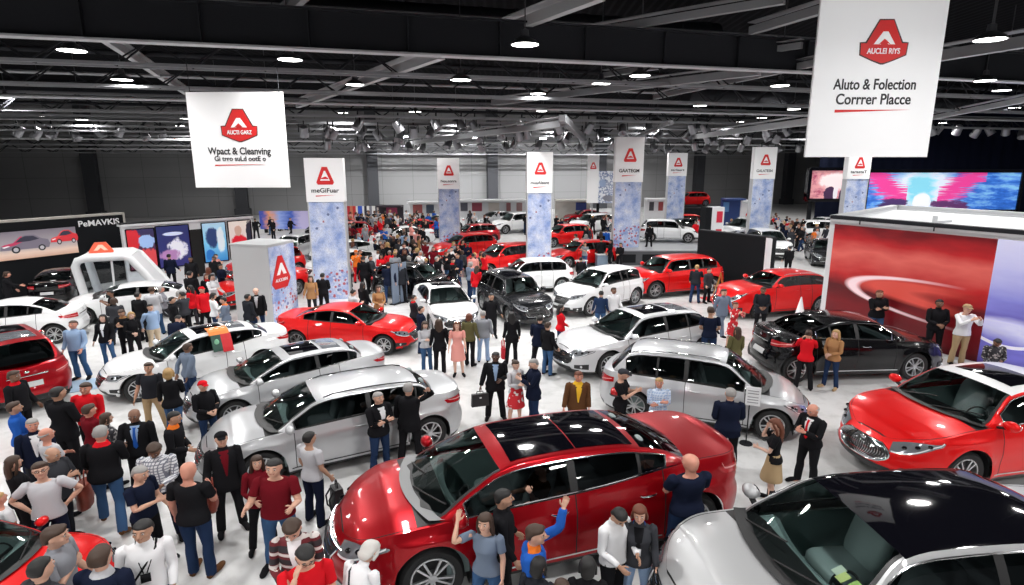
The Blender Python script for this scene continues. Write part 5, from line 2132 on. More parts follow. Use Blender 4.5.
        c = k.mix(blob(0.56, 0.10, 0.12, 0.20, 0.3, 0.6), c, (0.10, 0.03, 0.12))
        c = k.mix(blob(0.37, 0.22, 0.055, 0.26, 0.2, 0.2), c, (0.80, 0.82, 0.90))
    elif kind == 'bluesweep':
        c = k.ramp(k.math('ADD', x, k.math('MULTIPLY', N, 0.4)), [(0.25, (0.05, 0.08, 0.40)), (0.40, (0.75, 0.30, 0.12)), (0.58, (0.30, 0.40, 0.75)), (0.8, (0.04, 0.10, 0.50)), (1.2, (0.50, 0.45, 0.70))])
    elif kind == 'stripes':
        c = k.ramp(k.math('FRACT', k.math('MULTIPLY', x, 1.0)), [(0.0, (0.45, 0.02, 0.03)), (0.12, (0.55, 0.20, 0.10)), (0.2, (0.50, 0.03, 0.03)), (0.30, (0.65, 0.62, 0.6)), (0.36, (0.04, 0.10, 0.50)), (0.50, (0.75, 0.75, 0.76)), (0.56, (0.03, 0.03, 0.05)), (0.64, (0.75, 0.74, 0.72)), (0.72, (0.20, 0.20, 0.24)), (0.80, (0.75, 0.74, 0.72)), (0.9, (0.06, 0.06, 0.08)), (0.95, (0.6, 0.55, 0.5))], 'CONSTANT')
    elif kind == 'truck':
        c = k.mix(k.math('LESS_THAN', k.math('ABSOLUTE', k.math('SUBTRACT', N, 0.52)), 0.035), (0.72, 0.74, 0.78), (0.15, 0.20, 0.36))
        c = k.mix(blob(0.30, 0.62, 0.16, 0.12, 0.1, 0.2), c, (0.30, 0.38, 0.55))
        c = k.mix(blob(0.62, 0.15, 0.30, 0.10, 0.1, 0.2), c, (0.20, 0.20, 0.24))
    else:
        c = k.ramp(N, [(0.3, (0.05, 0.05, 0.07)), (0.5, (0.5, 0.08, 0.08)), (0.7, (0.7, 0.7, 0.72))])
    k.link(c, k.b.inputs['Base Color'])
    k.b.inputs['Roughness'].default_value = 0.35
    if emit:
        k.link(c, k.b.inputs['Emission Color'])
        k.b.inputs['Emission Strength'].default_value = emit
    return k.m


def wall_panel(name, p0, p1, z0, z1, t, mat, parent=None, off=0.0):
    """upright panel between two ground points; its face looks to the right of p0 -> p1"""
    p0, p1 = Vector((*p0[:2], 0)), Vector((*p1[:2], 0))
    d = p1 - p0
    L = d.length
    g = Geo()
    g.box((L / 2, t / 2, (z1 - z0) / 2), (L, t, z1 - z0))
    o = g.build(name, mat, parent, smooth=False)
    n = Vector((d.y, -d.x, 0)).normalized()
    o.location = p0 + n * off + Vector((0, 0, z0))
    o.rotation_euler = (0, 0, math.atan2(d.y, d.x))
    return o


def pt(p0, p1, f):
    return (p0[0] + (p1[0] - p0[0]) * f, p0[1] + (p1[1] - p0[1]) * f)


M_BWALL = pbr('black_stage_wall', (0.010, 0.011, 0.013), 0.6, spec=0.1)
M_CREAM = pbr('pale_frame', (0.42, 0.40, 0.36), 0.5)
M_WPAN = pbr('white_panel', (0.74, 0.75, 0.77), 0.45)
# dark stage wall with a screen
A, B = (-24.4, 23.2), (-20.2, 30.8)
root = empty('stage_wall', (0, 0, 0), 0, 'black stage wall with a car screen and lettering, pale top edge', 'exhibit wall')
wall_panel('wall_panel', A, B, 0, 3.40, 0.3, M_BWALL, root)
wall_panel('top_edge', A, B, 3.40, 3.50, 0.4, M_CREAM, root, 0.03)
wall_panel('end_edge', B, (B[0] + 0.05, B[1] + 0.10), 0, 3.5, 0.3, M_CREAM, root)
scr = wall_panel('screen', pt(A, B, 0.36), pt(A, B, 0.735), 1.72, 2.98, 0.06, poster_mat('car_screen', 'carscene', 0.55), root, 0.07)
L_ = (Vector(pt(A, B, 0.735)) - Vector(pt(A, B, 0.36))).length
CAR_SIDE = [(0.0, 0.16), (0.02, 0.36), (0.10, 0.46), (0.26, 0.52), (0.40, 0.80), (0.52, 0.90), (0.70, 0.88), (0.84, 0.66), (0.97, 0.58), (1.0, 0.34), (0.97, 0.14)]
CAR_GLASS = [(0.31, 0.54), (0.42, 0.76), (0.52, 0.84), (0.68, 0.82), (0.79, 0.64), (0.60, 0.56)]


def screen_car(x0, z0, w_, h_, mats):
    S_ = lambda P_: [(x0 + a * w_, z0 + b * h_) for a, b in P_]
    circ = lambda cx, r: [(cx + r * math.cos(t), 0.16 + r * 2.2 * math.sin(t)) for t in np.linspace(0, 2 * PI, 17)[:-1]]
    flat('pictured_car', [S_(CAR_SIDE)], mats[0], scr, -0.001, 0.004)
    flat('pictured_hood', [S_([(0.03, 0.40), (0.10, 0.46), (0.27, 0.53), (0.40, 0.80), (0.45, 0.86), (0.46, 0.56), (0.30, 0.40), (0.12, 0.32)])], mats[1], scr, -0.005, 0.003)
    flat('pictured_glass', [S_(CAR_GLASS)], mats[2], scr, -0.008, 0.003)
    flat('pictured_tyre', [S_(circ(0.30, 0.085)), S_(circ(0.82, 0.075))], mats[3], scr, -0.008, 0.003)
    flat('pictured_rim', [S_(circ(0.30, 0.05)), S_(circ(0.82, 0.045))], mats[4], scr, -0.011, 0.003)
    flat('pictured_lamp', [S_([(0.04, 0.34), (0.16, 0.40), (0.20, 0.36), (0.08, 0.29)])], mats[5], scr, -0.011, 0.003)


lit = lambda n_, c_: pbr('screen_' + n_, c_, 0.4, emit=0.5)
screen_car(0.05 * L_, 0.30, 0.60 * L_, 0.86, [lit('grey', (0.16, 0.14, 0.18)), lit('wine', (0.45, 0.04, 0.10)), lit('glass', (0.03, 0.03, 0.05)), lit('tyre', (0.012, 0.012, 0.016)), lit('alloy', (0.42, 0.40, 0.42)), lit('lampw', (0.75, 0.70, 0.72))])
screen_car(0.66 * L_, 0.50, 0.36 * L_, 0.72, [lit('red', (0.55, 0.03, 0.04)), lit('red2', (0.66, 0.06, 0.06)), lit('glass', (0.03, 0.03, 0.05)), lit('tyre', (0.012, 0.012, 0.016)), lit('alloy', (0.42, 0.40, 0.42)), lit('lampw', (0.75, 0.70, 0.72))])
tx = lettering('PeMAVKlS', 0.40, root, (0, 0, 0), M_SWHITE, 1.9, 0.02)
dv = Vector((B[0] - A[0], B[1] - A[1], 0)).normalized()
nv = Vector((dv.y, -dv.x, 0))
tx.location = Vector((*pt(A, B, 0.865), 2.95)) + nv * 0.02
tx.rotation_euler = (PI / 2, 0, math.atan2(dv.y, dv.x))
# lit poster booth
A, B = (-19.1, 28.9), (-14.9, 33.9)
root = empty('poster_booth', (0, 0, 0), 0, 'white poster booth with four lit posters and a dark doorway', 'exhibit booth')
wall_panel('booth_wall', A, B, 0, 2.95, 0.25, M_WPAN, root)
wall_panel('header', pt(A, B, -0.01), pt(A, B, 1.01), 2.95, 3.06, 0.5, M_WPAN, root, 0.1)
wall_panel('header_cap', pt(A, B, -0.01), pt(A, B, 1.01), 3.06, 3.12, 0.5, M_BWALL, root, 0.1)
for f0, f1, kind, z0, z1 in ((0.02, 0.215, 'redcar', 0.75, 2.80), (0.225, 0.47, 'navy', 0.70, 2.85), (0.57, 0.765, 'cyan', 0.70, 2.85), (0.785, 0.985, 'redfigure', 0.70, 2.85)):
    o = wall_panel('poster', pt(A, B, f0), pt(A, B, f1), z0, z1, 0.05, poster_mat('poster_' + kind, kind, 0.35), root, 0.055)
    fr = Geo()
    L = (Vector(pt(A, B, f1)) - Vector(pt(A, B, f0))).length
    for a, b in (((0, 0), (L, 0)), ((L, 0), (L, z1 - z0)), ((L, z1 - z0), (0, z1 - z0)), ((0, z1 - z0), (0, 0))):
        fr.bar((a[0], 0.0, a[1]), (b[0], 0.0, b[1]), 0.05)
    fr.build('poster_frame', M_GLOSSB, o, smooth=False)
wall_panel('doorway', pt(A, B, 0.475), pt(A, B, 0.565), 0.0, 2.55, 0.05, M_SEAM, root, 0.055)
# white tent-like display arch
def arch_at(px, py, z):
    x, y = at_z(px, py, z)
    return Vector((x, y, z))
ax0 = Vector((-17.9, 24.3, 0))
ux = Vector((0.93, 0.37, 0)).normalized()
uy = Vector((-0.37, 0.93, 0)).normalized()
root = empty('display_arch', ax0, math.atan2(ux.y, ux.x), 'white glazed display arch standing behind the white coupe', 'display arch')
g = Geo()
prof = [(0.0, 0.0), (-0.26, 1.80), (-0.14, 2.03), (0.14, 2.12), (1.50, 2.12), (1.75, 2.00), (2.72, 0.56), (2.9, 0.28)]
for dy in (0.0, 1.9):
    g.tube([(a, dy, b) for a, b in prof], [0.16] * 8, 10)
for (a, b), (c, d) in zip(prof[2:5], prof[3:6]):
    g.add([(a, 0, b + 0.14), (c, 0, d + 0.14), (c, 1.9, d + 0.14), (a, 1.9, b + 0.14)], [(0, 1, 2, 3)])
    g.add([(a, 0, b - 0.10), (c, 0, d - 0.10), (c, 1.9, d - 0.10), (a, 1.9, b - 0.10)], [(3, 2, 1, 0)])
a, b = prof[5]
c, d = prof[7]
g.add([(a, 0, b + 0.13), (c, 0, d + 0.13), (c, 1.9, d + 0.13), (a, 1.9, b + 0.13)], [(0, 1, 2, 3)])
g.build('frame', M_WPAN, root)
g = Geo()
g.add([(0.05, 0, 0.05), (2.72, 0, 0.33), (1.65, 0, 2.03), (-0.15, 0, 1.98)], [(0, 1, 2, 3)])
g.build('glass_pane', glass_mat('booth_glass', (0.80, 0.86, 0.90), 1.2), root, smooth=False)
g = Geo()
g.bar((1.0, 0, 0.1), (1.05, 0, 2.06), 0.07)
g.build('mullion', M_WPAN, root, smooth=False)
root = empty('emblem_sign', ax0 + ux * 0.62 + uy * 0.5 + Vector((0, 0, 2.27)), R_(25), 'glowing orange emblem sign standing on the white display arch', 'sign')
root.scale = (0.72, 0.72, 0.72)
flat('emblem', [[(-0.28, 0.62), (0.28, 0.62), (0.62, 0.10), (0.60, 0.0), (-0.60, 0.0), (-0.62, 0.10)]], pbr('emblem_orange', (0.62, 0.10, 0.05), 0.4, emit=0.5), root, 0.05, 0.12)
flat('emblem_letter', [[(-0.10, 0.48), (0.10, 0.48), (0.36, 0.14), (0.16, 0.14), (0.0, 0.30), (-0.16, 0.14), (-0.36, 0.14)]], pbr('emblem_pale', (0.85, 0.55, 0.42), 0.4, emit=0.3), root, -0.075)
# grey kiosk pillar with one printed side
root = empty('display_pillar', (-9.02, 21.6, 0), R_(-15), 'grey box pillar with a blue printed side and red emblem', 'display pillar')
g = Geo()
g.box((-0.80, 0.80, 1.5), (1.60, 1.60, 3.0))
g.box((-0.80, 0.80, 3.03), (1.66, 1.66, 0.06))
g.build('box', pbr('pillar_grey', (0.50, 0.51, 0.52), 0.5), root, smooth=False)
g = Geo()
g.box((0.012, 0.80, 1.5), (0.024, 1.52, 2.9))
g.build('printed_side', M_FLORAL, root, smooth=False)
e = empty('emblem_plate', (0.03, 0.62, 1.95), PI / 2)
e.parent = root
S = [(-0.10, 0.62), (0.14, 0.62), (0.56, -0.30), (0.34, -0.62), (-0.38, -0.62), (-0.56, -0.42)]
flat('emblem', [S], M_RED, e, 0.0, 0.02)
flat('emblem_letter', [[(0.0, 0.34), (0.10, 0.34), (0.34, -0.10), (0.14, -0.10), (0.04, 0.10), (-0.08, -0.10), (-0.26, -0.10)]], M_SWHITE, e, -0.022)
lettering('AUCIOBIN', 0.17, e, (0.0, -0.03, -0.36), M_SWHITE, 0.72, 0.01)
# dark partition
root = empty('dark_partition', (0, 0, 0), 0, 'black free standing partition behind the red hatchback', 'partition')
wall_panel('panel', (9.6, 30.4), (12.0, 27.1), 0, 2.60, 0.35, M_BWALL, root)
wall_panel('end_cap', (12.0, 27.1), (12.3, 27.4), 0, 2.62, 0.3, M_WPAN, root)
wall_panel('top_rim', (9.6, 30.4), (12.0, 27.1), 2.60, 2.66, 0.36, M_STEELD, root, 0.01)
# platform
root = empty('car_platform', (0, 0, 0), 0, 'low dark grey platform carrying the white crossover', 'platform')
g = Geo()
g.box((9.5, 39.8, 0.45), (6.2, 9.6, 0.86))
g.build('platform_body', pbr('platform_grey', (0.060, 0.064, 0.072), 0.5), root, smooth=False)
g = Geo()
g.box((9.5, 39.8, 0.89), (6.3, 9.7, 0.06))
g.build('platform_top', pbr('platform_top', (0.30, 0.31, 0.33), 0.4), root, smooth=False)
for xx, ww in ((7.0, 0.8), (8.6, 1.6), (11.0, 2.2)):
    g = Geo()
    g.box((xx, 34.985, 0.42), (ww, 0.03, 0.5))
    g.build('fascia_panel', M_BWALL, root, smooth=False)
# kiosk with red squares
root = empty('info_kiosk', (13.6, 40.0, 0), R_(10), 'pale upright kiosk with two red squares behind the dark partition', 'kiosk')
g = Geo()
g.box((0.3, 0.4, 1.55), (0.9, 0.8, 3.1))
g.build('cabinet', M_WPAN, root, smooth=False)
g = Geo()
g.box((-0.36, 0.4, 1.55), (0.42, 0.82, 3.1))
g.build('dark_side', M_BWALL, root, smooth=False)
for zz in (2.45, 1.25):
    g = Geo()
    g.box((0.42, -0.012, zz), (0.42, 0.03, 0.75))
    g.build('red_square', pbr('kiosk_red', (0.60, 0.02, 0.05), 0.4), root, smooth=False)

# ------------------------------------------------------------------ big red exhibit booth
def red_graphic():
    k = NT('red_graphic')
    co, x, y, z = k.coords('Object')      # x along the wall 0..9.8, z up 0..3.75
    n = k.n('ShaderNodeTexNoise', {'Scale': 0.55, 'Detail': 3.0})
    mp = k.n('ShaderNodeMapping')
    mp.inputs['Scale'].default_value = (1.0, 1.0, 3.0)
    k.link(co, mp.inputs[0])
    k.link(mp.outputs[0], n.inputs['Vector'])
    zz = k.math('ADD', z, k.math('MULTIPLY', k.math('SUBTRACT', n.outputs['Fac'], 0.5), 1.1))
    c = k.ramp(k.math('DIVIDE', zz, 3.7), [(0.0, (0.05, 0.002, 0.005)), (0.25, (0.16, 0.004, 0.008)), (0.42, (0.08, 0.003, 0.006)), (0.56, (0.46, 0.018, 0.020)), (0.74, (0.66, 0.12, 0.10)), (0.88, (0.44, 0.014, 0.018)), (1.0, (0.13, 0.003, 0.007))])  # red print; its paler upper band paints in lamp light on the wall

    def arc(cx, cz, rx, rz, w, side=None):
        dx = k.math('DIVIDE', k.math('SUBTRACT', x, cx), rx)
        dz = k.math('DIVIDE', k.math('ADD', k.math('SUBTRACT', z, cz), k.math('MULTIPLY', k.math('SUBTRACT', x, cx), 0.06)), rz)
        r = k.math('SQRT', k.math('ADD', k.math('MULTIPLY', dx, dx), k.math('MULTIPLY', dz, dz)))
        d = k.math('ABSOLUTE', k.math('SUBTRACT', r, 1.0))
        m = k.n('ShaderNodeMapRange', {'From Min': w, 'From Max': w * 0.35, 'To Min': 0.0, 'To Max': 1.0})
        k.link(d, m.inputs['Value'])
        f = m.outputs[0]
        lim = k.n('ShaderNodeMapRange', {'From Min': cx - rx * 0.05, 'From Max': cx - rx * 0.6, 'To Min': 0.0, 'To Max': 1.0})
        k.link(x, lim.inputs['Value'])
        return k.math('MULTIPLY', f, lim.outputs[0])

    c = k.mix(arc(4.9, 1.60, 2.7, 0.30, 0.6), c, (0.66, 0.08, 0.06))
    c = k.mix(arc(4.6, 1.46, 3.7, 0.66, 0.085), c, (0.92, 0.66, 0.70))
    # the violet right third
    lx = k.math('ADD', k.math('MULTIPLY', k.math('SUBTRACT', 2.0, z), 0.0), 4.98)
    blue = k.math('GREATER_THAN', x, lx)
    cb = k.ramp(k.math('DIVIDE', zz, 3.7), [(0.0, (0.06, 0.04, 0.22)), (0.18, (0.16, 0.15, 0.55)), (0.34, (0.62, 0.62, 0.86)), (0.42, (0.14, 0.12, 0.45)), (0.52, (0.22, 0.22, 0.62)), (0.75, (0.50, 0.50, 0.80)), (1.0, (0.62, 0.62, 0.84))])
    sw = k.math('LESS_THAN', k.math('ABSOLUTE', k.math('SUBTRACT', k.math('ADD', z, k.math('MULTIPLY', k.math('SINE', k.math('MULTIPLY', x, 1.4)), 0.35)), 1.0)), 0.05)
    cb = k.mix(sw, cb, (0.8, 0.78, 0.9))
    c = k.mix(blue, c, cb)
    k.link(c, k.b.inputs['Base Color'])
    k.b.inputs['Roughness'].default_value = 0.35
    k.link(c, k.b.inputs['Emission Color'])
    k.b.inputs['Emission Strength'].default_value = 0.25
    return k.m


Ab, Bb = (11.6, 21.6), (16.3, 13.0)
Cb, Db = (22.1, 18.6), (17.4, 27.2)
root = empty('exhibit_booth', (0, 0, 0), 0, 'large white booth with glowing red and violet graphic wall', 'exhibit booth')
ZB = 4.05
wall_panel('front_frame', Ab, Bb, 0, ZB, 0.25, M_WPAN, root)
wall_panel('graphic', pt(Ab, Bb, 0.022), pt(Ab, Bb, 0.995), 0.12, ZB - 0.20, 0.03, red_graphic(), root, 0.035)
wall_panel('side_wall', Db, Ab, 0, ZB, 0.25, M_WPAN, root)
wall_panel('far_wall', Cb, Db, 0, ZB, 0.25, M_WPAN, root)
g = Geo()
g.add([(*Ab, ZB - 0.25), (*Bb, ZB - 0.25), (*Cb, ZB - 0.25), (*Db, ZB - 0.25), (*Ab, ZB - 0.1), (*Bb, ZB - 0.1), (*Cb, ZB - 0.1), (*Db, ZB - 0.1)], [(3, 2, 1, 0), (4, 5, 6, 7), (0, 1, 5, 4), (1, 2, 6, 5), (2, 3, 7, 6), (3, 0, 4, 7)])
g.build('roof_panel', M_WPAN, root, smooth=False)
for p, q, nm in ((Ab, Bb, 'front'), (Db, Ab, 'side'), (Cb, Db, 'back')):
    wall_panel('roof_rim', p, q, ZB - 0.02, ZB + 0.10, 0.30, M_STEELL if nm != 'front' else M_STEELD, root, 0.03)
for f, px in ((0.30, (846, 868)), (0.7, (985, 1004))):
    p = Vector((*pt(Ab, Bb, f), ZB)) + Vector((1.2, 0.9, 0))
    g = Geo()
    g.bar(p, p + Vector((0.9, 0.5, 0.0)), 0.10, 0.08)
    g.bar(p + Vector((0, 0, -0.12)), p + Vector((0, 0, 0.22)), 0.10)
    g.build('roof_bracket', M_STEELL, root, smooth=False)
for f in (0.12, 0.36, 0.62, 0.86):
    p = Vector((*pt(Ab, Bb, f), ZB - 0.02))
    g = Geo()
    g.box(p + Vector((-0.12, -0.06, 0)), (0.03, 0.03, 0.22))
    g.build('panel_clip', M_STEELD, root, smooth=False)


# ------------------------------------------------------------------ far screens and booths
def screen(name, pxa, pxb, pya, pyb, Y, kind, emit, label, cat='screen', legs=True, frame=0.22):
    xa, z1 = at_y(pxa, pya, Y)
    xb, z0 = at_y(pxb, pyb, Y)
    root = empty(name, ((xa + xb) / 2, Y, 0), 0, label, cat)
    W, H_ = xb - xa, z1 - z0
    g = Geo()
    g.box((0, 0, z0 + H_ / 2), (W, 0.08, H_))
    g.build('display', poster_mat(name + '_' + kind, kind, emit), root, smooth=False)
    if frame:
        g = Geo()
        for a, b in (((-W / 2, z0), (W / 2, z0)), ((W / 2, z0), (W / 2, z1)), ((W / 2, z1), (-W / 2, z1)), ((-W / 2, z1), (-W / 2, z0))):
            g.bar((a[0], 0.05, a[1]), (b[0], 0.05, b[1]), frame, 0.25)
        g.build('frame', M_GLOSSB, root, smooth=False)
    if legs and z0 > 0.05:
        for s in (-0.4, 0.4):
            g = Geo()
            g.box((s * W, 0.12, z0 / 2), (0.25, 0.25, z0))
            g.build('leg', M_BWALL, root, smooth=False)
    return root


screen('video_screen', 810, 851, 169, 200, 48.5, 'pinkstage', 0.5, 'smaller lit screen with pink and white picture', frame=0.5)
screen('video_wall', 868, 1016, 171, 211, 47.0, 'wings', 0.55, 'wide lit video wall with blue field and pink streaks', frame=0.4)
screen('poster_wall', 259, 312, 211, 229, 52.0, 'bluesweep', 0.25, 'long blue and orange poster wall behind the grey pillar', 'poster wall', True, 0)
screen('striped_hanging', 346, 379, 206, 222, 60.0, 'stripes', 0.0, 'row of red, blue and white striped cloths at the far wall', 'hanging', True, 0)
screen('truck_poster', 597, 616, 171, 203, 56.5, 'truck', 0.2, 'white poster board with a blue truck drawing', 'poster board', True, 0)


def far_booth(pxa, pxb, pya, Y, mat, label, posters=(), h=None):
    xa, z1 = at_y(pxa, pya, Y)
    xb, _ = at_y(pxb, pya, Y)
    root = empty('market_booth', ((xa + xb) / 2, Y, 0), 0, label, 'exhibit booth')
    W = xb - xa
    g = Geo()
    g.box((0, 0.15, z1 / 2), (W, 0.3, z1))
    g.box((0, -0.6, z1 - 0.08), (W, 1.3, 0.16))
    g.build('booth_shell', mat, root, smooth=False)
    for f0, f1, col in posters:
        g = Geo()
        g.box(((f0 + f1 - 1) * W / 2, -0.02, z1 * 0.68), ((f1 - f0) * W, 0.05, z1 * 0.34))
        g.build('poster', pbr('poster_flat_%d' % (int(col[0] * 100) * 100 + int(col[2] * 100)), col, 0.5), root, smooth=False)
    return root


far_booth(379, 403, 205, 61, pbr('booth_dark', (0.03, 0.02, 0.03), 0.5), 'dark booth with a crimson panel beside the striped cloths', [(0.3, 0.75, (0.35, 0.03, 0.10))])
far_booth(409, 440, 201, 58, M_WPAN, 'white booth with red and dark posters left of the palest banner', [(0.12, 0.42, (0.40, 0.10, 0.10)), (0.55, 0.80, (0.06, 0.08, 0.12))])
far_booth(456, 528, 199, 60, M_WPAN, 'long white booth with small posters behind the white cars', [(0.06, 0.16, (0.10, 0.10, 0.13)), (0.22, 0.36, (0.30, 0.05, 0.08)), (0.45, 0.6, (0.72, 0.66, 0.60)), (0.70, 0.76, (0.30, 0.12, 0.12)), (0.84, 0.92, (0.35, 0.2, 0.2))])
far_booth(555, 590, 199, 62, pbr('booth_cream', (0.60, 0.58, 0.54), 0.5), 'pale booth behind the third tall banner', [(0.6, 0.9, (0.04, 0.07, 0.28))])
far_booth(645, 668, 198, 60, M_WPAN, 'white booth left of the farthest tall banner', [(0.2, 0.4, (0.05, 0.05, 0.06)), (0.6, 0.8, (0.3, 0.05, 0.05))])
far_booth(722, 741, 198, 58, pbr('booth_navy', (0.02, 0.05, 0.18), 0.4), 'navy booth beyond the silver van', [(0.1, 0.4, (0.10, 0.25, 0.5))])
far_booth(742, 756, 200, 57, M_WPAN, 'small white booth panel beside the navy booth', [])
root = empty('car_stage', (15.9, 61, 0), 0, 'raised far stage carrying a red car', 'stage')
g = Geo()
g.box((3.7, 0, 0.85), (6.6, 5.0, 1.7))
g.build('stage_body', M_BWALL, root, smooth=False)
# ------------------------------------------------------------------ the cars on show
P_RED1 = paint('paint_deep_red', (0.38, 0.002, 0.008), 0.6, 0.3, 0.5, 0.25)
P_RED2 = paint('paint_bright_red', (0.72, 0.006, 0.007), 0.25, 0.3, 0.45, 0.25)
P_WHITE = paint('paint_white', (0.80, 0.81, 0.82), 0.0, 0.3)
P_PEARL = paint('paint_pearl', (0.70, 0.71, 0.73), 0.25, 0.3)
P_SILVER = paint('paint_silver', (0.55, 0.56, 0.58), 0.55, 0.32)
P_BLACK = paint('paint_black', (0.003, 0.003, 0.004), 0.0, 0.15, 0.5, 0.3)
P_DARK = paint('paint_graphite', (0.012, 0.013, 0.016), 0.3, 0.25, 0.5, 0.3)
FOOT = []   # footprints: x, y, heading, half length, half width


def place(root, x, y, head, s, w=1.0, z=0.0, L=(2.4, 2.4)):
    root.location = (x, y, z)
    root.rotation_euler = (0, 0, R_(head))
    root.scale = (s, s * w, s)
    FOOT.append((x, y, R_(head), L[0] * s, L[1] * s, 0.98 * s * w, z))
    return root


def car(label, mpaint, base, pos, head, s, w=1.0, z=0.0, over=None, **kw):
    S = dict(base)
    S.update(over or {})
    c = make_car(label, mpaint, S, **kw)
    return place(c, pos[0], pos[1], head, s, w, z, (S['nose'], -S['tail']))


C1 = car('deep red sedan with black panoramic roof and silver wheels, nearest red car', P_RED1, SED, (0.35, 8.63), 198.7, 1.34, 0.91, over=dict(xf=1.39, xr=-1.73, nose=2.43, tail=-2.58, wb=1.48, zw=.95, wt=.62, rt=-1.12, rb=-1.78, zr=1.09, H=1.39), roof='pano', grille='wing')
C2 = car('silver sedan with plain silver roof and black roof line', P_SILVER, SED, (-3.68, 11.60), 208.2, 1.12, 0.93, over=dict(xf=1.42, xr=-1.54, nose=2.40, tail=-2.38, wb=1.31, zw=.95, wt=.47, rt=-1.46, rb=-1.79, zr=1.09, H=1.40), rails='black', trim=M_BLACK)
C3 = car('silver wagon facing away from the white crossover, sign card at its door', P_SILVER, HAT, (4.60, 13.37), 338.2, 1.10, 0.92, over=dict(xf=1.38, xr=-1.36, nose=2.17, tail=-2.24, wb=1.26, zw=.98, wt=.45, H=1.55), rails=True, trim=M_BLACK)
C4 = car('pearl white hatchback with small sunroof, behind the silver wagon', P_PEARL, HAT, (3.81, 17.43), 204.3, 1.16, 0.94, over=dict(xf=1.36, xr=-1.54, nose=2.39, tail=-2.22, wb=1.08, zw=.94, wt=.30, H=1.44), roof='sunroof', trim=M_BLACK, grille='wide')
C5 = car('black sedan parked before the red graphic wall', P_BLACK, SED, (9.75, 16.65), 4.0, 1.18, 0.96, over=dict(xf=1.28, xr=-1.64, nose=2.35, tail=-2.20, wb=1.08, zw=1.01, wt=.42, rb=-1.65, zr=1.11, H=1.47))
C6 = car('bright red sedan with white roof, sunroof and oval grille', P_RED2, SED, (9.72, 11.27), 191.7, 1.29, 0.99, over=dict(xf=1.32, wb=1.18, zw=1.0, wt=.47, H=1.46), roof='white_sunroof', grille='oval')
C7 = car('pale silver sedan with grey glass roof panels, between two others', P_SILVER, SED, (-5.66, 14.21), 216.6, 1.03, 0.96, over=dict(xf=1.46, wb=1.26, zw=.96, wt=.29, rt=-1.40, rb=-1.76, zr=1.09, H=1.40), roof='sunroof')
C8 = car('white sedan with an orange and red placard on its side', P_WHITE, SED, (-8.89, 15.95), 222.0, 1.04, 0.93, over=dict(xf=1.56, nose=2.32, wb=1.14, zw=.92, wt=.28, rt=-1.40, rb=-1.80, zr=1.10, H=1.40), roof='sunroof', trim=M_BLACK)
C9 = car('bright red coupe before the left tall banner', P_RED2, SED, (-5.41, 19.07), 350.4, 1.00, 0.97, over=dict(xf=1.49, xr=-1.49, wb=1.08, wt=.28, H=1.42), trim=M_BLACK)
C10 = car('white sedan facing the camera with a sunroof, beside the graphite crossover', P_WHITE, SED, (-2.60, 22.11), 289.5, 1.02, 0.96, roof='sunroof', trim=M_BLACK, grille='wide')
C11 = car('silver sedan with glossy black roof, nearest car of all', pbr('paint_satin_silver', (0.46, 0.465, 0.475), 0.38, 0.35, coat=0.6), SED, (4.80, 6.50), 186.0, 1.34, 1.01, over=dict(nose=2.31, wb=1.28, zw=.96, wt=.53, rt=-1.25, rb=-1.74, H=1.48), roof='black')
C12 = car('white tall crossover beside the red hatchback at the platform', P_WHITE, SUV, (3.68, 24.5), 221.3, 1.05, 0.94, over=dict(H=1.61, wt=.18, nose=2.32), trim=M_BLACK)
C13 = car('bright red hatchback parked before the grey platform', P_RED2, HAT, (7.55, 27.5), 200.1, 1.18, 0.98, over=dict(xf=1.27, wb=1.13, wt=.51), trim=M_BLACK, grille='wide')
C14 = car('bright red hatchback before the black partition and the booth', P_RED2, HAT, (10.85, 23.75), 194.0, 1.16, 0.98, over=dict(tail=-1.95, rb=-1.8, rt=-1.35, xr=-1.2, xf=1.21, nose=2.33, wb=.95, zw=1.07, wt=.32, H=1.47), rails=True, trim=M_BLACK)
C15 = car('graphite crossover facing the camera with a big chrome grille', P_DARK, SUV, (0.08, 23.0), 294.5, 1.03, 0.93, over=dict(xf=1.26, wb=1.01, wt=.45), grille='wide', roof='sunroof')
C16 = car('dark red crossover seen from behind, cut by the picture edge', P_RED1, SUV, (-13.6, 15.0), 142.5, 1.08, 0.99, over=dict(H=1.64), roof='sunroof')
C17 = car('white sedan behind the dark red crossover', P_WHITE, SED, (-17.2, 19.5), 200.0, 1.02, 0.98, over=dict(xr=-1.50, tail=-2.2), trim=M_BLACK)


def between(nose, tail, zn, ztl, S):
    a, b = at_z(*nose, zn), at_z(*tail, ztl)
    dx, dy = a[0] - b[0], a[1] - b[1]
    L = math.hypot(dx, dy)
    s = L / (S['nose'] - S['tail'])
    f = -S['tail'] / (S['nose'] - S['tail'])
    return (b[0] + dx * f, b[1] + dy * f), math.degrees(math.atan2(dy, dx)), s


p, h, s = between((84, 312), (184, 288), 0.5, 0.85, SED)
print('C18', p, h, s)
C18 = car('white coupe standing at the glazed display arch', P_WHITE, SED, (-15.2, 22.95), 204, 1.0, 0.95, over=dict(H=1.36, rt=-1.2, rb=-1.9, zr=1.06), trim=M_BLACK)
C19 = car('black sedan inside the dark stage, tail lamps glowing red', P_BLACK, SED, (-20.6, 26.6), 112, 0.95, 0.95, trim=M_BLACK)
C20 = car('bright red sedan half hidden behind the grey pillar', P_RED2, SED, (-11.35, 26.0), 244, 1.02, 0.97, trim=M_BLACK, grille='wide')
C21 = car('red crossover between the lit posters and the grey pillar', P_RED2, SUV, (-13.0, 30.8), 238, 1.0, 0.95, trim=M_BLACK)
C22 = car('bright red car at the bottom corner, hood among the crowd', P_RED2, SED, (-7.42, 6.75), 2.0, 0.90, 0.96, trim=M_BLACK)
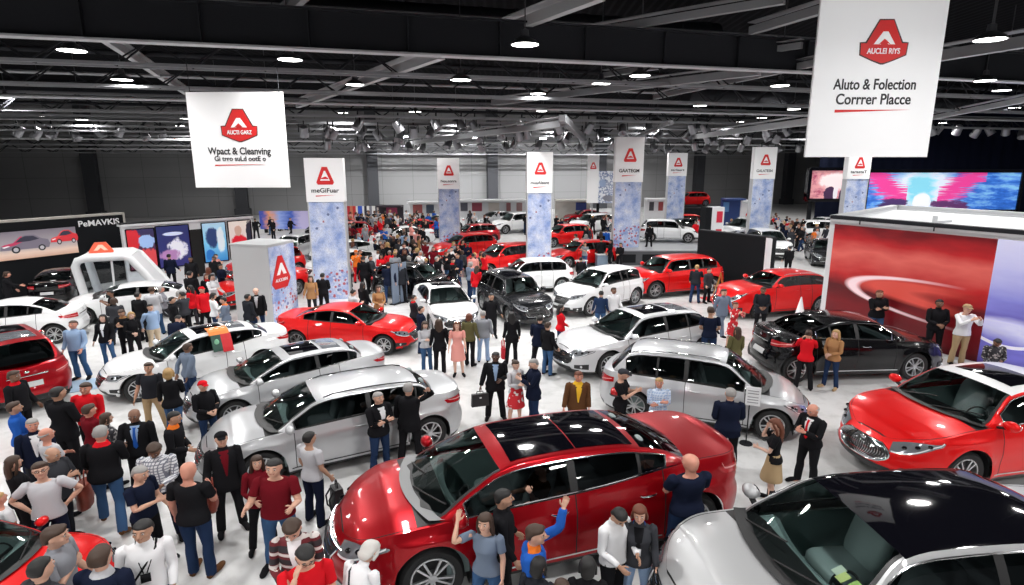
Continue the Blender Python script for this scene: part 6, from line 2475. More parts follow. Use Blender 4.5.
FF1 = car('red hatchback beside the palest tall banner, nose to the crowd', P_RED2, HAT, (-3.06, 37.9), 214.0, 1.06, 0.95, trim=M_BLACK)
FF2 = car('red hatchback tucked behind the third tall banner', P_RED2, HAT, (-0.38, 32.5), 209.8, 1.12, 1.0, trim=M_BLACK, grille='wide')
FF4 = car('red hatchback between the third and the platform banners', P_RED2, HAT, (4.2, 35.2), 203.5, 1.00, 0.98, trim=M_BLACK, grille='wide')
FF10 = car('white hatchback seen from behind, beside the graphite crossover', P_WHITE, HAT, (0.80, 28.0), 193.5, 1.03, 1.0, trim=M_BLACK)
FF11 = car('black hatchback behind the white front-facing sedan', P_BLACK, HAT, (-4.40, 26.6), 338.6, 1.01, 0.98, trim=M_BLACK)
FFS = car('white crossover displayed up on the grey platform', P_WHITE, SUV, (10.4, 39.2), 350.0, 0.88, 1.0, z=0.92, trim=M_BLACK)
FF13 = car('white crossover facing the camera beyond the black partition', P_WHITE, SUV, (16.9, 38.8), 268.0, 1.05, 0.98, trim=M_BLACK, grille='wide')
FF15 = car('graphite sedan half hidden by the red graphic booth', P_DARK, SED, (19.2, 36.0), 250.0, 1.02, 0.98, grille='wide')
# far rows: copies of three cars with their own paint
tpl = {'h': FF4, 's': C9, 'u': FF13}
tpaint = {'h': P_RED2, 's': P_RED2, 'u': P_WHITE}


def far_car(kind, label, mp, x, y, head, s=1.05, z=0.0, group=None):
    c = copy_tree(tpl[kind], None, {tpaint[kind]: mp})
    c['label'] = label
    if 'group' in c:
        del c['group']
    if group:
        c['group'] = group
    S = {'h': HAT, 's': SED, 'u': SUV}[kind]
    return place(c, x, y, head, s, 0.98, z, (S['nose'], -S['tail']))


far_car('h', 'silver van-like hatchback beyond the pale kiosk', P_SILVER, 18.4, 46.5, 208, 1.22)
far_car('u', 'white crossover seen from the side beside the small video screen', P_WHITE, 24.3, 45.5, 350, 1.05)
far_car('h', 'red hatchback directly behind the one at the palest banner', P_RED1, -3.0, 45.0, 206, 1.0)
far_car('h', 'second red hatchback behind the third tall banner, further back', P_RED2, 3.9, 44.0, 206, 1.05)
far_car('u', 'white crossover left of the third tall banner, far back', P_WHITE, 0.2, 52.5, 212, 1.05)
far_car('s', 'white sedan before the long white booth', P_WHITE, -4.6, 62.0, 200, 1.05)
far_car('s', 'second white sedan before the long white booth, further from the palest banner', P_WHITE, -1.2, 65.5, 200, 1.05)
far_car('s', 'silver sedan beside the white crossover at the long white booth', P_SILVER, -1.6, 57.5, 215, 1.05)
far_car('h', 'white hatchback between the third and the platform banners, far back', P_WHITE, 7.1, 52.5, 214, 1.1)
far_car('s', 'white sedan left of the palest banner at the red-poster booth', P_WHITE, -6.6, 54.0, 215, 1.0)
far_car('s', 'white sedan in the crowd before the palest banner', P_WHITE, -8.2, 44.2, 200, 1.0)
far_car('h', 'red hatchback among the crowd by the striped cloths', P_RED1, -13.0, 46.0, 200, 1.05)
far_car('s', 'red sedan among the crowd by the striped cloths', P_RED2, -7.9, 49.0, 196, 1.05)
far_car('s', 'white sedan behind the left tall banner', P_WHITE, -10.2, 36.0, 220, 1.0)
far_car('s', 'white sedan between the grey pillar and the left tall banner', P_WHITE, -9.1, 31.8, 230, 1.0)
far_car('u', 'silver crossover behind the grey pillar before the blue poster wall', P_SILVER, -13.9, 37.2, 262, 0.95)
far_car('s', 'graphite sedan before the blue and orange poster wall', P_DARK, -14.8, 49.5, 190, 1.05)
far_car('h', 'red hatchback on the raised far stage', P_RED2, 18.2, 61, 190, 0.95, 1.71)
far_car('h', 'red hatchback below the raised far stage', P_RED2, 15.2, 53.5, 194, 1.0)
far_car('s', 'red sedan far behind the white crossover on the platform', P_RED1, 7.4, 60, 190, 1.0)
far_car('u', 'dark crossover behind the platform, hood up to the kiosk', P_DARK, 14.0, 49.5, 215, 0.9)
far_car('s', 'white sedan far back beside the small video screen', P_WHITE, 27.5, 52.5, 200, 0.95)


def clear_of_cars(x, y, m=0.26):
    for fx, fy, a, lf, lr, hw_, z in FOOT:
        if z > 0.5:
            continue
        c, s = math.cos(a), math.sin(a)
        u, v = (x - fx) * c + (y - fy) * s, -(x - fx) * s + (y - fy) * c
        if -lr - m < u < lf + m and abs(v) < hw_ + m:
            d = [(lf + m - u, 'f'), (u + lr + m, 'r'), (hw_ + m - v, 'l'), (v + hw_ + m, 'k')]
            k = min(d)[1]
            if k == 'f':
                u = lf + m
            elif k == 'r':
                u = -lr - m
            elif k == 'l':
                v = hw_ + m
            else:
                v = -hw_ - m
            x, y = fx + u * c - v * s, fy + u * s + v * c
    return x, y

BOOTH_A, BOOTH_B = Vector((*Ab, 0)), Vector((*Bb, 0))
_cars_only = clear_of_cars


def clear_of_cars(x, y, m=0.26):
    x, y = _cars_only(x, y, m)
    d = (BOOTH_B - BOOTH_A).normalized()
    n = Vector((d.y, -d.x, 0))           # out of the graphic wall, towards the hall
    q = Vector((x, y, 0)) - BOOTH_A
    if -0.5 < q.dot(d) < 11 and -4 < q.dot(n) < 0.45:
        v = Vector((x, y, 0))          # step back along the line of sight until clear of the wall
        k = (0.45 + BOOTH_A.dot(n)) / v.dot(n)
        x, y = x * k, y * k
    return x, y


# price stickers inside the nearest windscreen
stk = Geo()
for k_, (dx, dy, dz, col) in enumerate(((0.42, 0.58, 0.16, (0.45, 0.62, 0.18)), (0.40, 0.46, 0.15, (0.62, 0.66, 0.25)), (0.46, 0.33, 0.11, (0.55, 0.60, 0.50)))):
    g = Geo()
    g.box((1.28 - dx, dy, 0.96 + dz), (0.10, 0.08, 0.006), M=Matrix.Rotation(R_(24), 3, 'Y'))
    g.build('windscreen_sticker', pbr('sticker_%d' % k_, col, 0.6), C11, smooth=False)
# ------------------------------------------------------------------ visitors
build_people_lib()
NPEOPLE = []


def who(px, py, face, h, label, pose='stand', top=('jacket', 'black'), legs=('trousers', 'dark'), hair=('hair_short', 'brown'), skin='light', fem=0, extra=(), z=0.0, girth=None, shoe=('shoe', 'black'), turn=0, fixed=False, group=None):
    """a visitor whose crown the photo shows at a pixel"""
    x, y = at_z(px, py, h + z)
    if not fixed and z == 0:
        x2, y2 = clear_of_cars(x, y)
        for _ in range(2):
            x2, y2 = clear_of_cars(x2, y2)
        if (x2, y2) != (x, y):
            # keep the crown at the height the photo shows it
            _, zz = at_y(px, py, y2)
            x, y, h = x2, y2, min(1.9, max(1.42, zz))
    for ax_, ay_ in NPEOPLE:
        d = math.hypot(x - ax_, y - ay_)
        if d < 0.42 and not fixed:
            k = (0.42 - d) / max(d, 0.05)
            x, y = x + (x - ax_) * k, y + (y - ay_) * k
    NPEOPLE.append((x, y))
    g = girth or (1.12 if not fem else 1.04)
    r, hands = person(label, x, y, face, h, pose, top, legs, hair, skin, fem, extra, z, None, group, shoe, turn, g)
    return r, hands


J, T_, N_ = 'jacket', 'trousers', 'jeans'
SB, ST, SL = ('hair_short', 'black'), ('hair_thick', 'brown'), ('hair_long', 'brown')
GREY = ('hair_short', 'grey')

# --- the cluster at the lower left
who(14, 371, 0, 1.72, 'person in black jacket with red collar beside the dark red crossover', 'stand', (J, 'black'), (T_, 'black'), ST, 'brown', extra=[('scarf', 'red')])
who(14, 402, 35, 1.66, 'person in blue denim shirt, seen from behind, at the far edge', 'clasped', ('shirt', 'blue'), (T_, 'navy'), ST, 'tan')
who(31, 419, -50, 1.68, 'grey-haired person in navy jacket with white collar, among the packed group', 'relaxed', (J, 'navy'), (T_, 'dark'), GREY, 'red', extra=[('shirt_front', 'white')])
who(47, 428, 65, 1.66, 'bald person in pale grey T-shirt, back turned, in the packed group', 'folded', ('tshirt', 'palegrey'), (T_, 'dark'), ('hair_fringe', 'grey'), 'red')
who(57, 387, 75, 1.84, 'big person in black suit, back turned, at the crossover number plate', 'clasped', ('coat', 'black'), (T_, 'black'), SB, 'tan', girth=1.25)
who(84, 383, -82, 1.68, 'person in bright red jacket facing the camera, near the white sedan', 'relaxed', (J, 'red'), (T_, 'black'), ST, 'red', girth=1.2)
who(89, 405, 60, 1.66, 'person in red sweater seen from behind, beside a patterned jacket', 'stand', (J, 'maroon'), (T_, 'dark'), ST, 'red')
who(101, 412, 50, 1.56, 'person in grey patterned jacket beside the red sweater', 'stand', (J, 'print'), (T_, 'charcoal'), ('hair_bob', 'brown'), 'light', 1)
p_bag, h_bag = who(98, 428, 110, 1.82, 'grey-haired person in black sweater with red collar and light jeans, back turned', 'stride', (J, 'black'), (N_, 'jean'), GREY, 'red', extra=[('scarf', 'red')], girth=1.2, shoe=('shoe', 'brown'))
who(51, 448, -5, 1.66, 'bald older person in dark jacket looking at papers', 'phone', (J, 'charcoal'), (T_, 'dark'), ('hair_fringe', 'grey'), 'tan')
who(13, 456, 60, 1.62, 'person with long brown hair and black top, back turned', 'stand', (J, 'black'), (T_, 'black'), ('hair_long', 'brown'), 'light', 1)
who(31, 464, -68, 1.80, 'smiling person in tight pale T-shirt and glasses, hand on hip', 'hips', ('tshirt', 'palegrey'), (N_, 'navy'), ST, 'light', extra=[('glasses', 'black')], girth=1.18, turn=15)
who(0, 492, 70, 1.42, 'person in white shirt cut by the picture edge above the red car', 'stand', ('tshirt', 'white'), (N_, 'darkjean'), ('hair_short', 'blond'), 'red', fixed=True)
who(134, 409, -75, 1.70, 'bald person in black suit with blue tie', 'one_hand', (J, 'black'), (T_, 'black'), None, 'brown', extra=[('shirt_front', 'paleblue'), ('tie', 'blue')], girth=1.18)
who(147, 363, -75, 1.66, 'person in dark vest and khaki trousers near the white sedan wheel', 'relaxed', ('tshirt', 'dark'), (T_, 'tan'), ST, 'tan', shoe=('shoe', 'brown'))
who(175, 369, 110, 1.68, 'blond person in black jacket and jeans, back turned, by the white sedan', 'stride', (J, 'black'), (N_, 'jean'), ('hair_bob', 'blond'), 'light', 1)
who(186, 344, 60, 1.66, 'person in slate jacket and jeans at the white sedan door', 'back', (J, 'steel'), (N_, 'darkjean'), ST, 'brown')
who(203, 381, -35, 1.62, 'person in red cap and black jacket by the pale silver sedan', 'clasped', (J, 'black'), (N_, 'darkjean'), ('cap', 'red'), 'light')
who(177, 412, 10, 1.70, 'person in black suit with orange collar, facing the silver sedan', 'clasped', (J, 'black'), (T_, 'black'), SB, 'tan', extra=[('scarf', 'orange')])
who(153, 440, -70, 1.72, 'person in white plaid shirt looking down', 'lookdown', ('shirt', 'plaid'), (N_, 'navy'), ST, 'brown', girth=1.2)
who(133, 467, -10, 1.70, 'grey-haired person in navy T-shirt talking to the plaid shirt', 'one_hand', ('tshirt', 'navy'), (T_, 'black'), GREY, 'light', girth=1.2)
p_bald, h_bald = who(187, 463, 92, 1.84, 'bald person in black T-shirt and dark jeans, back turned, holding a brown bag', 'one_hand', ('tshirt', 'black'), (N_, 'darkjean'), None, 'red', girth=1.2, shoe=('shoe', 'brown'))
who(221, 433, -55, 1.74, 'person in black cap and long black coat at the nose of the silver sedan', 'stand', ('coat', 'black'), (T_, 'black'), ('cap', 'black'), 'light', extra=[('shirt_front', 'maroon')], shoe=('shoe', 'black'))
who(256, 457, -60, 1.58, 'brown-haired person in red and dark top behind the maroon T-shirt', 'clasped', (J, 'maroon'), (T_, 'black'), ('hair_long', 'brown'), 'light', 1)
who(273, 460, -85, 1.80, 'heavy person in maroon T-shirt and jeans', 'shrug', ('tshirt', 'maroon'), (N_, 'jean'), SB, 'light', girth=1.28)
p_pack, h_pack = who(309, 431, 62, 1.70, 'person in white T-shirt and dark trousers holding a black backpack', 'stand', ('tshirt', 'palegrey'), (T_, 'navy'), SB, 'tan')
who(377, 392, -40, 1.70, 'person in black sweater and dark jeans leaning by the silver sedan door', 'folded', (J, 'black'), (N_, 'darkjean'), GREY, 'light', extra=[('shirt_front', 'white')], girth=1.18)
who(407, 383, 80, 1.74, 'grey-haired person in black suit, back turned, hand raised at the silver sedan', 'headhand', ('coat', 'black'), (T_, 'black'), GREY, 'light', girth=1.15)
who(294, 516, -75, 1.80, 'person in maroon striped rugby shirt looking down', 'lookdown', ('shirt', 'redstripe'), (N_, 'darkjean'), ST, 'light', extra=[('shirt_front', 'white')], girth=1.22)
who(303, 545, -60, 1.82, 'person in red T-shirt and glasses with a hand at the face', 'face', ('tshirt', 'red'), (N_, 'darkjean'), SB, 'light', extra=[('glasses', 'black')], girth=1.22)
who(349, 552, 60, 1.62, 'person in white shirt and grey sling, bending beside the red T-shirt', 'lean', ('shirt', 'white'), (N_, 'darkjean'), ('hair_bob', 'white'), 'light', 1, extra=[('sling', 'charcoal')], girth=1.2)
who(52, 527, 15, 1.86, 'person in grey polo shirt with a hand on the chest, by the red hood', 'chest', ('polo', 'grey'), (N_, 'navy'), ST, 'light', girth=1.18, fixed=True)
who(40, 559, 75, 1.84, 'dark-haired person at the bottom edge, back of the head, beside the grey polo', 'stand', ('polo', 'charcoal'), (N_, 'navy'), SB, 'light', fixed=True)
who(99, 548, 95, 1.80, 'person in navy sweater with grey collar, back turned, before the red hood', 'stand', (J, 'navy'), (T_, 'black'), ST, 'light', extra=[('scarf', 'palegrey')], girth=1.2, fixed=True)
who(140, 521, -62, 1.82, 'person in white shirt with black lanyard and camera pouch', 'relaxed', ('shirt', 'white'), (N_, 'jean'), SB, 'tan', extra=[('lanyard', 'black'), ('sling', 'black'), ('badge', 'black')], girth=1.2, turn=-20, fixed=True)

# --- along the deep red sedan
who(486, 513, -105, 1.70, 'person in grey T-shirt with a hand on long brown hair, at the deep red sedan', 'headhand', ('tshirt', 'steel'), (N_, 'jean'), ('hair_long', 'brown'), 'light', 1)
who(490, 494, 0, 1.60, 'dark-haired person half hidden behind the grey T-shirt', 'stand', ('shirt', 'black'), (T_, 'black'), SB, 'tan')
who(533, 526, -15, 1.76, 'young person in blue jacket with orange shoulder, arm stretched up', 'overhead', ('hoodie', 'blue'), (N_, 'darkjean'), ST, 'light', extra=[('scarf', 'orange')])
who(616, 503, -55, 1.70, 'person in white shirt and black trousers looking down by the sedan', 'lookdown', ('shirt', 'white'), (T_, 'black'), SB, 'tan', girth=1.15, turn=-15, fixed=True)
who(640, 505, -105, 1.66, 'person with short auburn hair, dark jacket and badge', 'stand', (J, 'charcoal'), (N_, 'paleblue'), ('hair_bob', 'auburn'), 'light', 1, extra=[('lanyard', 'blue'), ('badge', 'white'), ('shirt_front', 'black')], fixed=True)
who(679, 454, 100, 1.76, 'bald person in navy T-shirt, back turned, at the deep red sedan tail', 'folded', ('tshirt', 'navy'), (N_, 'darkjean'), None, 'red', girth=1.3)
who(588, 560, 80, 1.60, 'dark-haired person at the bottom edge, tallest of three heads', 'stand', (J, 'black'), (T_, 'black'), ('hair_bob', 'black'), 'light', 1)
who(574, 572, 100, 1.55, 'brown-haired person at the bottom edge, middle of three heads', 'stand', (J, 'brown'), (T_, 'black'), ('hair_bob', 'brown'), 'light', 1)
who(560, 576, 60, 1.55, 'black-haired person at the bottom edge, lowest of three heads', 'stand', (J, 'dark'), (T_, 'black'), ('hair_bob', 'black'), 'light', 1)

# --- the open floor in the middle
p_case, h_case = who(495, 352, -85, 1.66, 'person in black suit carrying a black briefcase', 'carry', ('coat', 'black'), (T_, 'black'), SB, 'dark', extra=[('shirt_front', 'paleblue')], girth=1.2)
who(516, 360, -60, 1.60, 'person in pale grey top and red printed skirt', 'one_hand', ('shirt', 'palegrey'), ('skirt', 'redprint'), ('hair_bun', 'brown'), 'fair', 1)
who(532, 359, 195, 1.66, 'grey-haired person in navy suit jacket and blue trousers showing a leaflet', 'phone', ('coat', 'navy'), (N_, 'darkjean'), GREY, 'fair', girth=1.15)
who(578, 371, -85, 1.66, 'person in brown jacket over a yellow shirt behind the red roof', 'relaxed', (J, 'brown'), (T_, 'dark'), ('hair_short', 'auburn'), 'red', extra=[('shirt_front', 'yellow'), ('scarf', 'yellow')], girth=1.15)
who(622, 369, -25, 1.68, 'person in dark cap and black shirt holding a red helmet', 'phone', ('tshirt', 'black'), (T_, 'black'), ('cap', 'charcoal'), 'light', girth=1.2)
who(660, 378, -100, 1.58, 'person in blue checked shirt beside the silver wagon', 'folded', ('shirt', 'bluecheck'), (N_, 'jean'), ('hair_short', 'blond'), 'red')
who(731, 389, 80, 1.70, 'person in black suit, back turned, at the silver wagon front door', 'clasped', ('coat', 'navy'), (T_, 'black'), ('hair_short', 'grey'), 'light', girth=1.25)
who(778, 419, 150, 1.62, 'auburn-haired person in dark top, tan skirt and black boots', 'face', ('tshirt', 'black'), ('skirt', 'tan'), ('hair_long', 'auburn'), 'fair', 1, shoe=('boot', 'black'))
who(815, 403, 205, 1.66, 'person in black suit with red tie taking a photo', 'phone', (J, 'black'), (T_, 'black'), ('hair_fringe', 'grey'), 'red', extra=[('shirt_front', 'white'), ('tie', 'red')], girth=1.15)
who(804, 330, 65, 1.60, 'person in red jacket and black trousers behind the black sedan', 'photo', (J, 'red'), (T_, 'black'), ('hair_bun', 'brown'), 'light', 1)
who(834, 330, -150, 1.62, 'person with long fair hair and tan jacket beside the black sedan', 'clasped', (J, 'camel'), (N_, 'darkjean'), ('hair_long', 'blond'), 'fair', 1, shoe=('shoe', 'tan'))
who(880, 289.5, -95, 1.66, 'person in black jacket and jeans before the red graphic, hand on chest', 'folded', (J, 'black'), (N_, 'jean'), ('hair_short', 'auburn'), 'tan', girth=1.2)
who(941, 294, -105, 1.66, 'person in black suit before the red graphic, hands clasped', 'clasped', (J, 'black'), (T_, 'black'), SB, 'brown')
who(967, 304, -95, 1.70, 'person in white sweater and khaki trousers before the red graphic', 'photo', ('hoodie', 'white'), (T_, 'tan'), ('cap', 'tan'), 'light')
who(997, 337, -110, 1.56, 'dark-haired person in dark print behind the red sedan with white roof', 'lookdown', (J, 'print'), (T_, 'black'), SB, 'brown')
who(724, 289, -70, 1.72, 'tall person in slate overalls near the red hatchback', 'walk', ('coat', 'steel'), (T_, 'steel'), ST, 'light')
who(735, 302, -70, 1.58, 'person in red printed dress beside the slate overalls', 'photo', ('shirt', 'redprint'), ('skirt', 'redprint'), ('hair_bun', 'auburn'), 'light', 1)
who(737, 327, 95, 1.60, 'person with long brown hair and olive coat, back turned, near the silver hatchback tail', 'stand', ('coat', 'olive'), (T_, 'black'), ('hair_long', 'brown'), 'light', 1)
who(763, 287, -100, 1.70, 'person in black coat standing at the red hatchback wheel', 'clasped', ('coat', 'dark'), (T_, 'black'), ST, 'brown')
who(697, 265, 70, 1.68, 'person in dark jacket at the red hatchback door by the partition', 'reach', (J, 'dark'), (N_, 'darkjean'), ('hair_thick', 'blond'), 'light')
who(709, 268, -60, 1.55, 'person in dark coat beside the black partition', 'stand', ('coat', 'charcoal'), (T_, 'black'), SB, 'light')
who(690, 307, 80, 1.66, 'person in navy T-shirt, back turned, at the white hatchback tail', 'clasped', ('tshirt', 'navy'), (N_, 'darkjean'), ST, 'tan')
who(601, 291, 85, 1.60, 'dark-haired person in blue top, back turned, by the tall white crossover', 'stand', ('shirt', 'darkjean'), (N_, 'jean'), SB, 'light')
who(614.6, 288, -80, 1.66, 'person in white shirt beside the tall white crossover', 'relaxed', ('shirt', 'white'), (N_, 'jean'), ST, 'brown')
who(561, 305, 10, 1.62, 'person with long black hair and red jacket by the white hatchback nose', 'clasped', (J, 'red'), (N_, 'darkjean'), ('hair_long', 'black'), 'light', 1)
who(491, 294, -80, 1.66, 'person in black suit standing alone between two front-facing cars', 'walk', (J, 'black'), (T_, 'black'), SB, 'tan')
p_red, h_red = who(512, 312, 100, 1.66, 'person in long black coat with a red bag, before the graphite crossover', 'stand', ('coat', 'black'), (T_, 'black'), ('hair_long', 'black'), 'light', 1)
who(541, 316, 80, 1.64, 'person in dark suit, back turned, before the graphite crossover', 'walk', ('coat', 'navy'), (T_, 'black'), SB, 'light', girth=1.2)
who(550, 322, 40, 1.58, 'person in jeans close to the dark suit, near the graphite crossover', 'stand', (J, 'black'), (N_, 'jean'), ST, 'light')
who(469, 314, 75, 1.62, 'person in olive jacket and black trousers, back turned', 'stand', (J, 'olive'), (T_, 'black'), ('hair_bob', 'auburn'), 'light', 1)
who(457, 322, -85, 1.60, 'person in pink and red dress with bare legs', 'stand', ('tshirt', 'pink'), ('skirt', 'pink'), ('hair_long', 'auburn'), 'fair', 1)
who(439, 319, 100, 1.66, 'person in long black coat, back turned, before the white front-facing sedan', 'stand', ('coat', 'black'), (T_, 'black'), ('hair_long', 'brown'), 'light', 1)
who(427, 321, -60, 1.58, 'person in pale shirt and jeans beside the long black coat', 'one_hand', ('shirt', 'palegrey'), (N_, 'jean'), ('hair_long', 'brown'), 'fair', 1)
who(421, 306, 20, 1.62, 'person in navy jacket at the white sedan headlight', 'stand', (J, 'navy'), (N_, 'darkjean'), SB, 'light')
who(410, 295, 30, 1.62, 'person in dark jacket with red shopping, by the bright red coupe nose', 'one_hand', (J, 'dark'), (T_, 'black'), SB, 'light', extra=[('scarf', 'red')])
who(483, 311, 90, 1.62, 'person in grey top and pale jeans behind the olive jacket', 'stand', (J, 'grey'), (N_, 'paleblue'), ('hair_short', 'grey'), 'light')

# --- left middle
who(72, 321, -85, 1.70, 'person in pale blue shirt and jeans beside the dark red crossover', 'relaxed', ('shirt', 'paleblue'), (N_, 'jean'), ('hair_short', 'brown'), 'red', girth=1.25)
who(102, 315, -80, 1.64, 'person in black jacket over white top with a backpack and jeans', 'relaxed', (J, 'black'), (N_, 'jean'), ('hair_long', 'black'), 'fair', 1, extra=[('shirt_front', 'white'), ('backpack', 'black')])
who(113, 298, 110, 1.62, 'person in charcoal jacket before the white coupe', 'clasped', (J, 'charcoal'), (T_, 'dark'), ('hair_bob', 'brown'), 'brown')
who(122, 309, -80, 1.62, 'person in black coat holding a tan parcel', 'phone', ('coat', 'black'), (T_, 'black'), ST, 'tan', extra=[('scarf', 'camel')])
who(130, 312, -40, 1.58, 'blond person in black jacket beside the tan parcel', 'clasped', (J, 'black'), (T_, 'black'), ('hair_bob', 'blond'), 'fair', 1)
who(138, 292, 80, 1.74, 'tall person in black coat, back turned, before the white coupe', 'stand', ('coat', 'black'), (T_, 'black'), SB, 'light')
who(150, 304, -30, 1.64, 'person in pale blue shirt and beige trousers beside the tall black coat', 'back', ('shirt', 'paleblue'), (T_, 'beige'), SB, 'light')
who(172, 315, 90, 1.60, 'person in dark jacket crouching over the white sedan windscreen', 'lean', (J, 'navy'), (T_, 'black'), SB, 'light')
who(172, 297, 40, 1.60, 'person in black jacket at the tail of the white coupe', 'stand', (J, 'black'), (T_, 'black'), SB, 'tan')
who(182, 292, 160, 1.62, 'person in dark grey jacket at the tail of the white coupe', 'photo', (J, 'charcoal'), (T_, 'black'), ('hair_thick', 'black'), 'tan')
who(191, 271, 85, 1.84, 'tall person in long black coat beyond the white coupe tail', 'stand', ('coat', 'black'), (T_, 'black'), SB, 'light')
who(202, 287, -30, 1.64, 'person in red coat and red hat behind the placard car', 'stand', ('coat', 'red'), (T_, 'black'), ('cap', 'red'), 'light')
who(212, 293, 30, 1.62, 'black-haired person in white jacket behind the placard car', 'one_hand', ('hoodie', 'white'), (N_, 'darkjean'), ('hair_bob', 'black'), 'light', 1)
who(224, 297, 200, 1.60, 'person in slate jacket with orange scarf behind the placard car', 'clasped', (J, 'steel'), (N_, 'jean'), SB, 'light', extra=[('scarf', 'orange')])
who(206, 274, -60, 1.64, 'person with a red scarf near the half hidden red sedan', 'stand', (J, 'black'), (T_, 'black'), ('hair_long', 'auburn'), 'light', 1, extra=[('scarf', 'red')])
who(214, 256, -80, 1.70, 'person in black suit before the lit posters', 'stand', (J, 'black'), (T_, 'black'), SB, 'brown')
who(190, 257, -70, 1.72, 'person in black coat at the doorway of the poster booth', 'stand', ('coat', 'black'), (T_, 'black'), SB, 'brown')
who(169, 254, 95, 1.70, 'person in dark coat before the navy poster', 'stand', ('coat', 'navy'), (T_, 'black'), SB, 'light')
who(256, 288, -80, 1.74, 'person in open black coat standing at the grey pillar', 'stand', ('coat', 'black'), (N_, 'darkjean'), ('hair_fringe', 'brown'), 'fair', extra=[('shirt_front', 'palegrey')])
who(247, 294, 60, 1.66, 'person in dark coat, back turned, at the grey pillar', 'stand', ('coat', 'dark'), (N_, 'darkjean'), SB, 'tan')
who(310, 276, -80, 1.64, 'person in camel coat behind the bright red coupe', 'stand', ('coat', 'camel'), (T_, 'dark'), ('hair_long', 'brown'), 'light', 1)
who(322, 273, 80, 1.70, 'person in black suit at the foot of the left tall banner', 'clasped', (J, 'black'), (T_, 'black'), SB, 'tan')
who(4, 272, 30, 1.70, 'person in black jacket before the dark stage', 'reach', (J, 'black'), (T_, 'black'), ('hair_bob', 'brown'), 'red')

# --- right middle and the far floor
who(790, 246, 90, 1.62, 'person in black suit before the white front-facing crossover', 'stand', (J, 'black'), (T_, 'black'), SB, 'light')
who(650, 224, 90, 1.42, 'person in black coat standing on the grey platform', 'stand', ('coat', 'black'), (T_, 'black'), SB, 'tan', z=0.92)
who(606, 229, 70, 1.68, 'person in blue jacket near the platform banner', 'stand', (J, 'blue'), (N_, 'darkjean'), SB, 'light')
who(595, 238, 100, 1.66, 'person in black jacket beside the blue jacket', 'stand', (J, 'black'), (T_, 'black'), SB, 'light')
who(572, 257, 60, 1.62, 'person in black coat at the tail of the white hatchback', 'stand', ('coat', 'black'), (T_, 'black'), SB, 'light')
who(469, 262, 40, 1.66, 'person in grey hooded jacket behind the white front-facing sedan', 'stand', ('hoodie', 'steel'), (N_, 'darkjean'), ('hair_bob', 'grey'), 'light')
who(452, 258, -40, 1.66, 'person in black jacket with red scarf behind the white front-facing sedan', 'one_hand', (J, 'black'), (T_, 'black'), SB, 'tan', extra=[('scarf', 'red')])
who(476, 266, 80, 1.64, 'person in red coat behind the grey hooded jacket', 'stand', ('coat', 'red'), (N_, 'jean'), ('hair_long', 'brown'), 'light', 1)
who(400, 262, -70, 1.80, 'tall person in dark coat beside the black hatchback', 'stand', ('coat', 'dark'), (T_, 'black'), SB, 'light')
who(346, 256, -60, 1.66, 'person in red T-shirt behind the left tall banner', 'stand', ('tshirt', 'red'), (T_, 'black'), SB, 'light')
who(356, 250, -60, 1.68, 'person in orange jacket in the packed crowd', 'photo', (J, 'orange'), (T_, 'red'), ('cap', 'orange'), 'light')
who(363, 282, 60, 1.66, 'person in black jacket behind the bright red coupe windscreen', 'stand', (J, 'black'), (T_, 'black'), ('hair_long', 'black'), 'light', 1)
who(372, 256, 100, 1.84, 'tall person in black coat among the packed crowd, nearest of it', 'stand', ('coat', 'black'), (T_, 'black'), SB, 'light')
who(381, 254, -80, 1.66, 'person in red jacket at the front of the packed crowd', 'one_hand', (J, 'red'), (N_, 'darkjean'), ('hair_long', 'black'), 'light', 1)
who(388, 262, 95, 1.84, 'tall person in navy coat at the front of the packed crowd', 'walk', ('coat', 'navy'), (N_, 'darkjean'), SB, 'light')
who(352, 290, 40, 1.62, 'person in pale jacket behind the bright red coupe roof', 'one_hand', (J, 'palegrey'), (T_, 'black'), SB, 'light')
who(378, 286, -50, 1.62, 'person in camel jacket beside the bright red coupe hood', 'clasped', (J, 'camel'), (T_, 'black'), ('hair_bob', 'brown'), 'light', 1)

# --- person inside the nearest red sedan, arm out of the window
cx, cy, ch, cs = 0.35, 8.63, R_(198.7), 1.34
lx, ly = 0.14 * cs, 0.56 * cs * 0.91
sx, sy = cx + lx * math.cos(ch) - ly * math.sin(ch), cy + lx * math.sin(ch) + ly * math.cos(ch)
SIT = {**arm('l', 30, 0, elbow=(0, -110, 20)), **arm('r', 30, elbow=(0, -60, -20)), 'thigh_l': (0, -82, 0), 'thigh_r': (0, -82, 0), 'shin_l': (0, 74, 0), 'shin_r': (0, 74, 0), 'spine': (0, -6, 0)}
person('person in dark top sitting in the deep red sedan, hand raised', sx, sy, 198.7, 1.66, SIT, ('tshirt', 'brown'), (T_, 'dark'), ('hair_thick', 'brown'), 'light', 0, (), 0.42, None, None, ('shoe', 'black'), 0, 1.1)

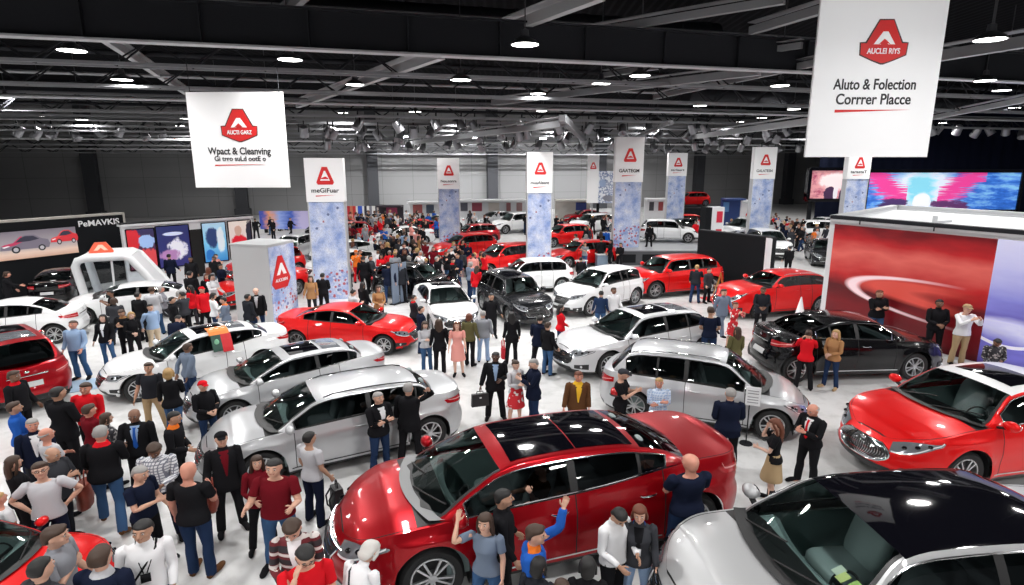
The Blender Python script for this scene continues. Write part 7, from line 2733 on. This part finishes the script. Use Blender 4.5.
# ------------------------------------------------------------------ the packed crowd further back
tops = [(J, 'black')] * 12 + [('coat', 'black')] * 7 + [(J, 'navy')] * 4 + [(J, 'charcoal')] * 3 + [(J, 'red')] * 3 + [('shirt', 'white')] * 3 + [('shirt', 'palegrey')] * 3 + [('hoodie', 'grey')] * 2 + [(J, 'camel'), ('shirt', 'paleblue'), (J, 'orange'), ('tshirt', 'red'), (J, 'maroon'), ('shirt', 'blue'), ('hoodie', 'pink')]
bots = [(T_, 'black')] * 5 + [(N_, 'darkjean')] * 3 + [(N_, 'jean')] * 2 + [(T_, 'charcoal')]
heads = [SB, SB, ST, ('hair_long', 'brown'), ('hair_bob', 'black'), GREY, ('hair_long', 'black'), ('hair_bun', 'brown'), ('hair_short', 'brown')]
crng = random.Random(11)
PROTO = []
for i in range(22):
    fem = i % 2
    tp, bt, hr = crng.choice(tops), crng.choice(bots), crng.choice(heads)
    mats = None
    PROTO.append((fem, tp, bt, hr))
_far = {}


def far_person(x, y, z=0.0):
    """far visitor: a copy of one of a dozen posed figures, in clothes of its own"""
    key = crng.randrange(14)
    if key not in _far:
        fem = key % 2
        kinds = [(J, T_), ('coat', T_), ('shirt', N_), ('hoodie', N_), ('tshirt', N_), (J, N_), ('coat', T_)][key % 7]
        pose = ['stand', 'relaxed', 'clasped', 'walk', 'phone', 'folded', 'one_hand', 'stride', 'hip', 'photo', 'stand', 'back', 'walk', 'relaxed'][key]
        r, _ = person('proto', 0, 0, 0, 1.66, pose, (kinds[0], 'black'), (kinds[1], 'dark'), (['hair_short', 'hair_long', 'hair_thick', 'hair_bob'][key % 4], 'black'), 'light', fem, (), 0, None, None, ('shoe', 'black'), 0, 1.1)
        _far[key] = (r, kinds, fem)
        fresh = True
    else:
        fresh = False
    r, kinds, fem = _far[key]
    topc = crng.choice(tops)[1]
    botc = crng.choice(bots)[1]
    hairc = crng.choice(['black', 'black', 'brown', 'brown', 'grey', 'blond', 'auburn'])
    sk = crng.choice(['light', 'fair', 'tan', 'red', 'brown'])
    c = copy_tree(r, None, {cl('black'): None} if False else None)
    for ch in c.children:
        nm = ch.name.split('.')[0]
        for i, sl in enumerate(ch.material_slots):
            sl.link = 'OBJECT'
            src = ch.data.materials[i]
            if nm == 'body':
                sl.material = [skin_mat(sk), M_EYE, lip_mat(sk), M_PUP][i]
            elif nm == 'hair':
                sl.material = pbr('hair_' + hairc, HAIRC[hairc], 0.6)
            elif nm in ('trousers', 'jeans'):
                sl.material = cl(botc)
            elif nm == 'shoe':
                sl.material = src
            else:
                sl.material = cl(topc)
    c.location = (x, y, z)
    c.rotation_euler = (0, 0, crng.uniform(0, 6.28))
    k = crng.uniform(0.92, 1.06)
    c.scale = tuple(q * k for q in c.scale)
    return c, topc, hairc


def blocked(x, y):
    if 5.9 < x < 13.0 and 34.5 < y < 45.2 or y > 56.2 or (50.8 < y < 53.2 and x < -14) or (y > 46.3 and x > 23.4):
        return True
    a, b = Vector((-19.1, 28.9)), Vector((-14.9, 33.9))
    t = max(0, min(1, (Vector((x, y)) - a).dot(b - a) / (b - a).length_squared))
    return (Vector((x, y)) - a.lerp(b, t)).length < 0.9


ZONES = [  # count, polygon by two corners in pixels of the feet, words for the place
    (62, (346, 236, 426, 292), 'in the packed crowd beside the left tall banner'),
    (42, (350, 227, 436, 242), 'in the packed crowd by the striped cloths'),
    (9, (398, 274, 470, 292), 'around the white front-facing sedan'),
    (6, (464, 272, 486, 288), 'squeezed between the two front-facing cars'),
    (3, (440, 266, 470, 276), 'between the black and red hatchbacks'),
    (10, (556, 229, 622, 240), 'far back beside the platform banner'),
    (8, (575, 244, 622, 272), 'by the red hatchback at the platform end'),
    (16, (690, 228, 800, 244), 'far back beyond the black partition'),
    (26, (780, 228, 850, 252), 'at the small video screen'),
    (8, (745, 228, 800, 236), 'at the booths left of the small video screen'),
    (9, (255, 228, 318, 240), 'before the blue and orange poster wall'),
    (7, (462, 228, 530, 244), 'before the long white booth'),
    (5, (200, 285, 246, 318), 'around the half hidden red sedan'),
    (5, (100, 318, 200, 345), 'in the group before the white coupe'),
    (4, (150, 272, 215, 284), 'on the open floor before the lit posters'),
]
CW = {'black': 'black', 'navy': 'navy', 'charcoal': 'charcoal', 'red': 'red', 'white': 'white', 'palegrey': 'pale grey', 'grey': 'grey', 'camel': 'tan', 'paleblue': 'pale blue', 'orange': 'orange', 'maroon': 'maroon', 'blue': 'blue', 'pink': 'pink'}
for n, (a, b, c_, d_), words_ in ZONES:
    made = 0
    for _ in range(n * 8):
        if made >= n:
            break
        px, py = crng.uniform(a, c_), crng.uniform(b, d_)
        x, y = at_z(px, py, 0)
        x2, y2 = clear_of_cars(x, y, 0.46)
        if math.hypot(x2 - x, y2 - y) > 0.8:
            continue
        x, y = x2, y2
        if blocked(x, y) or clear_of_cars(x, y, 0.42) != (x, y) or any(math.hypot(x - q[0], y - q[1]) < 0.55 for q in NPEOPLE):
            continue
        NPEOPLE.append((x, y))
        o, tc, hc = far_person(x, y)
        o['label'] = 'person in %s top %s' % (CW[tc], words_)
        o['group'] = '%s tops %s' % (CW[tc], words_)
        made += 1
for r, _, _ in _far.values():
    for ch in list(r.children):
        bpy.data.objects.remove(ch)
    bpy.data.objects.remove(r)

# ------------------------------------------------------------------ things carried and small things on the floor
M_LEATH = pbr('brown_leather', (0.22, 0.035, 0.018), 0.4)
M_BLEATH = pbr('black_leather', (0.012, 0.012, 0.014), 0.45)


def handbag(p, label, mat, w=0.34, h=0.34, d=0.14, rz=0.0):
    """soft bag hanging from the point where it is held"""
    root = empty('handbag', (p[0], p[1], p[2] - h - 0.24), rz, label, 'bag')
    g = Geo()
    zz = np.linspace(0, h, 9)
    ring_tube(g, [(0.01 * math.sin(3 * q), 0, q) for q in zz], [((d / 2) * (0.72 + 0.5 * math.sin(PI * (0.2 + 0.62 * q / h))), (w / 2) * (0.78 + 0.26 * math.sin(PI * (0.15 + 0.6 * q / h)))) for q in zz], 20)
    g.v = [(v[0] * (1 + 0.12 * math.sin(v[1] * 40 + v[2] * 18)), v[1] * (1 + 0.04 * math.sin(v[2] * 30)), v[2]) for v in g.v]
    g.build('bag_body', mat, root)
    for s in (-1, 1):
        g = Geo()
        g.tube([(s * d * 0.28, w * 0.26 * math.cos(t), h - 0.02 + 0.25 * math.sin(t)) for t in np.linspace(0, PI, 11)], 0.012, 6)
        g.build('strap', mat, root)
    return root


handbag((h_bag['l'].x - 0.1, h_bag['l'].y - 0.05, 0.98), 'red brown leather bag hanging beside the red-collared sweater', M_LEATH, 0.46, 0.42, 0.2, 0.4)
handbag((h_bald['r'].x, h_bald['r'].y, h_bald['r'].z + 0.06), 'brown leather bag held by the bald black T-shirt', M_LEATH, 0.34, 0.28, 0.14, 0.5)
handbag(h_red['l'], 'red cloth bag beside the long black coat at the crossover', pbr('bag_red', (0.55, 0.015, 0.03), 0.6), 0.3, 0.34, 0.12, 0.2)
# black backpack held by its loop
p = h_pack['r']
root = empty('backpack', (p.x + 0.06, p.y - 0.02, max(0.1, p.z - 0.58)), 0.6, 'black backpack held low beside the white T-shirt', 'backpack')
g = Geo()
g.box((0, 0, 0.23), (0.2, 0.32, 0.46), taper=(0.75, 0.8))
g.ell((0.11, 0, 0.14), (0.06, 0.13, 0.12), 12, 8)
V, F = fuse(g, 0.015, 800, 2)
mesh_obj('bag_body', V, F, M_BLEATH, root)
g = Geo()
g.tube([(0, 0.06 * math.cos(t), 0.45 + 0.13 * math.sin(t)) for t in np.linspace(0, PI, 9)], 0.012, 6)
g.build('carry_loop', M_BLEATH, root)
for s in (-1, 1):
    g = Geo()
    g.tube([(-0.08, 0.08 * s, 0.42), (-0.16, 0.09 * s, 0.30), (-0.14, 0.10 * s, 0.12), (-0.09, 0.12 * s, 0.05)], 0.016, 6)
    g.build('strap', M_BLEATH, root)
# briefcase
p = h_case['r']
root = empty('briefcase', (p.x, p.y, p.z - 0.40), 0.3, 'black briefcase carried by the black suit', 'briefcase')
g = Geo()
g.box((0, 0, 0.15), (0.42, 0.11, 0.30), taper=(0.94, 0.8))
g.build('case', M_BLEATH, root, smooth=False)
g = Geo()
g.tube([(-0.08, 0, 0.29), (-0.07, 0, 0.36), (0.07, 0, 0.36), (0.08, 0, 0.29)], 0.012, 6)
g.build('handle', M_BLEATH, root)
g = Geo()
g.box((0, -0.058, 0.22), (0.05, 0.012, 0.03))
g.build('clasp', M_CHROME, root, smooth=False)
# red helmet
x, y = at_z(617, 394, 1.12)
root = empty('helmet', (x, y, 1.05), 0, 'shiny red helmet held by the dark-capped visitor', 'helmet')
g = Geo()
g.ell((0, 0, 0.12), (0.15, 0.125, 0.125), 18, 12)
g.build('shell', pbr('helmet_red', (0.6, 0.01, 0.015), 0.2, coat=1), root)
g = Geo()
g.tube([(0.15 * math.cos(t), 0.127 * math.sin(t), 0.07) for t in np.linspace(0, 2 * PI, 25)[:-1]], 0.014, 6, closed=True)
g.build('rim', M_BLACK, root)
# leaflet in the navy suit's hands
x, y = at_z(524, 378, 1.1)
root = empty('leaflet', (x, y, 1.12), 0.5, 'white leaflet between the navy suit and the red skirt', 'leaflet')
g = Geo()
g.box((0, 0, 0), (0.21, 0.01, 0.29), M=Matrix.Rotation(R_(35), 3, 'X'))
g.box((0.10, 0.03, 0.0), (0.01, 0.1, 0.29), M=Matrix.Rotation(R_(35), 3, 'X'))
o = g.build('sheet', pbr('paper', (0.8, 0.8, 0.82), 0.7), root, smooth=False)
# placard draped over the placard car's side
M_OR, M_PR, M_PG = pbr('placard_orange', (0.80, 0.22, 0.03), 0.5), pbr('placard_red', (0.62, 0.012, 0.02), 0.5), pbr('placard_green', (0.02, 0.07, 0.05), 0.5)
ca, sa = math.cos(R_(222)), math.sin(R_(222))


def on_c8(u, v, z):
    return Vector((-8.89 + (u * ca - v * 0.93 * sa) * 1.04, 15.95 + (u * sa + v * 0.93 * ca) * 1.04, z * 1.04))


root = empty('placard', on_c8(-0.35, 1.0, 0.0), R_(222), 'orange, green and red placard hung on the white sedan side', 'placard')
def loc8(u, v, z):
    return ((u + 0.35) * 1.04, (v - 1.0) * 0.93 * 1.04, z * 1.04)


for nm, mt, u0, u1, prof in (('roof_flap', M_OR, -0.66, -0.16, [(0.30, 1.425), (0.50, 1.415), (0.64, 1.375), (0.72, 1.30)]), ('green_flap', M_PG, -0.42, -0.18, [(0.73, 1.30), (0.81, 1.15), (0.90, 0.97), (0.93, 0.90)]), ('red_flap', M_PR, -0.68, -0.42, [(0.72, 1.30), (0.81, 1.15), (0.90, 0.97), (0.94, 0.86)])):
    g = Geo()
    P = np.zeros((2, len(prof), 3))
    for a, u in enumerate((u0, u1)):
        for b_, (v, z) in enumerate(prof):
            P[a, b_] = loc8(u, v + 0.03, z + 0.02)
    g.grid(P)
    Q = P.copy()
    Q[:, :, 1] += 0.02
    Q[:, :, 2] += 0.012
    g.grid(Q, flip=True)
    g.build(nm, mt, root, smooth=False)
g = Geo()
g.ell(loc8(-0.30, 0.87, 1.12), (0.07, 0.03, 0.13), 10, 8)
g.build('pale_mark', pbr('placard_mark', (0.25, 0.55, 0.35), 0.5), root)
for k_, (u, z) in enumerate(((-0.56, 0.50), (-0.41, 0.50), (-0.27, 0.50), (-0.50, 0.40), (-0.33, 0.40))):
    g = Geo()
    g.box(loc8(u, z + 0.03, 1.462 - 0.02 * (z > 0.45)), (0.10, 0.05, 0.012))
    g.build('lettering', M_SWHITE, root, smooth=False)
# sign card on a stand at the wagon
x, y = clear_of_cars(*at_z(746, 436, 0), 0.15)
root = empty('sign_card_stand', (x, y, 0), R_(-20), 'white sign card on a thin stand at the silver wagon', 'sign stand')
g = Geo()
g.tube([(0, 0, 0.02), (0, 0, 0.95)], 0.014, 8)
g.build('pole', M_STEELD, root)
Geo().lathe([(0.001, 0.03), (0.13, 0.025), (0.14, 0.0), (0.001, 0.0)], 'z', (0, 0, 0), 20).build('foot', M_STEELD, root)
g = Geo()
g.box((0.06, -0.02, 1.12), (0.30, 0.015, 0.42), M=None)
c = g.build('card', pbr('paper', (0.8, 0.8, 0.82), 0.7), root, smooth=False)
for zz in (1.24, 1.18, 1.10, 1.04, 0.98):
    g = Geo()
    g.box((0.06, -0.03, zz), (0.22, 0.004, 0.018))
    g.build('print_line', pbr('grey_ink', (0.25, 0.25, 0.27), 0.6), c, smooth=False)
# white cone behind the black sedan
x, y = at_z(798, 330, 0)
root = empty('traffic_cone', (x, y, 0), 0, 'white cone standing between the red hatchback and the black sedan', 'cone')
Geo().lathe([(0.001, 0.0), (0.34, 0.0), (0.34, 0.05), (0.28, 0.07), (0.02, 1.25), (0.001, 1.26)], 'z', (0, 0, 0), 24).build('cone_body', M_SWHITE, root)
# gold easel at the partition
x, y = at_z(712, 300, 0)
root = empty('easel', (9.3, 25.8, 0), R_(20), 'golden easel on a red mat beside the black partition', 'easel')
M_GOLD = pbr('brass', (0.70, 0.42, 0.12), 0.3, 0.8)
for a, b in (((-0.28, 0, 0.03), (0, 0.05, 1.25)), ((0.28, 0, 0.03), (0, 0.05, 1.25)), ((0, 0.5, 0.03), (0, 0.05, 1.2))):
    g = Geo()
    g.tube([a, b], 0.022, 8)
    g.build('leg', M_GOLD, root)
g = Geo()
g.tube([(-0.17, 0.02, 0.5), (0.17, 0.02, 0.5)], 0.02, 8)
g.build('crossbar', M_GOLD, root)
g = Geo()
g.box((0, 0.2, 0.012), (1.1, 1.0, 0.024))
g.build('mat', P_RED2, root, smooth=False)
# white ring stand, low counter, upright board, floor mat
x, y = at_z(581, 274, 0)
root = empty('ring_stand', (x, y, 0), 0.2, 'white wire ring stand beside the white hatchback tail', 'stand')
for zz, r_ in ((0.75, 0.36), (0.42, 0.30)):
    g = Geo()
    g.tube([(r_ * math.cos(t), r_ * 0.5 * math.sin(t), zz) for t in np.linspace(0, 2 * PI, 25)[:-1]], 0.022, 6, closed=True)
    g.build('ring', M_WPAN, root)
for t in (0.3, 2.3, 4.3):
    g = Geo()
    g.tube([(0.36 * math.cos(t), 0.18 * math.sin(t), 0.75), (0.30 * math.cos(t), 0.3 * math.sin(t), 0.02)], 0.02, 6)
    g.build('leg', M_WPAN, root)
x, y = at_z(602, 269, 0)
root = empty('info_counter', (x, y + 0.3, 0), 0.1, 'small blue grey counter before the platform end', 'counter')
g = Geo()
g.box((0, 0, 0.40), (0.62, 0.5, 0.80))
g.build('cabinet', pbr('counter_blue', (0.20, 0.27, 0.36), 0.5), root, smooth=False)
g = Geo()
g.box((0, 0, 0.82), (0.70, 0.58, 0.04))
g.build('counter_top', M_WPAN, root, smooth=False)
for i, (px, py) in enumerate(((396, 304), (404, 302))):
    x, y = at_z(px, py, 0)
    root = empty('upright_board', (x, y, 0), R_(60), 'slim blue grey upright board, %s of two beside the black hatchback' % ['outer', 'inner'][i], 'board', 'slim boards beside the black hatchback')
    g = Geo()
    g.box((0, 0, 0.90), (0.42, 0.05, 1.75))
    g.build('board_panel', pbr('board_blue', (0.16, 0.20, 0.27), 0.5), root, smooth=False)
    g = Geo()
    g.box((0, 0, 0.02), (0.5, 0.3, 0.04))
    g.build('foot', M_STEELD, root, smooth=False)
x, y = at_z(93, 384, 0)
g = Geo()
g.box((0, 0, 0.008), (1.7, 1.0, 0.016))
o = g.build('floor_mat', pbr('mat_blue', (0.34, 0.47, 0.62), 0.6), smooth=False)
o.location = (x, y, 0)
o.rotation_euler = (0, 0, 0.5)
tag(o, 'pale blue mat on the floor before the white sedan', 'mat')
print('people', len(NPEOPLE))
SC.view_settings.view_transform = 'Standard'
SC.view_settings.look = 'None'
SC.view_settings.gamma = 1.0
SC.view_settings.use_curve_mapping = False
SC.view_settings.exposure = 0.0
SC.cycles.max_bounces = 8
SC.cycles.transparent_max_bounces = 12
SC.cycles.caustics_reflective = False
SC.cycles.caustics_refractive = False
SC.cycles.sample_clamp_indirect = 4.0
SC.cycles.use_denoising = True
